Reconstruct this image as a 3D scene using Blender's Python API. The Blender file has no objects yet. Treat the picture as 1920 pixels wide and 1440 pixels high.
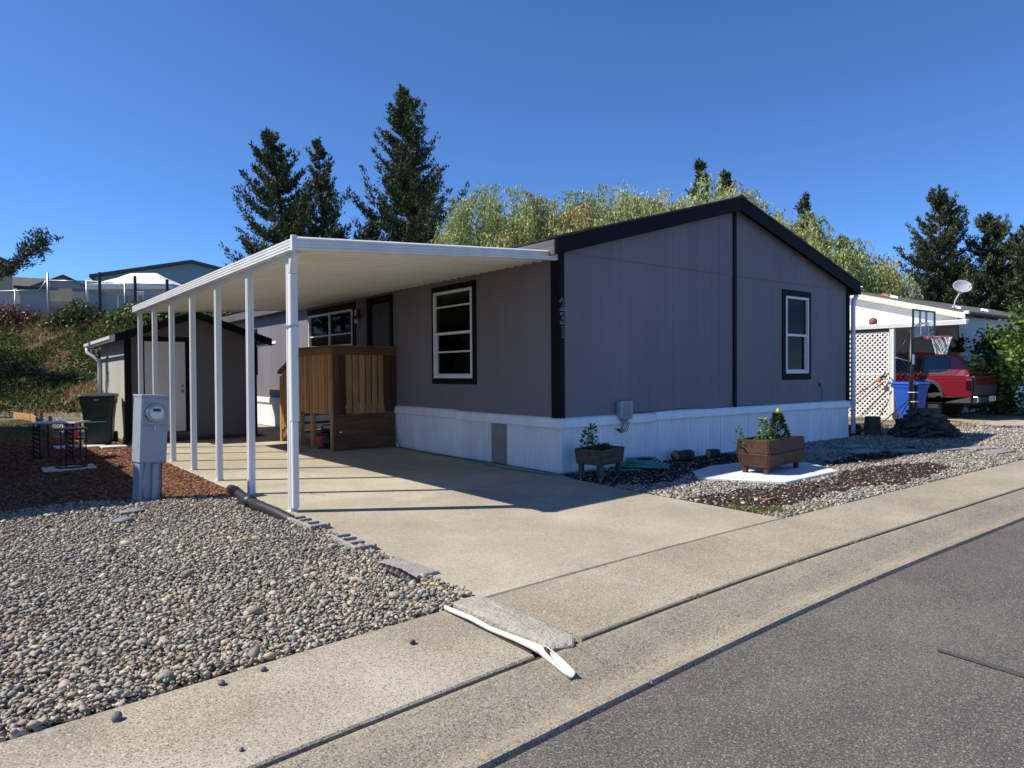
import bpy, math, random
import numpy as np
from mathutils import Vector, Matrix

random.seed(7)
RNG = np.random.default_rng(11)
sc = bpy.context.scene
COL = sc.collection
R = math.radians

# ------------------------------------------------------------------ camera
YAW, PITCH, ROLL = R(37.941), R(-0.95), R(-0.398)
CAM = Vector((-6.503, -7.235, 1.42))
_fw = Vector((math.sin(YAW), math.cos(YAW), 0)); _rt = Vector((math.cos(YAW), -math.sin(YAW), 0)); _up = Vector((0, 0, 1))
F3 = _fw * math.cos(PITCH) + _up * math.sin(PITCH)
_u3 = _up * math.cos(PITCH) - _fw * math.sin(PITCH)
R3 = _rt * math.cos(ROLL) + _u3 * math.sin(ROLL)
U3 = _u3 * math.cos(ROLL) - _rt * math.sin(ROLL)
cd = bpy.data.cameras.new('camera'); cam = bpy.data.objects.new('camera', cd); COL.objects.link(cam)
cam.matrix_world = Matrix((( R3.x, U3.x, -F3.x, CAM.x), (R3.y, U3.y, -F3.y, CAM.y), (R3.z, U3.z, -F3.z, CAM.z), (0, 0, 0, 1)))
cd.sensor_fit = 'HORIZONTAL'; cd.sensor_width = 36.0; cd.lens = 36.0 * 1303.0 / 1920.0
cd.clip_start = 0.05; cd.clip_end = 2000
sc.camera = cam

# ------------------------------------------------------------------ sky, sun, exposure
SUN_AZ = math.atan2(-0.835, 0.55)      # towards the sun, from +y turning to +x
SUN_EL = R(47.0)
w = bpy.data.worlds.new('World'); sc.world = w; w.use_nodes = True
nt = w.node_tree; bg = nt.nodes['Background']
sky = nt.nodes.new('ShaderNodeTexSky'); sky.sky_type = 'NISHITA'; sky.sun_disc = False
sky.sun_elevation = SUN_EL; sky.sun_rotation = SUN_AZ
sky.altitude = 4500; sky.air_density = 1.0; sky.dust_density = 0.0; sky.ozone_density = 10.0
hs_ = nt.nodes.new('ShaderNodeHueSaturation'); hs_.inputs['Saturation'].default_value = 1.03; nt.links.new(sky.outputs[0], hs_.inputs['Color']); nt.links.new(hs_.outputs[0], bg.inputs[0]); bg.inputs[1].default_value = 0.145
sl = bpy.data.lights.new('sun', 'SUN'); sl.energy = 4.8; sl.angle = R(0.53); sl.color = (1.0, 0.93, 0.82)
so = bpy.data.objects.new('sun', sl); COL.objects.link(so)
_d = Vector((math.sin(SUN_AZ) * math.cos(SUN_EL), math.cos(SUN_AZ) * math.cos(SUN_EL), math.sin(SUN_EL)))
so.rotation_euler = _d.to_track_quat('Z', 'Y').to_euler(); so.location = (-30, 20, 40)
vs = sc.view_settings; vs.view_transform = 'Standard'; vs.look = 'None'; vs.exposure = 0.5; vs.gamma = 1.0; vs.use_curve_mapping = False
sc.cycles.max_bounces = 8; sc.cycles.transparent_max_bounces = 16

# ------------------------------------------------------------------ materials
def _nodes(name):
    m = bpy.data.materials.new(name); m.use_nodes = True
    t = m.node_tree; b = t.nodes['Principled BSDF']
    return m, t, b

def mk(name, col, rough=0.6, metal=0.0, spec=0.5, var=0.12, scale=6.0, detail=5.0, bump=0.0, bscale=None, stretch=(1, 1, 1),
       rnd=0.0, col2=None, fac=0.5, speck=None, coords='pos', emis=None, coat=0.0):
    """procedural paint: base colour with noise mottling, optional second colour, speckles, bump, per-object variation"""
    m, t, b = _nodes(name); N = t.nodes; L = t.links
    if coords == 'pos':
        g = N.new('ShaderNodeNewGeometry'); src = g.outputs['Position']
    else:
        g = N.new('ShaderNodeTexCoord'); src = g.outputs['Object']
    mp = N.new('ShaderNodeMapping'); mp.inputs['Scale'].default_value = stretch; L.new(src, mp.inputs['Vector'])
    n1 = N.new('ShaderNodeTexNoise'); n1.inputs['Scale'].default_value = scale; n1.inputs['Detail'].default_value = detail; n1.inputs['Roughness'].default_value = 0.62
    L.new(mp.outputs[0], n1.inputs['Vector'])
    rgb = N.new('ShaderNodeMix'); rgb.data_type = 'RGBA'
    c = (*col, 1)
    if col2 is None:
        k0, k1 = 1 - var, 1 + var
        rgb.inputs['A'].default_value = (col[0] * k0, col[1] * k0, col[2] * k0, 1); rgb.inputs['B'].default_value = (col[0] * k1, col[1] * k1, col[2] * k1, 1)
    else:
        rgb.inputs['A'].default_value = c; rgb.inputs['B'].default_value = (*col2, 1)
    rm = N.new('ShaderNodeMapRange'); rm.inputs['From Min'].default_value = fac - 0.2; rm.inputs['From Max'].default_value = fac + 0.2
    L.new(n1.outputs['Fac'], rm.inputs['Value']); L.new(rm.outputs[0], rgb.inputs['Factor'])
    out = rgb.outputs['Result']
    if speck:
        for (scol, ssc, thr) in speck:
            v = N.new('ShaderNodeTexVoronoi'); v.inputs['Scale'].default_value = ssc; L.new(src, v.inputs['Vector'])
            sp = N.new('ShaderNodeSeparateColor'); L.new(v.outputs['Color'], sp.inputs[0])
            mr = N.new('ShaderNodeMapRange'); mr.inputs['From Min'].default_value = thr; mr.inputs['From Max'].default_value = min(1.0, thr + 0.08); L.new(sp.outputs[0], mr.inputs['Value'])
            mx = N.new('ShaderNodeMix'); mx.data_type = 'RGBA'; L.new(mr.outputs[0], mx.inputs['Factor']); L.new(out, mx.inputs['A']); mx.inputs['B'].default_value = (*scol, 1)
            out = mx.outputs['Result']
    if rnd > 0:
        oi = N.new('ShaderNodeObjectInfo'); mr = N.new('ShaderNodeMapRange'); mr.inputs['To Min'].default_value = 1 - rnd; mr.inputs['To Max'].default_value = 1 + rnd
        L.new(oi.outputs['Random'], mr.inputs['Value'])
        mu = N.new('ShaderNodeMix'); mu.data_type = 'RGBA'; mu.blend_type = 'MULTIPLY'; mu.inputs['Factor'].default_value = 1
        L.new(out, mu.inputs['A']); L.new(mr.outputs[0], mu.inputs['B']); out = mu.outputs['Result']
    L.new(out, b.inputs['Base Color'])
    b.inputs['Roughness'].default_value = rough; b.inputs['Metallic'].default_value = metal; b.inputs['Specular IOR Level'].default_value = spec
    b.inputs['Coat Weight'].default_value = coat
    if bump > 0:
        n2 = N.new('ShaderNodeTexNoise'); n2.inputs['Scale'].default_value = bscale or scale * 6; n2.inputs['Detail'].default_value = 4
        L.new(mp.outputs[0], n2.inputs['Vector'])
        bp = N.new('ShaderNodeBump'); bp.inputs['Strength'].default_value = bump; bp.inputs['Distance'].default_value = 0.02
        L.new(n2.outputs['Fac'], bp.inputs['Height']); L.new(bp.outputs[0], b.inputs['Normal'])
    return m

def mk_vcol(name, rough=0.7, trans=0.0, spec=0.3, bump=0.0):
    """colour from the mesh's own colour attribute (each stone, chip or leaf has its own colour)"""
    m, t, b = _nodes(name); N = t.nodes; L = t.links
    a = N.new('ShaderNodeAttribute'); a.attribute_name = 'Col'
    out = a.outputs['Color']
    if bump:
        g = N.new('ShaderNodeNewGeometry'); n = N.new('ShaderNodeTexNoise'); n.inputs['Scale'].default_value = 90; n.inputs['Detail'].default_value = 4; L.new(g.outputs['Position'], n.inputs['Vector'])
        mr = N.new('ShaderNodeMapRange'); mr.inputs['To Min'].default_value = 0.7; mr.inputs['To Max'].default_value = 1.3; L.new(n.outputs['Fac'], mr.inputs['Value'])
        mu = N.new('ShaderNodeMix'); mu.data_type = 'RGBA'; mu.blend_type = 'MULTIPLY'; mu.inputs['Factor'].default_value = 1; L.new(out, mu.inputs['A']); L.new(mr.outputs[0], mu.inputs['B']); out = mu.outputs['Result']
        bp = N.new('ShaderNodeBump'); bp.inputs['Strength'].default_value = bump; bp.inputs['Distance'].default_value = 0.01; L.new(n.outputs['Fac'], bp.inputs['Height']); L.new(bp.outputs[0], b.inputs['Normal'])
    L.new(out, b.inputs['Base Color'])
    b.inputs['Roughness'].default_value = rough; b.inputs['Specular IOR Level'].default_value = spec
    if trans > 0:
        o = N['Material Output']; tr = N.new('ShaderNodeBsdfTranslucent'); L.new(out, tr.inputs['Color'])
        mx = N.new('ShaderNodeMixShader'); mx.inputs[0].default_value = trans
        L.new(b.outputs[0], mx.inputs[1]); L.new(tr.outputs[0], mx.inputs[2]); L.new(mx.outputs[0], o.inputs['Surface'])
    return m

def mk_glass(name, tint=(0.5, 0.53, 0.53), gloss=0.22):
    m, t, b = _nodes(name); N = t.nodes; L = t.links; o = N['Material Output']
    tr = N.new('ShaderNodeBsdfTransparent'); tr.inputs[0].default_value = (*tint, 1)
    gl = N.new('ShaderNodeBsdfGlossy'); gl.inputs['Roughness'].default_value = 0.02; gl.inputs['Color'].default_value = (gloss, gloss, gloss, 1)
    lw = N.new('ShaderNodeLayerWeight'); pw_ = N.new('ShaderNodeMath'); pw_.operation = 'POWER'; pw_.inputs[1].default_value = 4.0; lw.inputs['Blend'].default_value = 0.5; L.new(lw.outputs['Facing'], pw_.inputs[0])
    ma = N.new('ShaderNodeMath'); ma.operation = 'MULTIPLY_ADD'; ma.inputs[1].default_value = 0.6; ma.inputs[2].default_value = 0.03; L.new(pw_.outputs[0], ma.inputs[0])
    mx = N.new('ShaderNodeMixShader'); L.new(ma.outputs[0], mx.inputs[0]); L.new(tr.outputs[0], mx.inputs[1]); L.new(gl.outputs[0], mx.inputs[2])
    L.new(mx.outputs[0], o.inputs['Surface']); return m

def mk_wood(name, c1, c2, rough=0.7, axis='z', rnd=0.25, scale=3.0, coords='pos', bump=0.25):
    """boards: long grain along one axis, knots, per-board tone"""
    m, t, b = _nodes(name); N = t.nodes; L = t.links
    if coords == 'pos': g = N.new('ShaderNodeNewGeometry'); src = g.outputs['Position']
    else: g = N.new('ShaderNodeTexCoord'); src = g.outputs['Object']
    oi = N.new('ShaderNodeObjectInfo')
    ad = N.new('ShaderNodeVectorMath'); ad.operation = 'ADD'; L.new(src, ad.inputs[0])
    cmb = N.new('ShaderNodeCombineXYZ'); mm = N.new('ShaderNodeMath'); mm.operation = 'MULTIPLY'; mm.inputs[1].default_value = 37.0; L.new(oi.outputs['Random'], mm.inputs[0])
    for i in range(3): L.new(mm.outputs[0], cmb.inputs[i])
    L.new(cmb.outputs[0], ad.inputs[1])
    mp = N.new('ShaderNodeMapping'); s = {'x': (0.6, 9, 9), 'y': (9, 0.6, 9), 'z': (9, 9, 0.6)}[axis]; mp.inputs['Scale'].default_value = s; L.new(ad.outputs[0], mp.inputs['Vector'])
    n1 = N.new('ShaderNodeTexNoise'); n1.inputs['Scale'].default_value = scale; n1.inputs['Detail'].default_value = 7; n1.inputs['Distortion'].default_value = 0.6; L.new(mp.outputs[0], n1.inputs['Vector'])
    r = N.new('ShaderNodeMapRange'); r.inputs['From Min'].default_value = 0.33; r.inputs['From Max'].default_value = 0.67; L.new(n1.outputs['Fac'], r.inputs['Value'])
    mx = N.new('ShaderNodeMix'); mx.data_type = 'RGBA'; mx.inputs['A'].default_value = (*c1, 1); mx.inputs['B'].default_value = (*c2, 1); L.new(r.outputs[0], mx.inputs['Factor'])
    v = N.new('ShaderNodeTexVoronoi'); v.inputs['Scale'].default_value = 3.2; L.new(ad.outputs[0], v.inputs['Vector'])
    kr = N.new('ShaderNodeMapRange'); kr.inputs['From Min'].default_value = 0.05; kr.inputs['From Max'].default_value = 0.09; kr.inputs['To Min'].default_value = 0.35; kr.inputs['To Max'].default_value = 1.0; L.new(v.outputs['Distance'], kr.inputs['Value'])
    mu = N.new('ShaderNodeMix'); mu.data_type = 'RGBA'; mu.blend_type = 'MULTIPLY'; mu.inputs['Factor'].default_value = 1; L.new(mx.outputs['Result'], mu.inputs['A']); L.new(kr.outputs[0], mu.inputs['B'])
    mr = N.new('ShaderNodeMapRange'); mr.inputs['To Min'].default_value = 1 - rnd; mr.inputs['To Max'].default_value = 1 + rnd; L.new(oi.outputs['Random'], mr.inputs['Value'])
    m2 = N.new('ShaderNodeMix'); m2.data_type = 'RGBA'; m2.blend_type = 'MULTIPLY'; m2.inputs['Factor'].default_value = 1; L.new(mu.outputs['Result'], m2.inputs['A']); L.new(mr.outputs[0], m2.inputs['B'])
    L.new(m2.outputs['Result'], b.inputs['Base Color']); b.inputs['Roughness'].default_value = rough; b.inputs['Specular IOR Level'].default_value = 0.3
    bp = N.new('ShaderNodeBump'); bp.inputs['Strength'].default_value = bump; bp.inputs['Distance'].default_value = 0.01; L.new(n1.outputs['Fac'], bp.inputs['Height']); L.new(bp.outputs[0], b.inputs['Normal'])
    return m

def mk_concrete(name, base, dark, lightc, speckd, speckl, sc1=1.1, stain=(0.5, 0.62), spots=True, ssc=190, cracks=0.4):
    """broom-finished slab with exposed sand grains, soft stains and a few dark oil drops"""
    m, t, b = _nodes(name); N = t.nodes; L = t.links
    g = N.new('ShaderNodeNewGeometry'); P = g.outputs['Position']
    def noise(s, d=6, r=0.6, dist=0.0):
        n = N.new('ShaderNodeTexNoise'); n.inputs['Scale'].default_value = s; n.inputs['Detail'].default_value = d; n.inputs['Roughness'].default_value = r; n.inputs['Distortion'].default_value = dist
        L.new(P, n.inputs['Vector']); return n.outputs['Fac']
    def rng(v, a, bb, c=0.0, d=1.0):
        r = N.new('ShaderNodeMapRange'); r.inputs['From Min'].default_value = a; r.inputs['From Max'].default_value = bb; r.inputs['To Min'].default_value = c; r.inputs['To Max'].default_value = d; L.new(v, r.inputs['Value']); return r.outputs[0]
    def mix(f, a, bb):
        x = N.new('ShaderNodeMix'); x.data_type = 'RGBA'; L.new(f, x.inputs['Factor'])
        for k, s in (('A', a), ('B', bb)):
            if isinstance(s, tuple): x.inputs[k].default_value = (*s, 1)
            else: L.new(s, x.inputs[k])
        return x.outputs['Result']
    c = mix(rng(noise(sc1, 7, 0.65, 0.4), 0.35, 0.68), dark, base)
    c = mix(rng(noise(sc1 * 0.45 + 0.07, 5, 0.6, 0.8), stain[0], stain[1] + 0.12), c, lightc)
    v = N.new('ShaderNodeTexVoronoi'); v.inputs['Scale'].default_value = ssc; L.new(P, v.inputs['Vector'])
    sp = N.new('ShaderNodeSeparateColor'); L.new(v.outputs['Color'], sp.inputs[0])
    fine = noise(2.3, 4)
    th = rng(fine, 0.35, 0.65, 0.0, 0.22)
    sb = N.new('ShaderNodeMath'); sb.operation = 'ADD'; L.new(sp.outputs[0], sb.inputs[0]); L.new(th, sb.inputs[1])
    c = mix(rng(sb.outputs[0], 0.8, 0.95, 0.0, 0.8), c, speckd)
    c = mix(rng(sp.outputs[1], 0.84, 0.95, 0.0, 0.7), c, speckl)
    if cracks:
        v3 = N.new('ShaderNodeTexVoronoi'); v3.feature = 'DISTANCE_TO_EDGE'; v3.inputs['Scale'].default_value = cracks
        n5 = N.new('ShaderNodeTexNoise'); n5.inputs['Scale'].default_value = 3.5; n5.inputs['Detail'].default_value = 6; L.new(P, n5.inputs['Vector'])
        v5 = N.new('ShaderNodeVectorMath'); v5.operation = 'MULTIPLY_ADD'; L.new(n5.outputs['Color'], v5.inputs[0]); v5.inputs[1].default_value = (0.5, 0.5, 0.0); L.new(P, v5.inputs[2]); L.new(v5.outputs[0], v3.inputs['Vector'])
        k1 = rng(v3.outputs['Distance'], 0.0012 * (1 if cracks < 0.5 else 1.5), 0.003 * (1 if cracks < 0.5 else 1.5), 0.65, 0.0); k2 = rng(noise(0.55, 2), 0.5, 0.56)
        k3 = N.new('ShaderNodeMath'); k3.operation = 'MULTIPLY'; L.new(k1, k3.inputs[0]); L.new(k2, k3.inputs[1]); c = mix(k3.outputs[0], c, speckd)
    if spots:
        v2 = N.new('ShaderNodeTexVoronoi'); v2.inputs['Scale'].default_value = 1.3; v2.inputs['Randomness'].default_value = 1
        nn = N.new('ShaderNodeTexNoise'); nn.inputs['Scale'].default_value = 14; L.new(P, nn.inputs['Vector'])
        va = N.new('ShaderNodeVectorMath'); va.operation = 'MULTIPLY_ADD'; L.new(nn.outputs['Color'], va.inputs[0]); va.inputs[1].default_value = (0.12, 0.12, 0.12); L.new(P, va.inputs[2]); L.new(va.outputs[0], v2.inputs['Vector'])
        s2 = N.new('ShaderNodeSeparateColor'); L.new(v2.outputs['Color'], s2.inputs[0])
        rr = rng(s2.outputs[0], 0.0, 1.0, -0.045, 0.04)
        df = N.new('ShaderNodeMath'); df.operation = 'SUBTRACT'; L.new(rr, df.inputs[0]); L.new(v2.outputs['Distance'], df.inputs[1])
        c = mix(rng(df.outputs[0], -0.008, 0.008, 0.0, 0.55), c, (0.12, 0.1, 0.075))
    L.new(c, b.inputs['Base Color']); b.inputs['Roughness'].default_value = 0.85; b.inputs['Specular IOR Level'].default_value = 0.25
    n3 = noise(110, 3); n4 = noise(9, 4)
    ad = N.new('ShaderNodeMath'); ad.operation = 'MULTIPLY_ADD'; L.new(n4, ad.inputs[0]); ad.inputs[1].default_value = 0.8; L.new(n3, ad.inputs[2])
    bp = N.new('ShaderNodeBump'); bp.inputs['Strength'].default_value = 0.5; bp.inputs['Distance'].default_value = 0.006; L.new(ad.outputs[0], bp.inputs['Height']); L.new(bp.outputs[0], b.inputs['Normal'])
    return m

M = {}
M['concrete'] = mk_concrete('driveway concrete', (0.45, 0.398, 0.295), (0.32, 0.28, 0.21), (0.54, 0.495, 0.4), (0.2, 0.165, 0.12), (0.62, 0.57, 0.46), sc1=0.75)
M['walk'] = mk_concrete('sidewalk concrete', (0.4, 0.35, 0.255), (0.27, 0.235, 0.175), (0.45, 0.405, 0.33), (0.14, 0.115, 0.085), (0.58, 0.53, 0.43), sc1=0.9, ssc=165, cracks=0)
M['gutter'] = mk_concrete('gutter concrete', (0.33, 0.285, 0.21), (0.245, 0.215, 0.165), (0.36, 0.31, 0.23), (0.1, 0.085, 0.066), (0.5, 0.45, 0.37), sc1=1.6, spots=False, ssc=160, cracks=0)
M['mortar'] = mk('mortar patch', (0.36, 0.33, 0.28), 0.9, var=0.15, scale=7, bump=0.8, bscale=40, speck=[((0.2, 0.18, 0.15), 60, 0.93)])
M['asphalt'] = mk_concrete('asphalt', (0.148, 0.138, 0.121), (0.09, 0.085, 0.078), (0.19, 0.168, 0.136), (0.038, 0.036, 0.034), (0.36, 0.325, 0.27), sc1=0.5, spots=False, ssc=190, cracks=0)
M['tar'] = mk('tar seal', (0.07, 0.069, 0.07), 0.8, var=0.25, scale=30, bump=0.3)  # dark grey of the shadow line painted across the asphalt
M['joint'] = mk('joint dirt', (0.035, 0.03, 0.024), 0.95, var=0.3, scale=20)
M['soil'] = mk('soil', (0.085, 0.06, 0.042), 0.95, var=0.35, scale=5, bump=0.6, bscale=30)
M['bed'] = mk('gravel bed', (0.075, 0.068, 0.058), 0.95, var=0.4, scale=12, bump=0.8, bscale=40)
M['ground'] = mk('open ground', (0.19, 0.145, 0.085), 0.95, var=0.3, scale=0.7, bump=0.5, bscale=9, col2=(0.09, 0.085, 0.04))
M['hillsoil'] = M['ground']
M['stone'] = mk_vcol('river pebbles', 0.62, bump=0.35)
M['chips'] = mk_vcol('bark chips', 0.9)
M['leaf'] = mk_vcol('leaves', 0.55, trans=0.25)
M['needle'] = mk_vcol('needles', 0.7, trans=0.08)
M['bladem'] = mk_vcol('grass blades', 0.7, trans=0.2)
M['bark'] = mk('tree bark', (0.09, 0.065, 0.045), 0.9, var=0.4, scale=8, bump=0.7)
M['house'] = mk('house grey paint', (0.182, 0.169, 0.188), 0.62, var=0.1, scale=1.3, bump=0.12, bscale=70, stretch=(1, 1, 0.12), spec=0.35)
M['trim'] = mk('black trim paint', (0.009, 0.009, 0.01), 0.65, var=0.25, scale=6, bump=0.08, spec=0.12)
M['fasciagrey'] = mk('weathered eave board', (0.085, 0.083, 0.088), 0.8, var=0.3, scale=5, stretch=(1, .1, 3), bump=0.4)
M['shingle'] = mk('roof shingles', (0.06, 0.06, 0.062), 0.95, var=0.35, scale=14, bump=0.7, bscale=60)
M['vinyl'] = mk('white vinyl', (0.7, 0.71, 0.72), 0.42, var=0.06, scale=3, rnd=0.03, bump=0.03)
M['skirt'] = mk('white skirting', (0.78, 0.8, 0.82), 0.45, var=0.09, scale=4, stretch=(1, 1, 0.25), rnd=0.05, col2=None)
M['skirtgrey'] = mk('bare metal skirting', (0.25, 0.245, 0.235), 0.55, var=0.12, scale=4)
M['alu'] = mk('white enamelled aluminium', (0.71, 0.705, 0.67), 0.4, var=0.09, scale=4, rnd=0.03, stretch=(1, 1, 0.25))
M['soffit'] = mk('carport pan enamel', (0.84, 0.825, 0.76), 0.42, var=0.05, scale=2.0, rnd=0.02, stretch=(0.3, 1, 1))
M['glass'] = mk_glass('window glass')
M['room'] = mk('room paint', (0.05, 0.048, 0.046), 0.8, var=0.1, scale=2)
M['blind'] = mk('blinds', (0.5, 0.49, 0.46), 0.6, var=0.08, scale=3)
M['dooralu'] = mk('white door', (0.6, 0.59, 0.56), 0.5, var=0.04, scale=3)
M['doordark'] = mk('dark door', (0.05, 0.05, 0.055), 0.5, var=0.1, scale=3)
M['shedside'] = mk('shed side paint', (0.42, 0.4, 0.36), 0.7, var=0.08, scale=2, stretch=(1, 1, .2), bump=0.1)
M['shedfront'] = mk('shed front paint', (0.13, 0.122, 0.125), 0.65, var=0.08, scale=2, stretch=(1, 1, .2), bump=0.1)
M['cedar_z'] = mk_wood('cedar pickets', (0.46, 0.27, 0.11), (0.29, 0.15, 0.06), axis='z')
M['cedar_x'] = mk_wood('cedar rails x', (0.21, 0.105, 0.042), (0.12, 0.058, 0.024), axis='x')
M['cedar_y'] = mk_wood('cedar rails y', (0.25, 0.13, 0.05), (0.15, 0.075, 0.03), axis='y')
M['cedardark_z'] = mk_wood('dark pickets', (0.11, 0.05, 0.026), (0.055, 0.027, 0.016), axis='z')
M['cedardark_x'] = mk_wood('dark planks', (0.16, 0.085, 0.042), (0.075, 0.04, 0.02), axis='x')
M['planter'] = mk_wood('stained planter boards', (0.085, 0.038, 0.018), (0.036, 0.018, 0.011), axis='x', coords='obj', rough=0.6)
M['oldwood'] = mk_wood('weathered boards', (0.12, 0.1, 0.082), (0.055, 0.044, 0.036), axis='x', coords='obj')
M['edgewood'] = mk_wood('edging boards', (0.45, 0.26, 0.11), (0.3, 0.16, 0.065), axis='y')
M['logbark'] = mk('log bark', (0.085, 0.062, 0.048), 0.95, var=0.45, scale=9, bump=0.9, bscale=35, rnd=0.3)
M['charlog'] = mk('dark firewood', (0.075, 0.06, 0.05), 0.95, var=0.4, scale=9, bump=0.9, bscale=35, rnd=0.45)
M['logend'] = mk('log end', (0.33, 0.25, 0.16), 0.9, var=0.25, scale=18, bump=0.3)
M['meter'] = mk('pedestal grey enamel', (0.29, 0.32, 0.37), 0.42, var=0.06, scale=4, bump=0.03, speck=[((0.22, 0.24, 0.27), 25, 0.985)])
M['metalg'] = mk('galvanised metal', (0.42, 0.43, 0.44), 0.4, metal=0.7, var=0.15, scale=8)
M['chrome'] = mk('chrome', (0.7, 0.7, 0.7), 0.18, metal=1.0, var=0.08, scale=4)
M['blackmetal'] = mk('black powder coat', (0.014, 0.014, 0.016), 0.42, var=0.2, scale=5)
M['blackplastic'] = mk('black plastic', (0.018, 0.018, 0.019), 0.45, var=0.2, scale=6, bump=0.1)
M['cart'] = mk('dark green plastic', (0.018, 0.032, 0.024), 0.5, var=0.15, scale=3, bump=0.05)
M['redplastic'] = mk('red plastic', (0.5, 0.025, 0.02), 0.4, var=0.08, scale=3)
M['bluebin'] = mk('blue plastic', (0.012, 0.075, 0.43), 0.42, var=0.08, scale=3)
M['pvc'] = mk('white pvc', (0.66, 0.64, 0.58), 0.35, var=0.04, scale=8)
M['pvcin'] = mk('pvc stained inside', (0.75, 0.68, 0.5), 0.5, var=0.1, scale=20, col2=(0.16, 0.1, 0.05), fac=0.42)
M['block'] = mk('concrete block', (0.3, 0.285, 0.255), 0.95, var=0.15, scale=12, bump=0.9, bscale=60)
M['paver'] = mk('grey paver', (0.27, 0.25, 0.225), 0.9, var=0.14, scale=6, bump=0.4, rnd=0.12)
M['whitepaver'] = mk('pale paver', (0.58, 0.57, 0.55), 0.85, var=0.1, scale=6, bump=0.3, rnd=0.08)
M['pad'] = mk('white pad', (0.68, 0.67, 0.66), 0.6, var=0.05, scale=4, bump=0.05, speck=[((0.3, 0.28, 0.25), 30, 0.99)])
M['tealplate'] = mk('teal stepping plate', (0.06, 0.2, 0.2), 0.55, var=0.15, scale=5)
M['hose'] = mk('green hose', (0.05, 0.25, 0.21), 0.4, var=0.12, scale=6)
M['bluestone'] = mk('slate slab', (0.16, 0.185, 0.2), 0.85, var=0.15, scale=5, bump=0.4)
M['white'] = mk('white house paint', (0.74, 0.74, 0.71), 0.6, var=0.04, scale=2, bump=0.08)
M['creamfascia'] = mk('cream fascia', (0.56, 0.56, 0.48), 0.6, var=0.05, scale=3)
M['roofgrey'] = mk('grey shingles', (0.105, 0.1, 0.098), 0.95, var=0.3, scale=8, bump=0.6, bscale=30, stretch=(1, 1, 1))
M['lattice'] = mk('white lattice', (0.76, 0.74, 0.71), 0.5, var=0.05, scale=3, rnd=0.04)
M['truckred'] = mk('red car paint', (0.165, 0.009, 0.015), 0.22, var=0.05, scale=1.5, coat=0.7)
M['truckgrey'] = mk('dark grey cladding', (0.05, 0.052, 0.055), 0.55, var=0.1, scale=4)
M['carglass'] = mk('tinted car glass', (0.012, 0.014, 0.015), 0.06, var=0.05, scale=2, spec=0.8)
M['tyre'] = mk('tyre rubber', (0.03, 0.029, 0.028), 0.85, var=0.25, scale=15)
M['lamp_red'] = mk('smoked tail lamp', (0.025, 0.006, 0.007), 0.15, var=0.05, scale=3)
M['plate'] = mk('licence plate', (0.5, 0.55, 0.62), 0.4, var=0.08, scale=9)
M['teal'] = mk('teal house paint', (0.22, 0.345, 0.385), 0.65, var=0.04, scale=1.2)
M['greyhouse'] = mk('far grey house', (0.3, 0.29, 0.3), 0.7, var=0.05, scale=1)
M['beigehouse'] = mk('far beige house', (0.4, 0.36, 0.3), 0.7, var=0.05, scale=1)
M['tent'] = mk('white canopy cloth', (0.8, 0.8, 0.83), 0.6, var=0.03, scale=2, bump=0.1)
M['yellow'] = mk('yellow board', (0.62, 0.5, 0.2), 0.7, var=0.06, scale=2)
M['pinkplastic'] = mk('faded red rim', (0.55, 0.12, 0.17), 0.45, var=0.1, scale=6)
M['net'] = mk('white net', (0.75, 0.75, 0.72), 0.8, var=0.05, scale=8)
M['clear'] = mk_glass('clear acrylic', (0.95, 0.96, 0.97), 0.4)
M['dish'] = mk('grey dish', (0.42, 0.43, 0.45), 0.5, var=0.05, scale=4)
M['orange'] = mk('orange plastic', (0.7, 0.16, 0.03), 0.5, var=0.1, scale=6)
M['flower'] = mk('yellow petals', (0.85, 0.7, 0.03), 0.6, var=0.1, scale=30)
M['oldball'] = mk('worn ball rubber', (0.27, 0.1, 0.055), 0.75, var=0.25, scale=18)
M['brickred'] = mk('terracotta', (0.4, 0.14, 0.07), 0.7, var=0.2, scale=10)
M['silver'] = mk('silver paint', (0.5, 0.5, 0.5), 0.35, metal=0.6, var=0.05, scale=10)
M['digit'] = mk('black number', (0.008, 0.008, 0.009), 0.4, var=0.1, scale=10)

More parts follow.
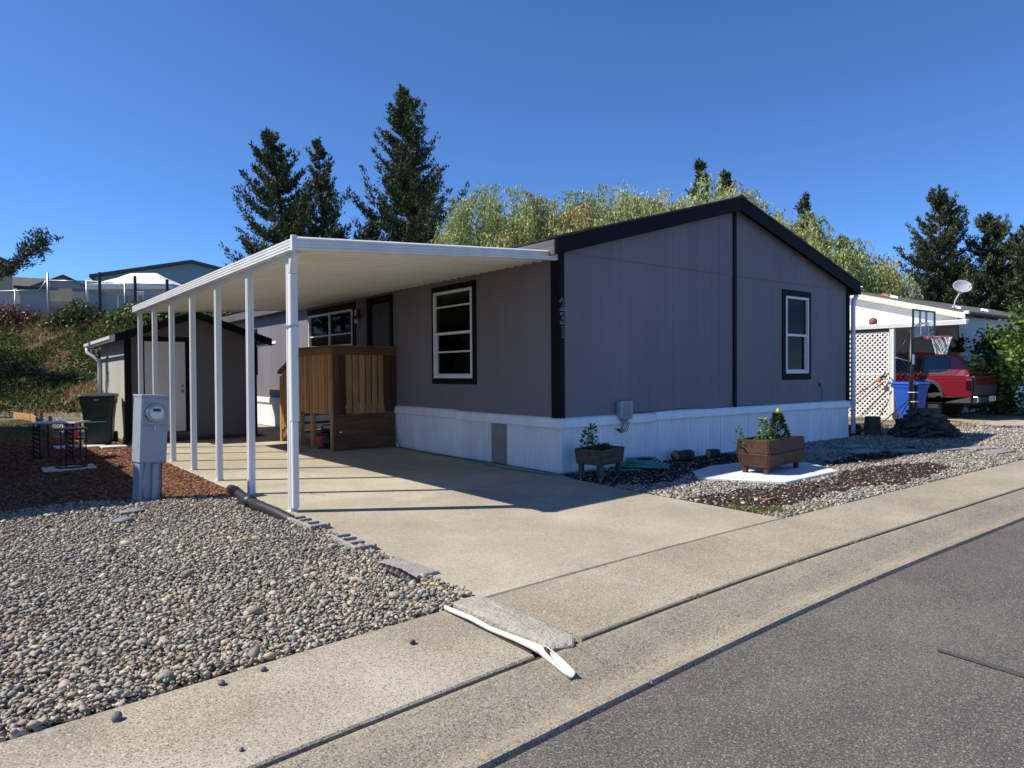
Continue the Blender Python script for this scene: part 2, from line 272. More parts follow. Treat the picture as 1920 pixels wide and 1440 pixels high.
# ------------------------------------------------------------------ mesh helpers
class MB:
    def __init__(s): s.v = []; s.f = []; s.sm = []
    def add(s, vs, fs):
        o = len(s.v); s.v += [tuple(v) for v in vs]; s.f += [tuple(i + o for i in f) for f in fs]; return s
    def box(s, x0, x1, y0, y1, z0, z1):
        return s.add([(x0, y0, z0), (x1, y0, z0), (x1, y1, z0), (x0, y1, z0), (x0, y0, z1), (x1, y0, z1), (x1, y1, z1), (x0, y1, z1)],
                     [(3, 2, 1, 0), (4, 5, 6, 7), (0, 1, 5, 4), (1, 2, 6, 5), (2, 3, 7, 6), (3, 0, 4, 7)])
    def hexa(s, b, t):      # 4 bottom, 4 top points
        return s.add(list(b) + list(t), [(3, 2, 1, 0), (4, 5, 6, 7), (0, 1, 5, 4), (1, 2, 6, 5), (2, 3, 7, 6), (3, 0, 4, 7)])
    def prism(s, poly, z0, z1):     # polygon in xy (counter-clockwise), extruded in z
        n = len(poly); v = [(p[0], p[1], z0) for p in poly] + [(p[0], p[1], z1) for p in poly]
        return s.add(v, [tuple(range(n - 1, -1, -1)), tuple(range(n, 2 * n))] + [(i, (i + 1) % n, n + (i + 1) % n, n + i) for i in range(n)])
    def sweep(s, prof, p0, p1, a, b):   # closed 2D profile in axes a, b, swept from p0 to p1
        p0, p1, a, b = Vector(p0), Vector(p1), Vector(a), Vector(b); n = len(prof)
        v = [p0 + a * q[0] + b * q[1] for q in prof] + [p1 + a * q[0] + b * q[1] for q in prof]
        return s.add(v, [tuple(range(n - 1, -1, -1)), tuple(range(n, 2 * n))] + [(i, (i + 1) % n, n + (i + 1) % n, n + i) for i in range(n)])
    def tube(s, pts, r, n=8, cap=True):
        pts = [Vector(p) for p in pts]; m = len(pts); rr = r if isinstance(r, (list, tuple)) else [r] * m
        o = len(s.v); up = Vector((0, 0, 1)); last = None
        for i, p in enumerate(pts):
            t = (pts[min(i + 1, m - 1)] - pts[max(i - 1, 0)]).normalized()
            if last is None:
                a = t.cross(up); a = t.cross(Vector((1, 0, 0))) if a.length < 1e-3 else a
            else:
                a = last - t * last.dot(t)
            a.normalize(); last = a; b = t.cross(a)
            for k in range(n):
                q = 2 * math.pi * k / n; s.v.append(tuple(p + (a * math.cos(q) + b * math.sin(q)) * rr[i]))
        for i in range(m - 1):
            for k in range(n):
                s.f.append((o + i * n + k, o + i * n + (k + 1) % n, o + (i + 1) * n + (k + 1) % n, o + (i + 1) * n + k))
        if cap:
            s.f.append(tuple(o + k for k in range(n - 1, -1, -1))); s.f.append(tuple(o + (m - 1) * n + k for k in range(n)))
        return s
    def lathe(s, prof, n=20, c=(0, 0, 0), axis='z'):
        o = len(s.v); m = len(prof)
        for (r, z) in prof:
            for k in range(n):
                q = 2 * math.pi * k / n; x, y = r * math.cos(q), r * math.sin(q)
                p = {'z': (x, y, z), 'y': (x, z, y), 'x': (z, x, y)}[axis]
                s.v.append((p[0] + c[0], p[1] + c[1], p[2] + c[2]))
        for i in range(m - 1):
            for k in range(n):
                s.f.append((o + i * n + k, o + i * n + (k + 1) % n, o + (i + 1) * n + (k + 1) % n, o + (i + 1) * n + k))
        s.f.append(tuple(o + k for k in range(n - 1, -1, -1))); s.f.append(tuple(o + (m - 1) * n + k for k in range(n)))
        return s
    def loft(s, rings, cap=True):
        n = len(rings[0]); o = len(s.v)
        for r in rings: s.v += [tuple(p) for p in r]
        for i in range(len(rings) - 1):
            for k in range(n): s.f.append((o + i * n + k, o + i * n + (k + 1) % n, o + (i + 1) * n + (k + 1) % n, o + (i + 1) * n + k))
        if cap:
            s.f.append(tuple(o + k for k in range(n - 1, -1, -1))); s.f.append(tuple(o + (len(rings) - 1) * n + k for k in range(n)))
        return s
    def mesh(s, name, mat, smooth=False):
        me = bpy.data.meshes.new(name); me.from_pydata([tuple(map(float, v)) for v in s.v], [], s.f); me.materials.append(M[mat] if isinstance(mat, str) else mat)
        fix_normals(me)
        if smooth: me.polygons.foreach_set('use_smooth', [True] * len(me.polygons))
        me.update(); return me
    def build(s, name, mat, parent=None, smooth=False, bevel=0.0, seg=1):
        return link(name, s.mesh(name, mat, smooth), parent, bevel, seg)

def fix_normals(me):
    import bmesh
    bm = bmesh.new(); bm.from_mesh(me); bmesh.ops.recalc_face_normals(bm, faces=bm.faces); bm.to_mesh(me); bm.free()

def link(name, me, parent=None, bevel=0.0, seg=1):
    o = bpy.data.objects.new(name, me); COL.objects.link(o); o.parent = parent
    if bevel > 0:
        b = o.modifiers.new('bevel', 'BEVEL'); b.width = bevel; b.segments = seg; b.limit_method = 'ANGLE'; b.angle_limit = R(35); b.harden_normals = False
    return o

def tag(o, label=None, cat=None, group=None, kind=None):
    if label: o['label'] = label
    if cat: o['category'] = cat
    if group: o['group'] = group
    if kind: o['kind'] = kind
    return o

def thing(name, label, cat, loc=(0, 0, 0), rz=0.0, group=None):
    o = bpy.data.objects.new(name, None); COL.objects.link(o); o.location = loc; o.rotation_euler = (0, 0, rz); o.empty_display_size = 0.2
    return tag(o, label, cat, group)

def part(name, me, parent, loc=(0, 0, 0), rot=(0, 0, 0), scale=(1, 1, 1), bevel=0.0):
    o = link(name, me, parent, bevel); o.location = loc; o.rotation_euler = rot; o.scale = scale; return o

def copy_tree(o, parent=None):
    c = o.copy(); COL.objects.link(c); c.parent = parent
    for ch in list(o.children): copy_tree(ch, c)
    return c

def fast(name, V, Fc, cols, mat, parent=None, smooth=False):
    """big soup of triangles from numpy arrays, one colour per vertex"""
    me = bpy.data.meshes.new(name); V = np.ascontiguousarray(V, np.float32); Fc = np.ascontiguousarray(Fc, np.int32)
    me.vertices.add(len(V)); me.vertices.foreach_set('co', V.ravel())
    k = Fc.shape[1]; me.loops.add(Fc.size); me.loops.foreach_set('vertex_index', Fc.ravel())
    me.polygons.add(len(Fc)); me.polygons.foreach_set('loop_start', np.arange(0, Fc.size, k, dtype=np.int32))
    if smooth: me.polygons.foreach_set('use_smooth', np.ones(len(Fc), bool))
    me.update(calc_edges=True)
    if cols is not None:
        ca = me.color_attributes.new('Col', 'FLOAT_COLOR', 'POINT'); c4 = np.ones((len(V), 4), np.float32); c4[:, :3] = cols; ca.data.foreach_set('color', c4.ravel())
    me.materials.append(M[mat]); me.validate()
    return link(name, me, parent)

def ell(nu, nv):
    """unit sphere, nu segments and nv rings"""
    v = [(0, 0, 1)]
    for i in range(1, nv):
        a = math.pi * i / nv
        for k in range(nu): q = 2 * math.pi * (k + 0.5 * (i % 2)) / nu; v.append((math.sin(a) * math.cos(q), math.sin(a) * math.sin(q), math.cos(a)))
    v.append((0, 0, -1)); f = []
    for k in range(nu): f.append((0, 1 + k, 1 + (k + 1) % nu))
    for i in range(nv - 2):
        a = 1 + i * nu; b = a + nu
        for k in range(nu):
            f.append((a + k, b + k, b + (k + 1) % nu)); f.append((a + k, b + (k + 1) % nu, a + (k + 1) % nu))
    e = len(v) - 1; a = 1 + (nv - 2) * nu
    for k in range(nu): f.append((a + k, e, a + (k + 1) % nu))
    return np.array(v), np.array(f)

def rotmats(n, tilt):
    """random yaw, then a tilt of up to `tilt` radians about a random horizontal axis"""
    a = RNG.uniform(0, 2 * np.pi, n); b = RNG.uniform(0, 2 * np.pi, n); t = np.abs(RNG.normal(0, 1, n)) * tilt
    ca, sa = np.cos(a), np.sin(a); Z = np.zeros(n); O = np.ones(n)
    Y = np.stack([np.stack([ca, -sa, Z], 1), np.stack([sa, ca, Z], 1), np.stack([Z, Z, O], 1)], 1)
    kx, ky = np.cos(b), np.sin(b); ct, st = np.cos(t), np.sin(t)
    T = np.stack([np.stack([ct + kx * kx * (1 - ct), kx * ky * (1 - ct), ky * st], 1),
                  np.stack([kx * ky * (1 - ct), ct + ky * ky * (1 - ct), -kx * st], 1),
                  np.stack([-ky * st, kx * st, ct], 1)], 1)
    return T @ Y

def stones(P, S, C, nu, nv, tilt, jitter=0.12):
    """pebbles: centres P, semi-axes S, colours C"""
    bv, bf = ell(nu, nv); n = len(P); m = len(bv)
    sh = 1 + RNG.normal(0, jitter, (n, m, 1))
    L = bv[None] * sh * S[:, None, :]; Rm = rotmats(n, tilt)
    V = np.einsum('nij,nmj->nmi', Rm, L) + P[:, None, :]
    Fc = bf[None] + (np.arange(n) * m)[:, None, None]
    return V.reshape(-1, 3), Fc.reshape(-1, 3), np.repeat(C, m, 0)

def merge(parts):
    V = []; Fs = []; Cs = []; o = 0
    for v, f, c in parts: V.append(v); Fs.append(f + o); Cs.append(c); o += len(v)
    return np.concatenate(V), np.concatenate(Fs), np.concatenate(Cs)

def palette(n, cols, wts, var=0.18, squeeze=0.0):
    cols = np.array(cols); mean = (cols * (np.array(wts) / sum(wts))[:, None]).sum(0); cols = cols * (1 - squeeze) + mean * squeeze; i = RNG.choice(len(cols), n, p=np.array(wts) / sum(wts))
    return np.clip(cols[i] * (1 + RNG.normal(0, var, (n, 1))) * (1 + RNG.normal(0, 0.04, (n, 3))), 0.005, 0.95)

def inpoly(P, poly):
    x, y = P[:, 0], P[:, 1]; r = np.zeros(len(P), bool); n = len(poly)
    for i in range(n):
        x0, y0 = poly[i]; x1, y1 = poly[(i + 1) % n]
        c = ((y0 > y) != (y1 > y)) & (x < (x1 - x0) * (y - y0) / ((y1 - y0) if y1 != y0 else 1e-9) + x0); r ^= c
    return r

def jgrid(x0, x1, y0, y1, s, j=0.45):
    gx, gy = np.meshgrid(np.arange(x0, x1, s), np.arange(y0, y1, s)); P = np.stack([gx.ravel(), gy.ravel()], 1)
    return P + RNG.uniform(-j * s, j * s, P.shape)

def vnoise(P, s, seed=0):
    """smooth value noise for scattering, numpy"""
    r = np.random.default_rng(seed); T = r.uniform(-1, 1, (64, 64)); x = P[:, 0] / s + 100.3; y = P[:, 1] / s + 77.7
    xi = np.floor(x).astype(int); yi = np.floor(y).astype(int); fx = x - xi; fy = y - yi; fx = fx * fx * (3 - 2 * fx); fy = fy * fy * (3 - 2 * fy)
    g = lambda a, b: T[a % 64, b % 64]
    return (g(xi, yi) * (1 - fx) + g(xi + 1, yi) * fx) * (1 - fy) + (g(xi, yi + 1) * (1 - fx) + g(xi + 1, yi + 1) * fx) * fy

# ------------------------------------------------------------------ terrain
CF = np.array(F3)[:2]; CR = np.array(R3)[:2]; CF = CF / np.linalg.norm(CF); CR = CR / np.linalg.norm(CR); C2 = np.array([CAM.x, CAM.y])
def hill(P):
    d = (P - C2) @ CF; r = (P - C2) @ CR
    t = np.clip((d - 25.0) / 9.5, 0, 1); t = t * t * (3 - 2 * t) * 0.55 + t * 0.45
    h = 4.45 - 2.9 * np.clip((r + 14) / 14, 0, 1)
    far = np.clip((d - 36) / 60, 0, 1) * 1.5
    return t * h + far * t + vnoise(P, 2.3, 3) * 0.22 * np.clip((d - 24) / 4, 0, 1)

gx = np.concatenate([np.linspace(-600, -40, 12)[:-1], np.linspace(-40, -14, 14)[:-1], np.arange(-14, 20, 0.7), np.linspace(20, 60, 24), np.linspace(64, 900, 14)])
gy = np.concatenate([np.linspace(-600, -30, 10)[:-1], np.linspace(-30, 10, 12)[:-1], np.arange(10, 46, 0.7), np.linspace(46, 90, 20), np.linspace(96, 1200, 14)])
X, Yg = np.meshgrid(gx, gy); P2 = np.stack([X.ravel(), Yg.ravel()], 1)
Zg = np.where(P2[:, 1] > 12, hill(P2), 0.0) - 0.06
V = np.column_stack([P2, Zg]); nx, ny = len(gx), len(gy)
idx = np.arange(nx * ny).reshape(ny, nx); Fq = np.stack([idx[:-1, :-1], idx[:-1, 1:], idx[1:, 1:], idx[1:, :-1]], -1).reshape(-1, 4)
o = fast('ground', V, Fq, None, 'ground', smooth=True); tag(o, 'open ground and rising bank', kind='structure')

def sx(x):      # the street bends slightly to the left of the drive
    return -0.009 * (x + 0.5) ** 2 if x < -0.5 else 0.0
YB, YF, YC, YR = -3.58, -4.46, -4.86, -5.02     # back of walk, front of walk, gutter flow line, asphalt edge

# road and gutter
xs = list(np.arange(-16, 1, 0.5)) + list(np.arange(1, 60, 3.0))
def strip(name, mat, prof, xs, kind='structure', wob=0.0):
    """a band following the street: prof is a list of (y, z)"""
    V = []; Fs = []; n = len(prof)
    for i, x in enumerate(xs):
        for k, (y, z) in enumerate(prof): V.append((x, y + sx(x) + (random.uniform(-wob, wob) if k == n - 1 else 0), z))
    for i in range(len(xs) - 1):
        for k in range(n - 1): Fs.append((i * n + k, i * n + k + 1, (i + 1) * n + k + 1, (i + 1) * n + k))
    b = MB(); b.v = V; b.f = Fs; o = b.build(name, mat); tag(o, kind=kind); return o
strip('road', 'asphalt', [(-16, -0.02), (-12, -0.0), (-8, 0.0), (-5.6, -0.012), (YR - 0.012, -0.016), (YR + 0.01, -0.09)], list(np.arange(-16, 4, 0.12)) + list(np.arange(4, 60, 2.0)), wob=0.018)
o = MB().prism([(-2.66, -5.79), (-2.69, -6.2), (-2.73, -6.9), (-2.76, -7.6), (-2.73, -7.6), (-2.69, -6.9), (-2.65, -6.2), (-2.64, -5.79)], -0.004, 0.0025).build('tar_seam', 'tar'); tag(o, kind='structure')  # thin cast shadow on the road, put in as a dark coloured strip
strip('gap_dirt', 'joint', [(YR + 0.1, -0.05), (YR - 0.1, -0.05)], xs)
# gutter cast in lengths
gut = [-16, -12.9, -9.8, -6.75, -4.05, -1.62, 1.5, 4.6, 7.7, 10.8, 13.9, 17, 20, 23, 26, 30, 36, 44, 60]
for i in range(len(gut) - 1):
    a, b_ = gut[i] + 0.006, gut[i + 1] - 0.006
    n = max(2, int((b_ - a) / 0.35)); n = min(n, 14); pr = [(YF - 0.016, -0.12), (YF - 0.016, -0.004), (YF - 0.05, 0.0), (YF - 0.2, -0.02), (YC + 0.09, -0.045), (YC + 0.03, -0.052), (YC - 0.02, -0.045), (YR + 0.06, -0.006), (YR + 0.02, -0.006), (YR + 0.006, -0.03), (YR + 0.006, -0.12)]
    rings = []
    for x in np.linspace(a, b_, n): rings.append([(x, y + sx(x), z) for y, z in pr])
    o = MB().loft(rings).build('gutter', 'gutter'); tag(o, kind='structure')
# sidewalk flags
cuts = [-16, -12.6, -9.3, -6.9, -4.295]; cuts2 = [-3.955, -1.5, 1.55, 4.4, 7.4, 10.4, 13.4, 16.4, 20, 24, 28, 34, 42, 60]
for cc in (cuts, cuts2):
    for i in range(len(cc) - 1):
        a, b_ = cc[i] + 0.004, cc[i + 1] - 0.004; n = 10; rings = []
        for x in np.linspace(a, b_, n): rings.append([(x, YF + 0.014 + sx(x), -0.1), (x, YF + 0.014 + sx(x), -0.004), (x, YF + 0.024 + sx(x), 0.004), (x, YB - 0.02 + sx(x), 0.004), (x, YB - 0.012 + sx(x), -0.002), (x, YB - 0.012 + sx(x), -0.1)])
        o = MB().loft(rings).build('sidewalk', 'walk'); tag(o, kind='structure')
strip('walk_joint', 'joint', [(YF + 0.05, -0.03), (YF - 0.05, -0.03)], xs)
strip('walk_joint', 'joint', [(YB + 0.04, -0.028), (YB - 0.05, -0.028)], [x for x in xs if -4.4 < x < 1])
# driveway slab
def yb(x): return YB + sx(x)
poly = [(-3.98, yb(-3.98) + 0.014), (-3, yb(-3) + 0.014), (-2, yb(-2) + 0.014), (-1, yb(-1) + 0.014), (-0.36, YB + 0.014), (-0.3, -1.7), (-0.2, -0.45), (-0.06, -0.1), (-0.06, 17), (-1.1, 17), (-1.1, 8.85), (-3.98, 8.85)]
o = MB().prism(poly, -0.12, 0.0).build('driveway', 'concrete', bevel=0.008); tag(o, kind='structure')
# bare earth sheets under the loose surfaces
o = MB().prism([(-14, yb(-14) + 0.0), (-10, yb(-10)), (-7, yb(-7)), (-4.29, yb(-4.29)), (-3.98, -3.64), (-3.98, 1.6), (-14, 1.6)], -0.1, -0.022).build('gravel_bed', 'bed'); tag(o, kind='structure')
o = MB().prism([(-14, 1.6), (-3.98, 1.6), (-3.98, 9.0), (-5.02, 11.7), (-14, 11.7)], -0.1, -0.018).build('mulch_bed', 'soil'); tag(o, kind='structure')
o = MB().prism([(-0.36, YB - 0.01), (26, YB - 0.01), (26, -0.2), (14, 0.2), (8.3, 0.3), (-0.04, 0.1), (-0.25, -0.4)], -0.1, -0.02).build('gravel_bed', 'bed'); tag(o, kind='structure')
o = MB().prism([(8.3, 0.3), (14, 0.2), (26, -0.2), (26, 14), (8.3, 14)], -0.1, -0.026).build('side_yard', 'ground'); tag(o, kind='structure')
o = MB().prism([(13.4, YB - 0.005), (17.9, YB - 0.005), (18.6, 0.0), (18.6, 9), (14.3, 9), (14.3, 0.2), (13.8, -0.3)], -0.1, -0.002).build('driveway', 'concrete', bevel=0.01); tag(o, kind='structure')

# ------------------------------------------------------------------ river-rock gravel (left of the drive)
GREY = [(0.3, 0.285, 0.25), (0.165, 0.162, 0.152), (0.45, 0.375, 0.27), (0.34, 0.27, 0.19), (0.58, 0.53, 0.43), (0.1, 0.1, 0.097), (0.38, 0.23, 0.13), (0.38, 0.35, 0.29)]
GW = [0.3, 0.17, 0.17, 0.1, 0.035, 0.06, 0.015, 0.15]
def gravel_left():
    pts = []
    reg = [(-8.6, -4.1), (-7, yb(-7) + 0.01), (-5.5, yb(-5.5) + 0.01), (-4.27, yb(-4.27) + 0.01), (-4.2, -3.66), (-3.99, -3.6), (-3.985, 1.2), (-4.35, 1.25), (-5.0, 1.68), (-5.6, 1.85), (-8.6, 1.85)]
    out = []
    # rows of falling size: nearest are the largest on screen and get the finest mesh
    for (y0, y1, s, nu, nv) in [(-4.3, -2.4, 0.0195, 6, 4), (-2.4, -0.4, 0.0208, 6, 3), (-0.4, 1.9, 0.0235, 5, 3)]:
        for layer in range(2):
            P = jgrid(-8.6, -3.95, y0, y1, s if layer == 0 else s * 1.45, 0.6)
            keep = inpoly(P, reg); P = P[keep]
            vis = P[:, 0] > -6.75 - 0.0 * P[:, 1]; thin = RNG.uniform(0, 1, len(P)) < 0.18; P = P[vis | thin]
            # ragged top border with the bark
            n = len(P)
            a = np.exp(RNG.normal(math.log(0.0126), 0.36, n)); big = RNG.uniform(0, 1, n) < 0.05; a = np.where(big, a * 1.6, a)
            S = np.column_stack([a, a * RNG.uniform(0.6, 0.95, n), a * RNG.uniform(0.32, 0.62, n)])
            z = (-0.012 if layer == 0 else 0.006) + RNG.uniform(-0.006, 0.006, n) + 0.012 * vnoise(P, 0.5, 5)
            edge = np.clip((-3.985 - P[:, 0]) / 0.12, 0, 1); z = z + 0.008 * (1 - edge)
            edgeS = np.array([max(0.0, p[1] - yb(p[0])) for p in P]); z = z + 0.01 * (edgeS < 0.12) * (layer == 1)
            nu_, nv_ = (nu, nv) if layer else ((6, 3) if nv == 4 else (5, 2)); out.append(stones(np.column_stack([P, z]), S, palette(n, np.array(GREY) * [1.02, 1.0, 0.96], GW, 0.17, 0.28), nu_, nv_, 0.5))
    # a few that rolled on to the walk
    return merge(out)
V, Fc, Cc = gravel_left()
o = fast('gravel', V, Fc, Cc, 'stone', smooth=True); tag(o, 'grey and tan river rock bed in front of the bark', kind='stuff'); o['category'] = 'gravel'
for i, (x, y, s) in enumerate([(-6.05, -4.0, 0.026), (-5.62, -3.93, 0.02), (-5.42, -3.9, 0.018), (-4.7, -4.06, 0.02), (-5.72, -4.56, 0.011)]):
    v, f, c = stones(np.array([[x, y, 0.004 + s * 0.5]]), np.array([[s, s * 0.8, s * 0.6]]), palette(1, [(0.13, 0.13, 0.13)] if i != 3 else [(0.05, 0.045, 0.045)], [1]), 12, 8, 0.2, 0.05)
    o = fast('pebble', v, f, c, 'stone', smooth=True)
    tag(o, ['largest grey pebble rolled onto the sidewalk, nearest the left edge', 'grey pebble on the sidewalk just off the river rock, middle of three', 'smallest of three grey pebbles just off the river rock edge', 'lone dark pebble on the sidewalk nearest the white pipe', 'tiny dark pebble on the sidewalk close to the gutter joint'][i], 'pebble', 'pebbles rolled onto the sidewalk')

# bark chips
BARK = [(0.2, 0.075, 0.03), (0.12, 0.045, 0.02), (0.27, 0.12, 0.05), (0.07, 0.03, 0.016), (0.36, 0.2, 0.1)]
def chips(reg, x0, x1, y0, y1, s, cols, wts, lmin, lmax, z0, mask=None):
    P = jgrid(x0, x1, y0, y1, s, 0.7); P = P[inpoly(P, reg)]
    if mask is not None: P = P[mask(P)]
    n = len(P); l = RNG.uniform(lmin, lmax, n)
    bv = np.array([(-1, -1, 0), (1, -0.7, 0), (0.8, 1, 0), (-0.9, 0.8, 0), (-0.7, -0.6, 1), (0.8, -0.5, 0.9), (0.6, 0.7, 1), (-0.6, 0.5, 0.8)]); bf = np.array([(4, 5, 6), (4, 6, 7), (0, 1, 5), (0, 5, 4), (1, 2, 6), (1, 6, 5), (2, 3, 7), (2, 7, 6), (3, 0, 4), (3, 4, 7)])
    S = np.column_stack([l, l * RNG.uniform(0.25, 0.6, n), l * RNG.uniform(0.15, 0.4, n)])
    Vv = np.einsum('nij,nmj->nmi', rotmats(n, 0.35), bv[None] * S[:, None, :]) + np.column_stack([P, z0 + RNG.uniform(-0.005, 0.012, n)])[:, None, :]
    return Vv.reshape(-1, 3), (bf[None] + (np.arange(n) * 8)[:, None, None]).reshape(-1, 3), np.repeat(palette(n, cols, wts, 0.25), 8, 0)
regm = [(-8.6, 1.6), (-5.6, 1.7), (-5.0, 1.5), (-4.3, 1.05), (-3.99, 1.15), (-3.99, 8.9), (-5.0, 11.6), (-8.6, 11.6)]
parts = [chips(regm, -6.9, -3.98, 1.0, 5.0, 0.032, BARK, [3, 3, 2, 2, 0.7], 0.01, 0.028, -0.014), chips(regm, -6.9, -3.98, 5.0, 11.6, 0.042, BARK, [3, 3, 2, 2, 0.7], 0.014, 0.036, -0.014), chips(regm, -8.6, -6.9, 1.6, 11.6, 0.09, BARK, [3, 3, 2, 2, 0.7], 0.014, 0.03, -0.014)]
V, Fc, Cc = merge(parts)
o = fast('bark_mulch', V, Fc, Cc, 'chips'); tag(o, 'reddish brown bark mulch around the patio tables and cart', kind='stuff'); o['category'] = 'mulch'

# pale gravel and dark mulch in front of the gable
regr = [(-0.3, -2.9), (-0.36, YB + 0.01), (13.5, YB + 0.01), (14, -0.4), (14.2, 0.2), (11, 0.6), (9, 0.2), (8.3, 0.0), (0.0, 0.0), (-0.18, -0.45), (-0.27, -1.7)]
PALE = [(0.33, 0.305, 0.255), (0.23, 0.215, 0.185), (0.41, 0.365, 0.29), (0.16, 0.15, 0.14), (0.5, 0.47, 0.4), (0.29, 0.23, 0.165)]
def darkmask(P):
    n = vnoise(P, 0.45, 9) * 0.35 + vnoise(P, 0.16, 10) * 0.25
    e1 = 1 - ((P[:, 0] - 0.5) / 1.9) ** 2 - ((P[:, 1] + 2.86) / 0.52) ** 2
    e2 = 1 - ((P[:, 0] - 3.3) / 1.8) ** 2 - ((P[:, 1] + 2.95) / 0.5) ** 2
    e3 = 1 - ((P[:, 0] - 1.4) / 3.0) ** 2 - ((P[:, 1] + 0.5) / 1.0) ** 2
    e4 = 1 - ((P[:, 0] - 5.0) / 2.2) ** 2 - ((P[:, 1] + 1.9) / 0.35) ** 2
    return np.maximum.reduce([e1, e2, e3, e4 * 0.6]) + n > 0.15
padp = [(0.95, -1.6), (1.5, -2.52), (2.95, -2.45), (3.42, -1.75), (3.25, -1.3), (2.7, -1.05), (2.0, -1.02), (1.4, -1.18)]
out = []
for (x0, x1, s, nu, nv, a0) in [(-0.4, 2.4, 0.028, 5, 3, 0.016), (2.4, 5.5, 0.033, 5, 2, 0.018), (5.5, 9.0, 0.045, 5, 2, 0.0225), (9.0, 14.2, 0.062, 5, 2, 0.028)]:
    for layer in range(2):
        P = jgrid(x0, x1, YB, 0.6, s if layer == 0 else s * 1.7, 0.6); P = P[inpoly(P, regr)]; P = P[~inpoly(P, padp)]
        dk = darkmask(P); keep = ~dk | (RNG.uniform(0, 1, len(P)) < 0.13); P = P[keep]; n = len(P)
        a = np.exp(RNG.normal(math.log(a0), 0.3, n)); S = np.column_stack([a, a * RNG.uniform(0.6, 0.95, n), a * RNG.uniform(0.35, 0.65, n)])
        z = -0.006 + 0.012 * layer + RNG.uniform(-0.005, 0.008, n)
        out.append(stones(np.column_stack([P, z]), S, palette(n, PALE, [0.3, 0.24, 0.18, 0.12, 0.08, 0.08], 0.18), nu, nv, 0.4))
V, Fc, Cc = merge(out)
o = fast('gravel', V, Fc, Cc, 'stone', smooth=True); tag(o, 'pale pea gravel in front of the grey gable', kind='stuff'); o['category'] = 'gravel'
DARKM = [(0.045, 0.026, 0.02), (0.03, 0.018, 0.015), (0.075, 0.042, 0.034), (0.02, 0.014, 0.012)]
regd = regr
V, Fc, Cc = merge([chips(regd, -0.4, 3.0, YB, 0.0, 0.027, DARKM, [3, 3, 2, 2], 0.009, 0.024, -0.006, mask=darkmask), chips(regd, 3.0, 8.0, YB, 0.0, 0.033, DARKM, [3, 3, 2, 2], 0.012, 0.03, -0.006, mask=darkmask)])
o = fast('dark_mulch', V, Fc, Cc, 'chips'); tag(o, 'dark brown wood mulch patches among the pale gravel', kind='stuff'); o['category'] = 'mulch'

# ------------------------------------------------------------------ grass
def blades(P, h0, h1, wd, cols, wts, z=0.0, lean=0.35):
    n = len(P); h = RNG.uniform(h0, h1, n); a = RNG.uniform(0, 2 * np.pi, n); l = RNG.normal(0, lean, (n, 2)) * h[:, None]
    zz = z if isinstance(z, np.ndarray) else np.full(n, z)
    b = np.column_stack([P, zz]); d = np.column_stack([np.cos(a), np.sin(a), np.zeros(n)]) * wd * RNG.uniform(0.6, 1.3, (n, 1)); t = b + np.column_stack([l, h])
    V = np.stack([b - d, b + d, t], 1).reshape(-1, 3); Fc = np.arange(3 * n).reshape(-1, 3)
    return V, Fc, np.repeat(palette(n, cols, wts, 0.2), 3, 0)
P = jgrid(-9, -5.02, 11.75, 20.6, 0.055, 0.6)
V, Fc, Cc = blades(P, 0.03, 0.08, 0.008, [(0.09, 0.13, 0.025), (0.16, 0.17, 0.05), (0.35, 0.28, 0.12)], [4, 3, 2], -0.03)
o = fast('lawn', V, Fc, Cc, 'bladem'); tag(o, 'patch of short lawn behind the bark bed', kind='stuff'); o['category'] = 'grass'
P = jgrid(-0.42, 0.75, YB + 0.01, -2.75, 0.012, 0.6)
m_ = inpoly(P, [(-0.36, YB + 0.02), (-0.34, -2.8), (-0.2, -2.85), (-0.05, -3.18), (0.2, -3.3), (0.75, -3.5), (0.75, YB + 0.02)]) & (vnoise(P, 0.12, 21) > -0.35)
V, Fc, Cc = blades(P[m_], 0.015, 0.045, 0.004, [(0.2, 0.22, 0.06), (0.3, 0.27, 0.1), (0.12, 0.16, 0.035)], [4, 3, 2], -0.01, 0.5)
o = fast('ground_cover', V, Fc, Cc, 'bladem'); tag(o, 'low yellow green weeds at the corner of driveway and sidewalk', kind='stuff'); o['category'] = 'weeds'
Pa = jgrid(8.6, 14.4, -0.6, 3.0, 0.05, 0.6); Pa = Pa[vnoise(Pa, 0.6, 31) > -0.25 + 0.5 * (Pa[:, 1] < 0.2)]
V, Fc, Cc = blades(Pa, 0.04, 0.16, 0.006, [(0.45, 0.33, 0.14), (0.36, 0.25, 0.09), (0.2, 0.2, 0.06)], [4, 3, 1.2], -0.02, 0.5)
o = fast('dry_grass', V, Fc, Cc, 'bladem'); tag(o, 'dry straw grass around the basketball hoop and firewood', kind='stuff'); o['category'] = 'grass'
# weeds in the gutter joint
for k, (x, n) in enumerate([(-2.9, 60), (-1.72, 45), (-0.75, 25)]):
    P = np.column_stack([RNG.normal(x, 0.05, n), RNG.normal(YF + sx(x), 0.008, n)])
    V, Fc, Cc = blades(P, 0.01, 0.03, 0.004, [(0.16, 0.18, 0.05), (0.28, 0.24, 0.1)], [1, 1], -0.005, 0.6)
    o = fast('weed_tuft', V, Fc, Cc, 'bladem'); tag(o, ['weed tuft in the gutter joint nearest the white pipe', 'weed tuft in the gutter joint in line with the driveway corner', 'smallest weed tuft in the gutter joint beyond the others'][k], 'weed')

